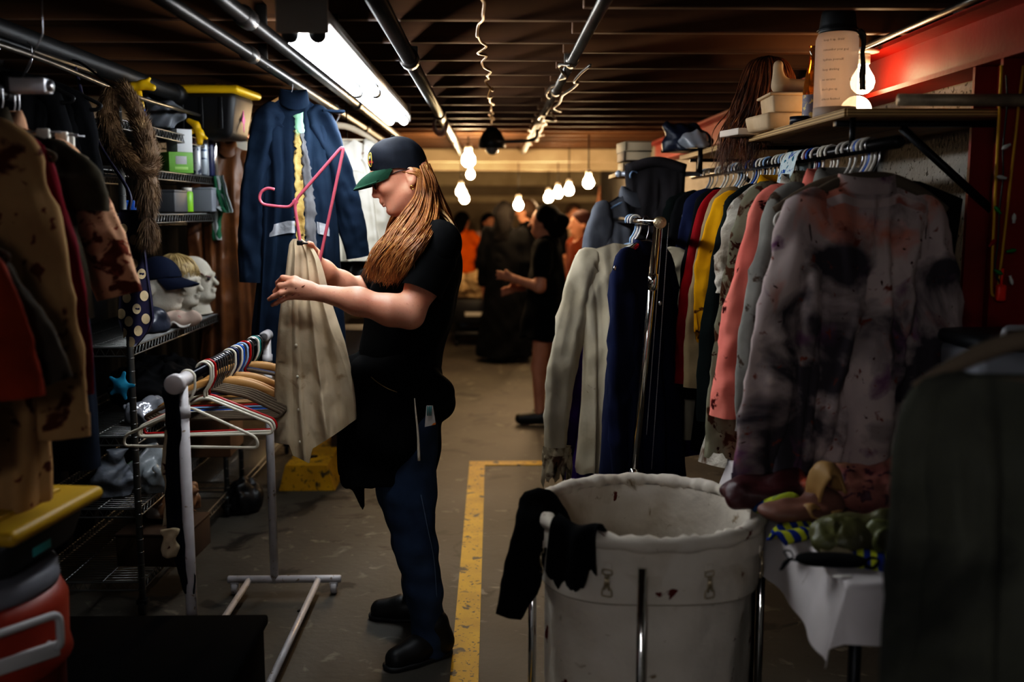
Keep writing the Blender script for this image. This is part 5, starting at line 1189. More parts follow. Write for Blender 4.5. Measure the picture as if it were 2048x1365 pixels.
hz = spline([(-.06, -.09, .02), (-.13, -.1, .015), (-.19, -.1, .03), (-.2, -.1, .06), (-.175, -.1, .068), (-.14, -.095, .045), (-.09, -.09, .05)], 30)
obj('neck_flap', ribbon(hz, .08, .007, 4, .15, (0, 1, 0)), M_inner, mk)
q = Solid((-.2, -.14, -.02), (.24, .16, .16), .006)
q.ell((.02, 0, .04), (.15, .1, .06), .03).ell((.14, -.03, .06), (.07, .06, .055), .03).ell((-.09, -.03, .03), (.06, .05, .035), .02)
for k in range(9): q.cone((-.075 + .004 * k, -.075 + .014 * k, .083 + .004 * k - .0006 * k * k), (-.03 + .004 * k, -.085 + .014 * k, .08 + .004 * k - .0006 * k * k), .005, .005, .006)
q.cone((-.06, -.09, .07), (-.02, .05, .098), .006, .006, .004, sub=True)
q.noise(.008, 7, 6).cut((0, 0, .002), (0, 0, -1))
mk = thing('latex_mask', 'olive green latex mask with a stitched seam, lying flat on the table', 'mask', at(1690, 1085, 2.17) * A(1, 1, 0) + A(0, 0, TZ)); mk.scale = (.60, .62, .8)
obj('mask_skin', q.mesh(1), mat('green_latex', (92, 92, 52), .45, var=((52, 44, 26), 6, .5), stains=[((112, 112, 66), 9, .6, .1)], bump=(30, .5)), mk)
hz = spline([(.10, -.09, .015), (.06, -.1, .05), (.08, -.1, .085), (.14, -.1, .09), (.2, -.09, .07), (.24, -.08, .03)], 26)
obj('rolled_edge', ribbon(hz, .07, .008, 6, .2, (0, 1, 0)), mat('olive_roll', (104, 106, 58), .5, var=((74, 76, 40), 8, .3)), mk)
hz = spline([(-.12, -.11, .006), (-.05, -.12, .012), (.03, -.12, .006), (.1, -.125, .01), (.16, -.12, .006)], 26)
obj('cloth_edge', ribbon(hz, .07, .006, 7, .25, (0, 1, 0)), cloth('mask_lining', (150, 138, 112)), mk)
q = Solid((-.22, -.12, -.02), (.2, .14, .16), .006); q.ell((0, 0, .04), (.16, .08, .05), .03).ell((.08, -.03, .05), (.07, .05, .04), .02).cone((-.1, -.05, .05), (-.02, -.07, .035), .022, .03, .02).ell((-.12, -.04, .04), (.03, .03, .03), .015).noise(.014, 8, 9).cut((0, 0, .002), (0, 0, -1))
tag(obj('latex_mask', q.mesh(1), mat('red_latex', (66, 18, 20), .5, var=((40, 10, 14), 8, .5), stains=[((190, 92, 62), 8, .62, .06)], bump=(24, .5)), loc=at(1560, 975, 2.5) * A(1, 1, 0) + A(0.0, 0, TZ + .0)), 'dark red gory latex mask at the far edge of the table, pale nose showing', 'mask')
q = Solid((-.16, -.1, -.02), (.16, .12, .12), .006); q.ell((0, 0, .03), (.11, .06, .032), .02).ell((.06, .02, .04), (.05, .05, .04), .02).noise(.008, 8, 12).ell((-.03, -.02, .066), (.06, .02, .012), .01, sub=True).cut((0, 0, .002), (0, 0, -1))
tag(obj('latex_mask', q.mesh(1), mat('dusky_latex', (120, 82, 66), .55, var=((90, 56, 46), 9, .4), bump=(20, .4)), loc=at(1602, 1035, 2.36) * A(1, 1, 0) + A(.0, 0, TZ), rot=(0, 0, .1)), 'small dusky latex ear-like mask piece between the towel and the veined mask', 'mask')
M_towel = mat('towel', (150, 158, 52), .95, stains=[((24, 70, 110), 9, .60, .02), ((20, 34, 84), 13, .66, .02)], weave=260, bump=(40, .6))
def lump(name, label, cat, c, r, m, seed, nz=.012, rot=0.0, h=.006, fr=8):
    q = Solid(-np.array(r) * 1.5 - .02, np.array(r) * 1.5 + .04, h); q.ell((0, 0, r[2] * .6), r, .02).noise(nz, fr, seed).cut((0, 0, .001), (0, 0, -1))
    return tag(obj(name, q.mesh(1), m, loc=c, rot=(0, 0, rot)), label, cat)
lump('towel', 'crumpled yellow and blue beach towel between the hamper and the masks', 'towel', at(1535, 1010, 2.44) * A(1, 1, 0) + A(.02, 0, TZ), (.06, .08, .04), M_towel, 3)
tag(obj('towel', ribbon(spline([(-.12, 0, .006), (0, 0, .008), (.12, 0, .006), (.25, .02, .008)], 24), .1, .008, 3, .05, (0, 1, 0)), mat('striped_towel', (170, 172, 50), .95, stripes=((24, 44, 110), 0, .028, .5), weave=260), loc=at(1752, 1152, 2.09) * A(1, 1, 0) + A(0, 0, TZ), rot=(0, 0, -.3)), 'blue and yellow striped towel peeking out beside the black sleep mask', 'towel')
tag(obj('towel', ribbon(spline([(-.08, 0, .006), (0, 0, .012), (.08, 0, .006)], 20), .08, .008, 5, .05, (0, 1, 0)), mat('striped_towel', (170, 172, 50), .95), loc=at(1600, 1058, 2.28) * A(1, 1, 0) + A(0, 0, TZ), rot=(0, 0, .5)), 'striped towel corner under the dusky mask piece', 'towel')
sm = thing('sleep_mask', 'black padded sleep mask with straps lying on the white tablecloth', 'sleep mask', at(1658, 1158, 2.07) * A(1, 1, 0) + A(0, 0, TZ), -.12)
q = Solid((-.1, -.06, -.01), (.1, .06, .04), .004); q.ell((-.03, 0, .01), (.045, .032, .012), .02).ell((.035, 0, .01), (.045, .032, .012), .02).cut((0, 0, .001), (0, 0, -1)); obj('pad', q.mesh(1), M_blk, sm)
obj('strap', ribbon(spline([(-.07, 0, .008), (-.085, -.02, .012), (-.105, -.045, .006), (-.115, -.06, .004)], 16), .016, .003, 2, .2, (0, 1, 0)), M_blk, sm); obj('strap', tube(spline([(.07, 0, .008), (.09, .01, .014), (.1, -.01, .016), (.085, -.03, .006), (.07, -.02, .006)], 20), .003, 6), M_blk, sm); obj('strap_loop', tube(rounded([(-.088, .0, .008), (-.096, .02, .02), (-.08, .025, .02), (-.074, .01, .01)], .006, 4, closed=True), .0018, 6, closed=True), M_blk, sm)
tag(obj('price_tag', box((0, 0, .002), (.04, .012, .0015), .0003), mat('tag_paper', (220, 214, 204), .6), loc=at(1682, 1192, 2.01) * A(1, 1, 0) + A(0, 0, TZ - .006), rot=(0, 0, .1)), 'thin white paper tag lying at the near edge of the tablecloth', 'tag')
# bin behind, on the table
b_ = thing('waste_bin', 'pale grey bin with a dark lid and carry handle at the far right', 'bin', (1.28, 2.44, .785))
V, F = box((0, 0, .215), (.21, .2, .43), .02); V[:, :2] *= (1 + .14 * V[:, 2:3] / .43); obj('bin_body', (V, F), mat('bin_grey', (150, 152, 158), .5), b_); obj('lid', box((0, 0, .445), (.26, .25, .035), .014), mat('bin_lid', (26, 28, 32), .5), b_); obj('handle', tube(rounded([(-.06, -.10, .46), (-.055, -.10, .485), (.055, -.10, .485), (.06, -.10, .46)], .012, 4), .008, 8), mat('lid_handle', (170, 170, 172), .3, .3), b_)

# ================================================================== grey sweater close to the camera, right
rl = thing('clothes_rail', 'clothes rail close to the camera carrying the grey sweater', 'rail', (.895, .68, 1.43))
obj('rod', tube([(0, 0, 0), (0, .9, 0)], .014, 12), M_blackmetal, rl)
for y in (.05, .85): obj('upright', tube([(0, y, 0), (0, y, -1.43)], .014, 12), M_blackmetal, rl)
for y in (.05, .85): obj('foot_bar', tube([(-.2, y, -1.415), (.2, y, -1.415)], .014, 12), M_blackmetal, rl)
sp_ = A(.895, 1.55, 1.43)
hanger('wood', M_brownpl, sp_, -.1, 'brown wooden hanger holding the grey sweater close to the camera', None)
M_sw = cloth('grey_sweater', (78, 78, 68), (58, 58, 50), [((18, 19, 19), 2.4, .52, .14), ((50, 50, 46), 9, .62, .08)], wr=6, wrs=.5)  # large black blotches put shade into the colour along with the stains
S = Shape(.215, .80, .22, .05, .11, .25, .12, .03, 4, 81, dip=.01, tuck=.95, wr=.01)
garment('sweater', 'grey long sweater with dark stains and painted-in shade hanging closest to the camera, right', 'sweater', sp_, -.1, S, M_sw, slv=dict(length=.95, ang=.5, r0=.062, r1=.042, flat=.5, wr=.12, bend=.01), collar=None, drop=.142)

# string of coloured bulbs and a plug on the red post
wire = spline([at(*p, 2.66) for p in ((2012, 150), (2014, 210), (2006, 292), (2006, 355), (1999, 420), (1996, 484), (1990, 540), (2004, 575))], 60)
sl_ = thing('string_lights', 'string of small coloured bulbs running down the red steel post, unlit', 'string lights', wire[-1]); b0 = np.array(sl_.location)
obj('wire', tube(wire - b0, .0022, 5), mat('green_wire', (20, 40, 26), .5), sl_)
for k, (px, py, c) in enumerate(((2013, 293, 'c'), (2004, 355, 'c'), (1996, 421, 'g'), (2028, 438, 'c'), (1984, 487, 'r'), (2022, 502, 'g'), (1996, 544, 'g'), (2022, 560, 'c'))):
    p = at(px, py, 2.65) - b0; m = {'c': mat('clear_mini', (190, 190, 180), .15), 'g': mat('green_mini', (20, 120, 50), .2), 'r': mat('red_mini', (150, 20, 24), .2)}[c]
    obj('mini_bulb', lathe([(.0, -.016), (.005, -.01), (.006, -.002), (.004, .006), (.004, .012)], 10), m, sl_, loc=p, rot=(0, R(60 + 40 * k), 0))
pl_ = thing('plug', 'bright red-orange extension plug hanging at the red post', 'plug', at(2000, 604, 2.655))
obj('plug_body', box((0, 0, .024), (.026, .02, .046), .006), mat('plug_red', (230, 50, 20), .4), pl_); obj('cable', tube([(0, 0, .046), (.002, .0, .09)], .004, 6), mat('plug_red', (230, 50, 20), .4), pl_)
# ================================================================== left clothes rails
rl = thing('clothes_rail', 'black padded clothes rail at the far left holding blood-stained costumes', 'rail', (-1.2, 1.5, 1.835))
obj('rod', tube([(0, 0, 0), (0, 1.08, 0)], .016, 14), mat('black_foam', (24, 24, 26), .5), rl)
for y in (.93, 1.02): obj('rod_ring', tube([(0, y, 0), (0, y + .012, 0)], .0185, 14), M_blackpl, rl)
for y in (.3, .9): obj('hang_wire', tube([(0, y, .01), (0, y, .28)], .004, 6), M_blackmetal, rl)
rl2 = thing('clothes_rail', 'lower clothes rail at the very left edge holding the orange shirt', 'rail', (-1.20, 1.3, 1.62))
obj('rod', tube([(0, 0, 0), (0, .8, 0)], .014, 12), M_blackmetal, rl2)
for y in (.1, .75): obj('hang_wire', tube([(-.25, y, .0), (-.25, y, .6)], .004, 6), M_blackmetal, rl2); obj('arm', tube([(-.25, y, 0), (0, y, 0)], .006, 6), M_blackmetal, rl2)
LR = A(-1.2, 0, 1.835); LR2 = A(-1.20, 0, 1.62)
M_tanb = cloth('bloody_tan', (172, 138, 98), (140, 108, 72), [((74, 34, 18), 9, .60, .04), ((90, 44, 24), 30, .64, .04)], wr=8)
M_dred = cloth('dark_red_knit', (110, 8, 28), (78, 4, 18)); M_olive = cloth('dark_olive', (66, 58, 44), (46, 41, 32), wr=9, wrs=.7)
M_bpink = cloth('bloody_pale', (204, 162, 132), (180, 134, 104), [((90, 40, 26), 16, .58, .04), ((120, 60, 44), 50, .62, .03)])
M_orange = cloth('burnt_orange', (140, 50, 18), (100, 30, 12), [((70, 22, 10), 6, .60, .1)]); M_mott = cloth('mottled_brown', (74, 64, 52), (46, 40, 34), [((28, 20, 16), 14, .6, .05)])
M_mustard = cloth('mustard', (212, 162, 40), (180, 128, 24), [((80, 40, 16), 24, .62, .04)])
g = 'costumes on the left rails'
def lg(b, Y, S, m, name, label, cat, hk='plastic', hm=None, yaw=0.0, **kw):
    hanger(hk, hm or M_blackpl, b + A(0, Y, 0), yaw, 'hanger carrying the %s' % label.split(',')[0], 'filled hangers on the left rails')
    return garment(name, label, cat, b + A(0, Y, 0), yaw, S, m, g, **kw)
S = Shape(.2, .86, .19, .04, .085, .4, .06, .022, 4, 101, dip=.03, tuck=.92)
cv = lg(LR, 2.19, S, M_tanb, 'coverall', 'tan blood-stained coverall with long legs, at the left edge', 'coverall', 'slim', M_brownpl, yaw=.06, slv=dict(length=.60, ang=9, r0=.085, r1=.055), collar='fold', cuffs=True)
obj('chest_pocket', S.strip(.25, .75, .16, .32, .008, n=10, m=10), M_tanb, cv)
lg(LR, 2.30, Shape(.19, .50, .18, .03, .07, .42, .06, .02, 4, 102), M_dred, 'crimson_knit', 'dark crimson knit top behind the tan coverall', 'top', 'slim', M_brownpl, yaw=.03, slv=dict(length=.52, ang=8, r0=.065, r1=.045))
S = Shape(.195, .46, .24, .04, .09, .42, .06, .026, 4, 103, dip=.03)
lg(LR, 2.41, S, M_olive, 'olive_jacket', 'dark olive short-sleeved jacket over a bloodied pale shirt', 'jacket', 'slim', M_brownpl, yaw=.05, slv=dict(length=.10, ang=30, r0=.085, r1=.085), collar='fold')
lg(LR, 2.48, Shape(.185, .56, .19, .03, .07, .42, .06, .02, 4, 104), M_bpink, 'bloody_shirt', 'pale shirt speckled with blood, sleeve poking out under the olive jacket', 'shirt', 'slim', M_brownpl, yaw=.05, slv=dict(length=.33, ang=23, r0=.07, r1=.058, flat=.6), collar='fold')
lg(LR, 2.54, Shape(.17, .86, .18, .035, .06, .4, .05, .016, 4, 105), cloth('dark_jean', (24, 32, 46), (16, 22, 34)), 'denim_dungarees', 'dark blue denim garment hanging behind the olive jacket', 'garment', 'clip', None, yaw=.03, sl=False, sr=False)
lg(LR2, 1.98, Shape(.2, .50, .2, .03, .06, .42, .06, .028, 4, 106), M_orange, 'orange_shirt', 'burnt orange work shirt at the left picture edge below the mustard one', 'shirt', 'slim', M_brownpl, slv=dict(length=.26, ang=16, r0=.095, r1=.085), collar='fold')
lg(LR2 + A(.0, 0, 0), 1.90, Shape(.18, .25, .18, .03, .04, .42, .06, .02, 4, 107), M_mustard, 'mustard_vest', 'mustard yellow stained vest at the left picture edge', 'vest', 'slim', M_brownpl, sl=False, sr=False)
lg(LR2, 2.06, Shape(.16, .4, .16, .03, .05, .40, .06, .02, 4, 108), M_mott, 'mottled_shirt', 'mottled brown short-sleeved shirt behind the mustard vest', 'shirt', 'slim', M_brownpl, slv=dict(length=.30, ang=30, r0=.085, r1=.075))
for k, (Y, X, dz) in enumerate(((2.90, -1.40, .0), (3.10, -1.40, -.02))):
    hanger('slim', M_blackpl, A(X, Y, 2.03 + dz * 0), .1, ['black hanger of the first black coat near the fur stole', 'black hanger of the second black coat near the fur stole'][k], None)
    garment('black_coat', ['black coat hanging in front of the fur stole', 'black coat hanging just behind the fur stole'][k], 'coat', A(X, Y, 2.03), .15, Shape(.16, .6, .16, .04, .07, .38, .05, .02, 4, 110 + k), M_black2, slv=dict(length=.5, ang=3, r0=.06))
rl3 = tag(obj('clothes_rail', tube([(-1.40, 2.75, 2.03), (-1.40, 3.62, 2.03)], .012, 10), M_blackmetal), 'short black rail high up carrying two black coats', 'rail')
# shiny metal bracket hanging on a string, clip hangers
t = thing('clamp_lamp', 'small shiny metal box hanging on a string above the left rail', 'lamp', at(62, 172, 2.45))
obj('housing', box((0, 0, 0), (.085, .05, .034), .004), mat('bright_tin', (235, 235, 240), .35, .4, bump=(20, .3)), t); obj('back_cap', box((-.046, 0, 0), (.012, .056, .04), .003), M_blackpl, t)
obj('string', tube([(-.02, 0, .017), (.035, .0, .12), (.04, 0, .27)], .0016, 5), M_steel, t); obj('bulb', cyl((.042, 0, 0), (.05, 0, 0), .014, 14), M_steel, t)
for k, (px, py, Y) in enumerate(((84, 225, 2.44), (26, 222, 2.3))):
    hanger('clip', M_steel, A(-1.2, Y + .12, 1.835), .2, ['steel clip hanger at the end of the padded left rail', 'steel clip hanger farther left on the padded rail'][k], 'clip hangers on the left rail')

# fur stole with tails
M_fur = mat('brown_fur', (112, 86, 58), .7, var=((60, 43, 28), 10, .6), streak=((150, 122, 86), (30, 30, 8), .55, .75))
def furry(P, r, seed, n=2200, ln=.035, th=.0007):
    """a soft core with hairs lying along the path"""
    g_ = np.random.default_rng(seed); P = spline(P, 60); r = np.interp(np.linspace(0, 1, 60), np.linspace(0, 1, len(r)), r); T, N, B = frames(P)
    V, F = tube(P, r * .86, 16); V = V + .006 * np.stack([snoise(V, 14, seed + i, 2) for i in range(3)], 1); out = [(V, F)]
    k = g_.integers(0, 60, n); a = g_.random(n) * 2 * PI; d = np.cos(a)[:, None] * N[k] + np.sin(a)[:, None] * B[k]
    b = P[k] + d * (r[k] * .82)[:, None]; dirv = d * .38 + T[k] * .85 + g_.normal(size=(n, 3)) * .2; L = ln * g_.uniform(.6, 1.3, n)
    s_ = np.cross(dirv, g_.normal(size=(n, 3))); s_ /= np.linalg.norm(s_, axis=1)[:, None] + 1e-9
    m1 = b + dirv * (L * .55)[:, None]; e = b + dirv * L[:, None] + T[k] * (L * .25)[:, None] + A(0, 0, -.006)
    Vh = np.stack([b - s_ * th * 1.6, b + s_ * th * 1.6, m1 + s_ * th, m1 - s_ * th, e], 1).reshape(-1, 3)
    Fh = [];
    for i in range(n): q = 5 * i; Fh += [(q, q + 1, q + 2, q + 3), (q + 3, q + 2, q + 4)]
    out.append((Vh, Fh)); return join(out)
t = thing('fur_stole', 'brown faux fur stole looped over the wire shelf corner', 'stole', at(255, 260, 3.35))
b0 = np.array(t.location); L3 = lambda L: [np.array(p) - b0 for p in A3(L)]
obj('fur_loop', furry(L3([(222, 180, 3.42), (216, 230, 3.38), (230, 285, 3.34), (262, 325, 3.31), (288, 338, 3.30), (298, 318, 3.32), (288, 270, 3.36), (268, 215, 3.40), (248, 178, 3.42)]), (.026, .033, .037, .036, .036, .034, .032, .028, .022), 31, 11000, .022), M_fur, t)
for k, L in enumerate(([(292, 338, 3.31), (295, 370, 3.305), (294, 398, 3.305), (296, 424, 3.305)], [(296, 436, 3.30), (297, 455, 3.30), (296, 475, 3.30), (294, 488, 3.30)])):
    obj('fur_tail', furry(L3(L), (.022, .036, .036, .018) if k == 0 else (.014, .031, .031, .012), 33 + k, 3600, .022), M_fur, t)
obj('hook', tube(spline([A(-1.40, 3.43, 2.045) - b0, A(-1.36, 3.43, 2.03) - b0, at(236, 182, 3.42) - b0], 10), .004, 6), M_blackmetal, t); obj('tail_cord', tube(L3([(295, 415, 3.305), (296, 440, 3.30)]), .004, 6), M_blackpl, t)
# polka dot giant tie
M_dot = mat('navy_satin', (34, 30, 62), .55, var=((22, 20, 42), 6, .3), bump=(8, .3))
t = thing('polka_dot_tie', 'giant navy tie with large cream polka dots hanging from the shelf', 'tie', at(268, 560, 3.35)); b0 = np.array(t.location)
rows = [(420, 238, 282), (480, 238, 286), (540, 240, 292), (600, 238, 301), (640, 236, 305), (662, 244, 296), (692, 264, 272)]
ys = np.linspace(420, 692, 40); V = []
tiep = lambda px, py: at(px, py, 3.35 + .012 * math.sin(px * .11 + py * .01) - .012 * (1 - ((px - 270) / 36) ** 2))
for y in ys:
    xl = np.interp(y, [r[0] for r in rows], [r[1] for r in rows]); xr = np.interp(y, [r[0] for r in rows], [r[2] for r in rows])
    V += [tiep(xl + (xr - xl) * u, y) for u in np.linspace(0, 1, 12)]
V = np.array(V) - b0; Nn = len(V); Vb = V + A(0, .02, 0); F = gridF(40, 12)
bd = [i * 12 for i in range(40)] + [39 * 12 + j for j in range(1, 12)] + [i * 12 + 11 for i in range(38, -1, -1)] + [j for j in range(10, 0, -1)]
obj('tie_blade', (np.concatenate([V, Vb]), [f[::-1] for f in F] + [tuple(i + Nn for i in f) for f in F] + [(bd[k], bd[(k + 1) % len(bd)], bd[(k + 1) % len(bd)] + Nn, bd[k] + Nn) for k in range(len(bd))]), M_dot, t)
obj('neck_loop', tube(spline([np.array(p) - b0 for p in (at(258, 421, 3.35), at(256, 380, 3.37), A(-1.33, 3.42, 1.8), A(-1.40, 3.45, 2.045))], 24), .006, 6), M_dot, t)
M_crd = mat('cream_dot', (206, 186, 150), .7, var=((176, 154, 116), 30, .4))
for px, py in ((247, 458), (268, 480), (250, 505), (268, 528), (248, 552), (271, 572), (254, 596), (289, 592), (274, 618), (258, 643), (292, 638), (277, 662), (243, 628), (262, 684), (284, 548), (246, 666)):
    xl = np.interp(py, [r[0] for r in rows], [r[1] for r in rows]); xr = np.interp(py, [r[0] for r in rows], [r[2] for r in rows]); P = []
    for x in np.linspace(0, 2 * PI, 20, endpoint=False): P.append(tiep(np.clip(px + 8.6 * math.cos(x), xl + .5, xr - .5), py + 10.5 * math.sin(x)) - b0 - A(0, .0025, 0))
    P = np.array(P); obj('polka_dot', (np.concatenate([P, [P.mean(0)]]), [(i, (i + 1) % 20, 20) for i in range(20)]), M_crd, t)

# ================================================================== wire shelving
_y = np.linspace(2.6, 6.6, 90); _z = np.linspace(.03, 1.86, 12); YY_, ZZ_ = np.meshgrid(_y, _z, indexing='ij')
Vc = np.stack([-1.93 + .03 * np.sin(YY_ * 19 + np.sin(YY_ * 3)) + .012 * np.sin(YY_ * 41 + ZZ_), YY_, ZZ_], -1).reshape(-1, 3)
tag(obj('backing', (Vc, [f for f in gridF(90, 12)]), cloth('black_backing', (22, 21, 22), (14, 13, 14))), 'black sheet added as dark backing along the left wall behind the wire shelving', 'backing')  # sheet added to keep the wall behind the shelves dark
def wire_shelf(w, d, step=.026):
    r = .0035; parts = [tube(rounded([(0, 0, 0), (w, 0, 0), (w, d, 0), (0, d, 0)], .01, 3, closed=True), r, 6, closed=True), tube(rounded([(0, 0, -.032), (w, 0, -.032), (w, d, -.032), (0, d, -.032)], .01, 3, closed=True), r, 6, closed=True)]
    for x0, x1, ax in ((0, d, 1), (0, w, 0)):
        n = int((x1 - x0) / .035)
        for oth in ((0, w) if ax == 1 else (0, d)):
            q = []
            for i in range(n * 2 + 1):
                v = x0 + (x1 - x0) * i / (n * 2); z = 0 if i % 2 == 0 else -.032
                q.append((oth, v, z) if ax == 1 else (v, oth, z))
            parts.append(tube(q, .0022, 4))
    for i in range(int(d / step)): parts.append(tube([(0, (i + .5) * step, .003), (w, (i + .5) * step, .003)], .0018, 4))
    for x in (w * .33, w * .66): parts.append(tube([(x, 0, 0), (x, d, 0)], .0035, 5))
    return join(parts)
M_wire = mat('shelf_wire', (126, 126, 124), .35, .9)
def shelving(loc, w, d, zs, h, label):
    t = thing('wire_shelving', label, 'shelving', loc)
    for z in zs: obj('wire_shelf', wire_shelf(w, d), M_wire, t, loc=(0, 0, z))
    for x in (0, w):
        for y in (0, d):
            p = obj('post', tube([(x, y, .06), (x, y, h)], .0125, 12), M_wire, t)
            obj('post_ring', join([tube([(x, y, z), (x, y, z + .003)], .0136, 10) for z in np.arange(.1, h, .05)]), M_wire, p)
            obj('caster', join([cyl((x - .012, y, .03), (x + .012, y, .03), .03, 16, bev=.004), box((x, y, .055), (.04, .04, .02), .004)]), M_blackpl, t)
    return t
shelving((-1.80, 3.70, 0), .45, 1.24, (.13, .42, .70, 1.04, 1.53, 1.705, 1.875), 1.92, 'tall wire shelving unit on the left crammed with props')
shelving((-1.80, 5.12, 0), .48, 1.15, (.13, .6, 1.04, 1.5, 1.80), 1.9, 'second wire shelving unit behind the first, near the blue coverall')
# tote on top
def tote(name, label, loc, w, d, h, rotz, lidm, sticker=None):
    t = thing(name, label, 'storage tote', loc, rotz)
    V, F = box((0, 0, h / 2), (w, d, h), .03, 3); V[:, :2] *= (.86 + .14 * np.clip(V[:, 2:3] / h, 0, 1)); obj('tub', (V, F), mat('tote_black', (18, 18, 21), .5), t)
    for x in np.linspace(-w * .36, w * .36, 5): obj('rib', box((x, -d / 2 * .985 + .004, h * .55), (.02, .012, h * .7), .004), mat('tote_black', (18, 18, 21), .5), t)
    V, F = box((0, 0, h + .012), (w + .05, d + .05, .034), .015, 3); l = obj('lid', (V, F), lidm, t)
    V, F = box((0, 0, h + .032), (w * .8, d * .78, .012), .005, 2); obj('lid_panel', (V, F), lidm, l)
    for k in range(4): obj('lid_rib', box((w * (-.3 + .2 * k), 0, h + .04), (.02, d * .6, .008), .003), lidm, l)
    return t
tt = tote('storage_tote', 'black storage tote with yellow lid and pink star sticker on the shelving top', (-1.40, 4.80, 1.875), .50, .30, .205, -.08, M_yelpl)
st = [(0, .07), (.006, .02), (.016, 0), (.006, -.02), (0, -.07), (-.006, -.02), (-.016, 0), (-.006, .02)]
V, F = ext(st, .002, 1); V = np.stack([-V[:, 1], V[:, 0] * 1.5, V[:, 2] * .8], 1); obj('star_sticker', (V + A(.2375, -.0, .09), F), mat('pink_sticker', (226, 90, 170), .5), tt, smooth=False)
# green and white toy box
t = thing('toy_box', 'small green and white cardboard box with pictures on the upper wire shelf', 'box', at(352, 339, 4.5), R(40)); t.location.z = 1.711
obj('carton_base', box((.0, .0, .045), (.11, .12, .09), .002), mat('green_card', (112, 168, 66), .5), t); obj('carton_top', box((0.02, .0, .14), (.07, .12, .1), .002), mat('white_card', (220, 222, 222), .5), t)
for k, (y, c) in enumerate(((-.035, (226, 170, 60)), (-.005, (60, 90, 150)), (.02, (214, 96, 60)), (.042, (120, 60, 120)))): obj('picture', box((.0556, y, .06 + .01 * (k % 2)), (.001, .022, .05), .0002), mat('print_%d' % k, c, .6), t)
obj('picture', box((.0556, 0, .125), (.0012, .09, .02), .0002), mat('print_pink', (214, 120, 130), .6), t)
obj('barcode', box((0, -.0605, .055), (.05, .001, .035), .0002), mat('barcode', (230, 230, 230), .6, stripes=((20, 20, 20), 0, .004, .45)), t)
obj('colour_strip', box((.0, -.0606, .02), (.06, .001, .012), .0002), mat('lightgreen', (160, 200, 110), .6), t)
# spray cans
def can(label, px, Y, h, r, m, capm, z=1.711):
    p = at(px, 340, Y); t = thing('spray_can', label, 'spray can', (p[0], Y, z))
    obj('can_body', lathe([(r * .96, 0), (r, .004), (r, h * .8), (r * .9, h * .83), (r * .86, h * .84)], 24), m, t); obj('cap', lathe([(r * .86, h * .84), (r * .86, h * .98), (r * .8, h)], 24), capm, t); return t
M_can = mat('can_print', (176, 180, 186), .35, .3, stains=[((60, 70, 90), 22, .58, .04)]); M_capg = mat('grey_cap', (190, 190, 190), .4)
can('slim silver spray can beside the green box on the upper shelf', 394, 4.70, .165, .021, M_can, mat('pink_cap', (200, 120, 110), .4)); can('tall silver spray can with printed waves on the upper shelf', 407, 4.80, .22, .026, mat('can_wave', (160, 168, 176), .35, .4, streak=((50, 66, 90), (8, 8, 30), .56, .6)), M_capg)
can('dark blue spray can with bright edge on the upper shelf', 421, 4.87, .22, .02, M_navypl, M_chrome); can('bright metal tin at the upper shelf end', 430, 4.92, .215, .016, M_chrome, M_chrome)
# clear bag, toy hammers
q = Solid((-.12, -.1, -.02), (.12, .1, .16), .006); q.ell((0, 0, .06), (.08, .06, .06), .03).cone((-.03, 0, .08), (-.07, 0, .13), .035, .02, .02).noise(.02, 11, 8).cut((0, 0, .002), (0, 0, -1))
tag(obj('plastic_bag', q.mesh(1), mat('clear_wrap', (200, 205, 215), .08, trans=.6), loc=at(330, 258, 4.5)), 'crumpled clear plastic bag stuffed on top of the green box', 'bag')
def toy(label, px, py, Y, rot):
    t = thing('toy_hammer', label, 'toy', at(px, py, Y), rot=rot)
    obj('handle', cyl((0, 0, -.07), (0, 0, 0), .012, 14, bev=.003), M_yelpl, t); obj('grip', cyl((0, 0, -.12), (0, 0, -.07), .013, 14, bev=.003), M_bluepl, t)
    q = Solid((-.08, -.03, -.03), (.08, .03, .06), .004); q.chain([(-.05, 0, -.005), (-.02, 0, .018), (.02, 0, .02), (.055, 0, .005)], (.012, .017, .018, .014), .01).cone((.02, 0, .02), (.05, 0, .04), .01, .007, .01); obj('head', q.mesh(1), M_yelpl, t); return t
toy('yellow toy hammer with blue grip sticking up beside the fur stole', 277, 182, 3.95, (0, R(-8), 0)); toy('second yellow toy hammer curved against the tote', 388, 262, 4.6, (0, R(70), 0))
# red case on second shelving
t = thing('tool_case', 'red and black plastic case with a white label, under the yellow-lidded tote', 'case', at(475, 312, 5.3)); t.location.z = 1.81
obj('case_body', box((-.06, 0, .055), (.26, .2, .10), .008), M_blackpl, t); obj('case_lid', box((-.06, 0, .118), (.265, .205, .03), .008), mat('red_case', (150, 30, 28), .45), t)
obj('label_plate', box((.04, -.103, .055), (.075, .003, .06), .001), mat('bright_label', (240, 234, 216), .5), t); obj('latch', box((.0, -.104, .11), (.02, .008, .024), .002), mat('orange_latch', (222, 140, 40), .5), t)
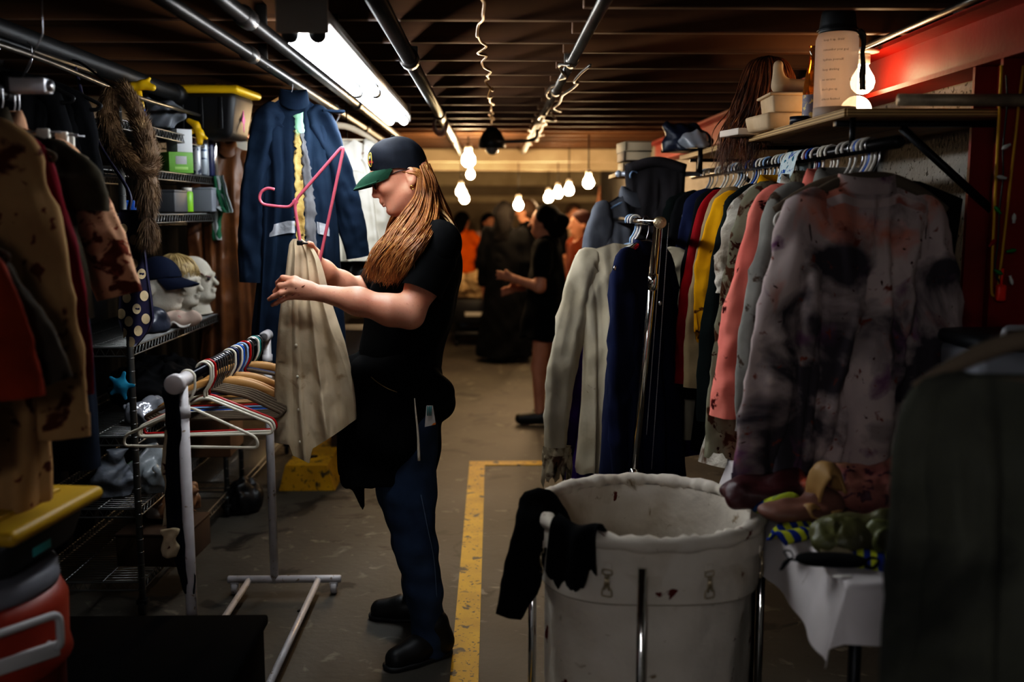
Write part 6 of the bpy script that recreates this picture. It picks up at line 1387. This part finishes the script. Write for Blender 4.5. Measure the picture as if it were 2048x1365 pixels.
# middle-shelf clutter z=1.53
def bx(name, label, cat, px, Y, z, s, m, rot=0.0, py=420):
    p = at(px, py, Y); t = thing(name, label, cat, (p[0], Y, z), rot)
    obj('box_body', box((0, 0, s[2] / 2), s, .004), m, t); obj('box_lid', box((0, 0, s[2]), (s[0] * 1.02, s[1] * 1.02, .012), .003), m, t); return t
M_gbox = mat('grey_box', (130, 134, 142), .55); M_card = mat('cardboard', (120, 88, 58), .8, var=((96, 68, 42), 6, .3)); M_dcard = mat('dark_cardboard', (74, 52, 34), .8, var=((54, 38, 24), 6, .3))
bx('plastic_box', 'grey lidded plastic box on the middle wire shelf', 'box', 402, 4.85, 1.54, (.14, .14, .11), M_gbox, .05); bx('plastic_box', 'dark grey folded plastic box on the middle shelf, near the fur tails', 'box', 330, 4.42, 1.54, (.15, .14, .09), mat('dgrey_box', (74, 76, 80), .55), -.1)
can('lime green bottle lying among the middle shelf clutter', 372, 4.62, .11, .026, mat('lime', (130, 190, 40), .4), M_whitepl, 1.54)
bx('blue_tin', 'small bright blue tin beside the fur tails', 'tin', 262, 3.85, 1.54, (.05, .06, .04), mat('blue_tin', (40, 90, 170), .4))
# foam heads
M_foam = mat('foam_white', (206, 200, 186), .8, var=((184, 176, 160), 14, .3), bump=(120, .2))
def foam_head(label, px, Y, mark=None, tilt=0.0):
    p = at(px, 640, Y); t = thing('foam_mannequin', label, 'mannequin head', (p[0], Y, 1.045), R(-10), rot=(0, tilt, R(-12)))
    q = Solid((-.13, -.1, -.01), (.14, .1, .31), .005)
    q.ell((-.01, 0, .20), (.092, .072, .088), .02).ell((.03, 0, .15), (.06, .056, .075), .03).ell((.062, 0, .085), (.024, .026, .02), .03).cone((-.02, 0, .0), (-.015, 0, .12), .05, .045, .03).cone((-.02, 0, .0), (-.02, 0, .012), .085, .07, .03)
    q.cone((.086, 0, .175), (.108, 0, .142), .009, .012, .012).ell((.09, 0, .118), (.009, .022, .006), .006).ell((.088, 0, .107), (.008, .018, .006), .006)
    for sd in (-1, 1):
        q.ell((.087, sd * .03, .172), (.016, .017, .012), .014, sub=True).ell((.078, sd * .03, .17), (.012, .014, .010), .006).cone((.09, sd * .012, .192), (.076, sd * .05, .19), .009, .007, .012).ell((-.01, sd * .074, .16), (.018, .012, .028), .01).cone((0, sd * .05, .1), (.05, sd * .02, .085), .02, .016, .03)
    q.cut((0, 0, .001), (0, 0, -1))
    obj('head_form', q.mesh(1), M_foam, t); return t
h1 = foam_head('white foam head at the back, face marked with dark red paint', 402, 4.82, tilt=-.12); 
q = Solid((.0, -.08, .10), (.12, .08, .25), .004); 
[obj('painted_eye', ball((.087, sd * .032, .170), (.006, .013, .009), 10, 8), mat('dark_paint', (40, 34, 40), .6), h1) for sd in (-1, 1)]; obj('painted_scar', tube(spline([(.060, -.055, .20), (.080, -.045, .185), (.092, -.02, .175)], 10), .004, 6), mat('scar_paint', (96, 40, 44), .6), h1)
h2 = foam_head('white foam head in the middle wearing a short blond wig', 362, 4.6)
q = Solid((-.13, -.1, .1), (.12, .1, .32), .005); q.ell((-.012, 0, .215), (.1, .081, .088), .02).cut((.0, 0, .195), (.35, 0, -1)).noise(.004, 20, 3)
wgo = obj('wig', q.mesh(1), mat('blond_wig', (178, 154, 106), .5, streak=((120, 96, 60), (20, 60, 60), .5, .7)), h2)
gd = [np.array([(-.02 + .02 * math.cos(a_), .02 * math.sin(a_), .305), (-.012 + .07 * math.cos(a_), .06 * math.sin(a_), .28), (-.012 + .1 * math.cos(a_), .083 * math.sin(a_), .225), (-.014 + .104 * math.cos(a_), .087 * math.sin(a_), .19)]) for a_ in np.linspace(0, 2 * PI, 13)]
obj('hair_strand', strands(gd, 260, .0024, 5, .003, .003, 14), mat('blond_wig', (178, 154, 106), .5), wgo)
h3 = foam_head('white foam head in front wearing a navy cap', 326, 4.4)
q = Solid((-.14, -.11, .1), (.22, .11, .34), .005); q.ell((-.01, 0, .2), (.102, .083, .105), .01).cut((0, 0, .205), (.1, 0, -1)); cp = obj('cap', q.mesh(1), mat('navy_cap', (26, 32, 50), .85, weave=600), h3)
ps = np.linspace(-R(75), R(75), 21); V = []
for u in np.linspace(0, 1, 7): V += [(.086 * math.cos(x) * (1) + u * .09 * math.cos(x) ** .5, .078 * math.sin(x), .212 - .024 * u - .025 * math.sin(x) ** 2 * u) for x in ps]
V = np.array(V); F = gridF(7, 21); Nn = len(V); obj('brim', (np.concatenate([V, V - A(0, 0, .004)]), F + [tuple(i + Nn for i in f[::-1]) for f in F]), mat('navy_cap', (26, 32, 50), .85), cp)
q = Solid((-.14, -.08, -.01), (.14, .08, .12), .006); q.ell((0, 0, .03), (.1, .05, .035), .02).noise(.016, 9, 5).cut((0, 0, .002), (0, 0, -1))
tag(obj('foam_mask', q.mesh(1), mat('pale_mask', (200, 176, 160), .7, stains=[((170, 80, 80), 16, .6, .06)]), loc=at(352, 640, 4.32) * A(1, 1, 0) + A(0, 0, 1.045)), 'pale pink stained rubber piece lying in front of the foam heads', 'mask')
lump('grey_bag', 'shiny dark grey bag beside the polka dot tie', 'bag', at(316, 650, 4.15) * A(1, 1, 0) + A(-.03, 0, 1.045), (.07, .08, .07), mat('grey_vinyl', (48, 52, 64), .3, bump=(20, .6)), 21, .015)
tag(obj('strap', ribbon(spline([(-.05, 0, .006), (-.02, 0, .03), (.02, .0, .01), (.05, 0, .02)], 20), .03, .004, 2, .5, (0, 1, 0)), mat('white_strap', (190, 184, 176), .7), loc=at(352, 658, 4.25) * A(1, 1, 0) + A(.01, 0, 1.045)), 'crumpled white strap at the edge of the foam heads shelf', 'strap')
# lower clutter
M_wrap2 = mat('silver_wrap', (170, 172, 180), .12, .5, bump=(22, .8))
lump('foil_bag', 'crumpled silver foil bag on the shelf behind the empty hangers', 'bag', at(300, 812, 3.95) * A(1, 1, 0) + A(0, 0, .706), (.10, .10, .055), M_wrap2, 22, .03)
lump('plastic_bag', 'clear plastic bag with a green label behind the white rack post', 'bag', at(296, 960, 3.95) * A(1, 1, 0) + A(0, 0, .426), (.09, .09, .10), mat('wrap_cloudy', (190, 196, 200), .12, trans=.5, stains=[((60, 200, 60), 9, .66, .03)], bump=(20, .8)), 23, .03)
lump('plastic_bag', 'white carrier bag hanging low at the left of the shelving', 'bag', at(228, 990, 3.86) * A(1, 1, 0) + A(0, 0, .426), (.06, .06, .10), mat('white_bag', (120, 124, 132), .4, bump=(16, .9)), 24, .045, fr=9)
bx('carton', 'open brown cardboard carton on the lower shelf behind the rack', 'carton', 432, 4.62, .426, (.22, .3, .22), M_card, .05, 1000); bx('carton', 'flat brown carton on the bottom shelf', 'carton', 330, 4.0, .135, (.28, .3, .13), M_dcard, -.05, 1080)
lump('lumpy_heap', 'lumpy heap of brown and white shoes on the low shelf', 'bundle', at(345, 1075, 4.1) * A(1, 1, 0) + A(0, 0, .29), (.12, .12, .06), mat('shoe_brown', (120, 84, 56), .6, stains=[((200, 190, 180), 9, .58, .02)]), 25, .03)  # heap of shoes shaped as one lump
lump('lumpy_heap', 'dark lumpy cloth bundle on the shelf under the foam heads', 'bundle', at(345, 800, 4.4) * A(1, 1, 0) + A(-.06, 0, .706), (.18, .3, .12), M_black2, 26, .03); lump('brown_cloth', 'brown cloth bundle on the shelf behind the empty hangers', 'cloth', at(400, 850, 4.3) * A(1, 1, 0) + A(0, 0, .706), (.12, .16, .06), cloth('brown_bundle', (96, 78, 56), (70, 56, 40)), 27, .02)
lump('black_bag', 'black bin bag on the floor under the wire shelving end', 'bag', at(490, 1090, 5.05) * A(1, 1, 0), (.10, .12, .10), M_blackpl, 28, .02); lump('black_bag', 'black vinyl bag on the lower shelf behind the carton', 'bag', at(400, 920, 4.3) * A(1, 1, 0) + A(-.2, 0, .426), (.14, .16, .1), M_blackpl, 29, .025)
q = Solid((-.06, -.03, -.09), (.06, .03, .09), .004); q.ell((0, 0, 0), (.02, .015, .02), .01)
for k in range(5): an = k * 2 * PI / 5; q.cone((0, 0, 0), (.045 * math.cos(an), 0, .05 * math.sin(an)), .014, .009, .012, ((0, 1, 0), .4))
tag(obj('cloth_flower', q.mesh(1), mat('teal_felt', (22, 120, 150), .8), loc=at(242, 772, 3.66)), 'teal felt flower pinned to the shelving post below the polka dot tie', 'flower')
# brown coat, strap
hb = A(-1.30, 5.02, 1.93); tag(obj('coat_hook', tube(spline([hb + A(0, .12, -.06), hb + A(0, .09, -.0), hb + A(0, .02, .012), hb + A(0, -.012, 0), hb + A(0, -.01, -.03)], 20), .004, 6), M_blackmetal), 'black hook on the shelving carrying the brown leather coat', 'hook')
M_leath = mat('brown_leather', (112, 70, 36), .42, var=((74, 44, 24), 7, .5), bump=(9, .7))
garment('leather_coat', 'long worn brown leather coat hanging between the shelving units', 'coat', A(-1.30, 4.99, 1.88), .35, Shape(.14, 1.05, .17, .04, .08, .5, .04, .03, 3, 120, rag=.03), M_leath, slv=dict(length=.6, ang=5, r0=.06, r1=.05), collar='fold', drop=.02)
for k, (c, dx, lab) in enumerate(((mat('green_web', (30, 96, 64), .7), 0, 'green webbing strap hanging from the upper shelf corner'), (mat('white_web', (184, 190, 190), .7), .012, 'pale grey webbing strap hanging beside the green one'))):
    P = spline([at(432 + 8 * k, 352, 4.9), at(440 + 8 * k, 385, 4.88), at(452 + 8 * k, 425, 4.86), at(444 - 12 * k, 415, 4.87), at(434 - 2 * k, 440, 4.9), at(434 + 2 * k, 480, 4.9)], 40)
    tag(obj('strap', ribbon(P, .035, .003, k, .3, (1, .0, 0)), c), lab, 'strap')
# blue coverall and cream jacket on the ceiling pipe
PP = A(-.80, 0, 2.06)
hanger('wood', M_oak, PP + A(0, 4.05, 0), .45, 'wooden hanger carrying the blue coverall on the ceiling pipe', None).scale = (.6, .6, .9)
M_cov = cloth('work_blue', (31, 45, 62), (20, 31, 46), wr=7, wrs=.6)
S = Shape(.142, 1.05, .19, .05, .12, .66, .05, .024, 4, 130, dip=.03, tuck=.98)
cv = garment('coverall', 'navy blue coverall split open down the front, on the ceiling pipe', 'coverall', PP + A(.015, 4.05, 0), .32, S, M_cov, slv=dict(length=.62, ang=8, r0=.068, r1=.05, flat=.8), slvR=dict(ang=15, length=.54), collar='fold', drop=.075)
S2 = S
obj('quilt_lining', S.strip([-.04, -.12, -.14, -.12, -.16], [.14, .10, .12, .10, .12], .10, .66, .012, n=8, m=60, jag=.02), mat('yellow_quilt', (214, 186, 116), .9, var=((150, 118, 60), 24, .7), stains=[((110, 170, 130), 5, .62, .05), ((80, 60, 30), 22, .6, .05)], bump=(34, 1.0)), cv)
obj('grey_lining', S.strip([.10, .10, .12, .10, .12], [.18, .36, .40, .36, .34], .12, .70, .016, n=9, m=60, jag=.025, seed=5), cloth('grey_felt', (120, 120, 122), (90, 90, 94)), cv)
obj('torn_collar_patch', S.strip(-.02, .22, .035, .12, .014, n=6, m=10, jag=.02), mat('mint_patch', (150, 206, 170), .8), cv)
for x0, x1 in ((-.92, -.16), (.40, .95)):
    bnd = obj('reflective_band', S.strip(x0, x1, .455, .50, .016, n=30, m=8), mat('silver_tape', (196, 200, 206), .35, .2, bump=(60, .4)), cv)
obj('epaulette', box((.15, -.02, -.045), (.09, .05, .012), .004), M_cov, cv)
hanger('wood', mat('pale_wood', (214, 196, 170), .5), PP + A(0, 5.2, 0), .3, 'pale wooden hanger carrying the cream jacket on the ceiling pipe', None)
M_cj = cloth('cream_canvas', (226, 220, 206), (206, 198, 182), [((120, 70, 50), 20, .70, .03)], wr=9, wrs=.6)
S = Shape(.20, .62, .2, .05, .09, .5, .07, .03, 4, 140, dip=.04)
cj = garment('cream_jacket', 'cream canvas work jacket on a wooden hanger below the strip light', 'jacket', PP + A(.02, 5.2, 0), .3, S, M_cj, slv=dict(length=.56, ang=9, r0=.1, r1=.06, flat=.65), drop=.15, cuffs=True, placket=True)
for x0 in (-.62, .2): fl_ = obj('chest_pocket', S.strip(x0, x0 + .42, .22, .42, .012, n=10, m=10), M_cj, cj); obj('pocket_flap', S.strip(x0, x0 + .42, .2, .26, .018, n=10, m=5), M_cj, fl_)
lump('black_helmet', 'round black bag hanging in the dark below the cream jacket', 'bag', at(700, 590, 5.3), (.12, .12, .15), M_blackpl, 30, .015)
tag(obj('bag_cord', tube([at(700, 560, 5.3) + A(0, 0, .04), A(*(at(700, 560, 5.3) * A(1, 1, 0))) + A(0, 0, 2.1)], .004, 6), M_blackpl), 'black cord carrying the round black bag', 'cord')
# floor things
V, F = ext([(-.155, 0), (.155, 0), (.115, .145), (-.115, .145)], 1.0, 1); V[:, 1] *= 1
wb = thing('wheel_stop', 'yellow wedge-shaped parking block on the floor behind the hanging beige shirt', 'parking block', (-1.035, 5.9, 0))
obj('block', (V, F), M_yel, wb, smooth=False); 
for y in (-.3, .3): obj('bolt_hole', cyl((0, y, .14), (0, y, .148), .03, 16), M_blackmetal, wb)
bx('plastic_box', 'pale grey plastic drawer box behind the person at waist height', 'box', 706, 6.0, .60, (.22, .3, .24), mat('pale_box', (170, 172, 176), .5), 0, 700); bx('carton', 'dark crate carrying the pale grey box behind the person', 'crate', 706, 6.0, 0.0, (.24, .32, .588), M_dcard, 0, 700)
tt = tote('storage_tote', 'black storage tote with ribbed yellow lid at the lower left corner', (-1.23, 2.2, .765), .50, .32, .10, -.12, mat('ribbed_yellow', (168, 132, 18), .5))
obj('paper_label', box((.232, -.02, .055), (.002, .07, .05), .0005), mat('teal_label', (70, 170, 170), .6), tt); obj('paper_label', box((.16, -.152, .052), (.06, .004, .05), .0005), mat('teal_label', (70, 170, 170), .6), tt)
cl = thing('drink_cooler', 'round orange drink cooler with white handle under the yellow-lidded tote', 'cooler', (-1.19, 2.16, .27))
M_or = mat('orange_plastic', (132, 38, 12), .5)
obj('cooler_body', lathe([(.19, 0), (.2, .01), (.205, .25), (.215, .26), (.222, .27), (.215, .30), (.218, .40), (.20, .44)], 48), M_or, cl); obj('inner_lid', lathe([(.20, .44), (.203, .45), (.200, .48), (.19, .485)], 48), mat('cooler_white', (110, 110, 116), .6), cl)
M_hw = mat('handle_white', (170, 168, 166), .45)
obj('handle', xf(tube(rounded([(.10, -.19, .33), (.11, -.232, .33), (.11, -.232, .41), (-.03, -.245, .41), (-.05, -.245, .41), (-.05, -.2, .33)], .02, 5), .009, 10), rot=(0, 0, R(48))), M_hw, cl); obj('handle_plate', xf(box((.03, -.214, .325), (.17, .012, .036), .004), rot=(0, 0, R(48))), M_hw, cl)
obj('base_crate', box((-1.19, 2.16, .134), (.5, .44, .268), .01), mat('crate_black', (14, 14, 15), .6), None); tag(bpy.data.objects['base_crate'], 'low black crate under the orange drink cooler', 'crate')
M_trunk = mat('trunk_black', (4, 4, 5), .9); M_trunk.node_tree.nodes['Principled BSDF'].inputs['Specular IOR Level'].default_value = .05
bb = thing('travel_case', 'large flat black case on the floor in front of the white rack', 'case', (-1.02, 2.45, 0))
obj('case_body', box((0, 0, .19), (.74, .52, .38), .012), M_trunk, bb); obj('case_lid', box((0, 0, .395), (.76, .54, .03), .008), M_trunk, bb)
for x in (-.2, .2): obj('latch', box((x, -.275, .36), (.05, .012, .06), .003), M_blackmetal, bb)
tag(obj('litter', box((0, 0, .003), (.04, .018, .004), .001), M_blackpl, loc=at(606, 1246, 3.72) * A(1, 1, 0)), 'small dark scrap lying on the floor inside the rack base', 'litter')
# ================================================================== people and things at the far end
M_skinD = mat('far_skin', (196, 140, 110), .6, var=((170, 112, 86), 8, .3))
def humanoid(label, px, yfoot, H, face, Y=None, arms=((14, 10), (14, 10)), top=None, bottom=None, hair=None, hairlen=.1, hairm=None, skirt=None, lean=0.0, armlift=None, shoes=M_shoe, step=.08, hat=False, bun=False, sleeves=.3, h=.012, curly=0.0):
    """arms: per side list of (elbow xyz, hand xyz) offsets in the body frame (forward, left, up) from the shoulder"""
    P0 = at(px, yfoot, Y) if Y else None
    d = CAM[2] / -(at(px, yfoot, 1.0) - CAM)[2]; P0 = at(px, yfoot, d); P0[2] = 0
    t = thing('person', label, 'person', P0)
    f = A(math.cos(face), math.sin(face), 0); l = A(-math.sin(face), math.cos(face), 0)
    W_ = lambda a, b, c: f * (a + lean * c) + l * b + A(0, 0, c)
    k = H / 1.7
    hip = .86 * k; sho = 1.38 * k; hd_ = 1.56 * k
    legs = [[W_(0, s_ * .09 * k, hip), W_(.02 + s_ * step * .4, s_ * .09 * k, .46 * k), W_(s_ * step - .02, s_ * .1 * k, .08 * k)] for s_ in (-1, 1)]
    armP = []
    for s_, a in zip((-1, 1), arms):
        S0 = W_(0, s_ * .18 * k, sho); e, hnd = a; armP.append([S0, S0 + f * e[0] + l * (e[1] * s_) + A(0, 0, e[2]), S0 + f * hnd[0] + l * (hnd[1] * s_) + A(0, 0, hnd[2])])
    lo = A(-.75, -.75, -.02); hi = A(.75, .75, H + .25)
    q = Solid(lo, hi, h)
    q.cone(W_(0, 0, hip), W_(0, 0, 1.1 * k), .125 * k, .115 * k, .05, (l, 1.25)).cone(W_(0, 0, 1.1 * k), W_(-.01, 0, 1.34 * k), .115 * k, .105 * k, .05, (l, 1.5))
    q.cone(W_(-.01, 0, 1.36 * k), W_(.015, 0, 1.50 * k), .052 * k, .05 * k, .03)
    q.ell(W_(.02, 0, hd_ + .02), (.09 * k, .09 * k, .11 * k), .02).ell(W_(.05, 0, hd_ - .06), (.05 * k, .05 * k, .055 * k), .03).cone(W_(.10, 0, hd_ + .02), W_(.125, 0, hd_ - .02), .010, .013, .015)
    for s_ in (-1, 1): q.ell(W_(.015, s_ * .09 * k, hd_), (.02, .02, .03), .01).ell(W_(.1, s_ * .032, hd_ + .02), (.014, .014, .01), .01, sub=True)
    q.ell(W_(.098, 0, hd_ - .055), (.014, .014, .006), .008)
    for p in legs:
        q.chain(p, (.085 * k, .055 * k, .04 * k), .03); q.cone(p[2] - A(0, 0, .03), p[2] + f * .13 * k - A(0, 0, .045), .036, .03, .02)
    for p in armP:
        q.chain(p, (.052 * k, .042 * k, .03 * k), .03); dv = p[2] - p[1]; dv /= np.linalg.norm(dv); q.cone(p[2], p[2] + dv * .08, .032, .026, .015, (l, .7))
        for j in range(4): q.cone(p[2] + dv * .07 + A(0, 0, (j - 1.5) * .017), p[2] + dv * .155 + A(0, 0, (j - 1.5) * .019 - .012), .0105, .0085, .006)
        q.cone(p[2] + dv * .02 + A(0, 0, .02), p[2] + dv * .08 + A(0, 0, .045), .012, .01, .008)
    obj('body', q.mesh(1), M_skinD, t)
    if top:
        q = Solid(lo, hi, h)
        q.cone(W_(0, 0, (hip + .02) if not skirt else hip), W_(0, 0, 1.1 * k), .15 * k, .135 * k, .05, (l, 1.25)).cone(W_(0, 0, 1.1 * k), W_(-.01, 0, 1.36 * k), .135 * k, .115 * k, .05, (l, 1.5))
        for p in armP: q.cone(p[0], p[0] + (p[1] - p[0]) * min(1, sleeves * 2), .075 * k, .062 * k, .03)
        if sleeves > .5:
            for p in armP: q.cone(p[1], p[1] + (p[2] - p[1]) * min(1, (sleeves - .5) * 2), .06 * k, .05 * k, .03)
        q.cone(W_(.0, 0, 1.42 * k), W_(.04, 0, 1.5 * k), .06 * k, .07 * k, .01, sub=True)
        q.noise(.012, 4, int(px)); obj('top', q.mesh(1), top, t)
    if skirt:
        z0, r0 = skirt[0], skirt[1]; q = Solid(lo, hi, h); q.cone(W_(0, 0, 1.08 * k), W_(0, 0, z0), .135 * k, r0, .04, (l, 1.15)); q.cut((0, 0, z0 + .01), (0, 0, -1)).noise(.016, 4, 7); obj('skirt', q.mesh(1), skirt[2], t)
    if bottom:
        q = Solid(lo, hi, h)
        for p in legs: q.chain([p[0], p[1], p[2] - A(0, 0, .0)], (.105 * k, .075 * k, .066 * k), .03)
        q.cone(W_(0, 0, hip), W_(0, 0, hip + .12), .14 * k, .135 * k, .04, (l, 1.25)).cut((0, 0, .05), (0, 0, -1)).noise(.010, 5, 4); obj('trousers', q.mesh(1), bottom, t)
    for p in legs:
        q = Solid(p[2] - .25, p[2] + .25, .01); q.chain([A(p[2][0], p[2][1], .06) - f * .03, A(p[2][0], p[2][1], .045) + f * .15 * k], (.05, .042), .02).cut((0, 0, .004), (0, 0, -1)); obj('shoe', q.mesh(1), shoes, t)
    if hairm:
        q = Solid(W_(0, 0, hd_) - A(.32, .32, .3 + hairlen), W_(0, 0, hd_) + A(.32, .32, .34), .009)
        q.ell(W_(-.005, 0, hd_ + .045), (.108 * k, .106 * k, .105 * k), .02)
        q.cone(W_(-.05, 0, hd_), W_(-.07, 0, hd_ - hairlen), .085 * k, .07 * k, .04, (l, 1.25))
        q.ell(W_(.115, 0, hd_ - .035), (.075, .085, .09), .02, sub=True)
        if bun: q.ell(W_(-.12, 0, hd_ + .02), .055, .02)
        if curly: q.noise(curly, 7, 3)
        obj('hair', q.mesh(1), hairm, t)
    if hat:
        q = Solid(W_(0, 0, hd_) - .3, W_(0, 0, hd_) + .3, .009); q.ell(W_(0, 0, hd_ + .06), (.12, .115, .10), .01).cut(W_(0, 0, hd_ + .035), (0, 0, -1)); q.ell(W_(.10, 0, hd_ + .045), (.1, .08, .012), .01); obj('hat', q.mesh(1), M_blk, t)
    return t
M_hblk = mat('black_hair', (14, 12, 11), .9); M_hblk.node_tree.nodes['Principled BSDF'].inputs['Specular IOR Level'].default_value = .08; M_hbr = mat('brown_hair', (56, 38, 24), .8); M_hbl = mat('blond_hair', (196, 150, 70), .5)
M_oT = cloth('orange_tee', (232, 112, 18), (210, 92, 10)); M_lj = cloth('light_jeans', (70, 92, 120), (52, 70, 96))
dn = (.0, .06, -.28); A_dn = (dn, (.08, .06, -.54))
humanoid('person in an orange T-shirt and blue jeans beyond the aisle, back turned', 926, 662, 1.52, R(50), top=M_oT, bottom=M_lj, hairm=M_hblk, hairlen=.12, arms=(((.16, .12, -.2), (.42, .05, -.1)), ((.1, .1, -.24), (.36, .0, -.14))), sleeves=.42, step=.12)
humanoid('person in a long black robe with bushy black hair, back turned', 1008, 722, 1.62, R(80), top=M_blk, skirt=(.05, .26, M_blk), hairm=M_hblk, hairlen=.22, curly=.02, arms=(A_dn, A_dn), sleeves=.95)
humanoid('person in black facing left, face lit by the bulb above', 1054, 700, 1.66, R(170), top=M_blk, bottom=M_blk2, hairm=M_hbr, hairlen=.02, arms=(A_dn, ((.1, .05, -.26), (.3, .0, -.3))), sleeves=.9)
humanoid('person with a blond ponytail standing behind the black-clad person with the lit face', 1096, 682, 1.6, R(60), top=M_blk2, bottom=M_blk2, hairm=M_hbl, hairlen=.3, arms=(A_dn, A_dn), sleeves=.4)
humanoid('person in a short black dress with bare legs and a dark hair bun', 1090, 846, 1.58, R(172), top=M_blk, skirt=(.62, .19, M_blk2), hairm=M_hblk, hairlen=.03, bun=True, curly=.01, arms=(((.0, .05, -.27), (.19, -.02, -.30)), ((.02, .06, -.27), (.20, .0, -.22))), sleeves=.3, step=.05)
humanoid('person with long dark red hair in a brown top near the grey jacket', 1160, 770, 1.54, R(200), top=cloth('brown_top', (110, 52, 30), (80, 36, 20)), bottom=M_blk2, hairm=mat('dark_red_hair', (50, 20, 15), .9), hairlen=.24, arms=(A_dn, A_dn), sleeves=.4)
humanoid('person in pale clothes raising a hand at the back of the crowd', 1146, 668, 1.62, R(-80), top=cloth('pale_top', (176, 150, 126), (150, 124, 100)), bottom=M_blk2, hairm=M_hbr, hairlen=.05, arms=(A_dn, ((.1, .1, .12), (.16, .1, .36))), sleeves=.4)
humanoid('person in a light pink top between the orange shirt and the robe', 978, 652, 1.5, R(-60), top=cloth('pale_pink', (210, 176, 170), (180, 140, 136)), bottom=M_blk2, hairm=M_hblk, hairlen=.1, arms=(((.12, .06, -.2), (.3, .0, .02)), A_dn), sleeves=.4)
# cart with bundled cloth
ct = thing('cart', 'dark utility cart with a white label strip, behind the orange-shirted person', 'cart', A(*(at(952, 660, 11.6) * A(1, 1, 0))))
obj('cart_tub', box((0, 0, .40), (.5, .6, .28), .02), M_blackpl, ct); obj('cart_tub', box((0, 0, .14), (.5, .6, .06), .02), M_blackpl, ct); obj('label_strip', box((-.02, -.306, .37), (.2, .006, .05), .002), mat('white_strip', (190, 186, 176), .6), ct)
for x in (-.22, .22):
    for y in (-.26, .26): obj('leg', tube([(x, y, .05), (x, y, .5)], .018, 8), M_blackpl, ct); obj('caster', cyl((x - .015, y, .035), (x + .015, y, .035), .035, 12), M_blackpl, ct)
lump('lumpy_heap', 'pile of crumpled cream cloth heaped on the dark cart', 'cloth', A(*(at(950, 590, 11.6) * A(1, 1, 0))) + A(0, 0, .545), (.22, .22, .20), cloth('cream_heap', (204, 178, 140), (160, 132, 96)), 40, .06, fr=5)
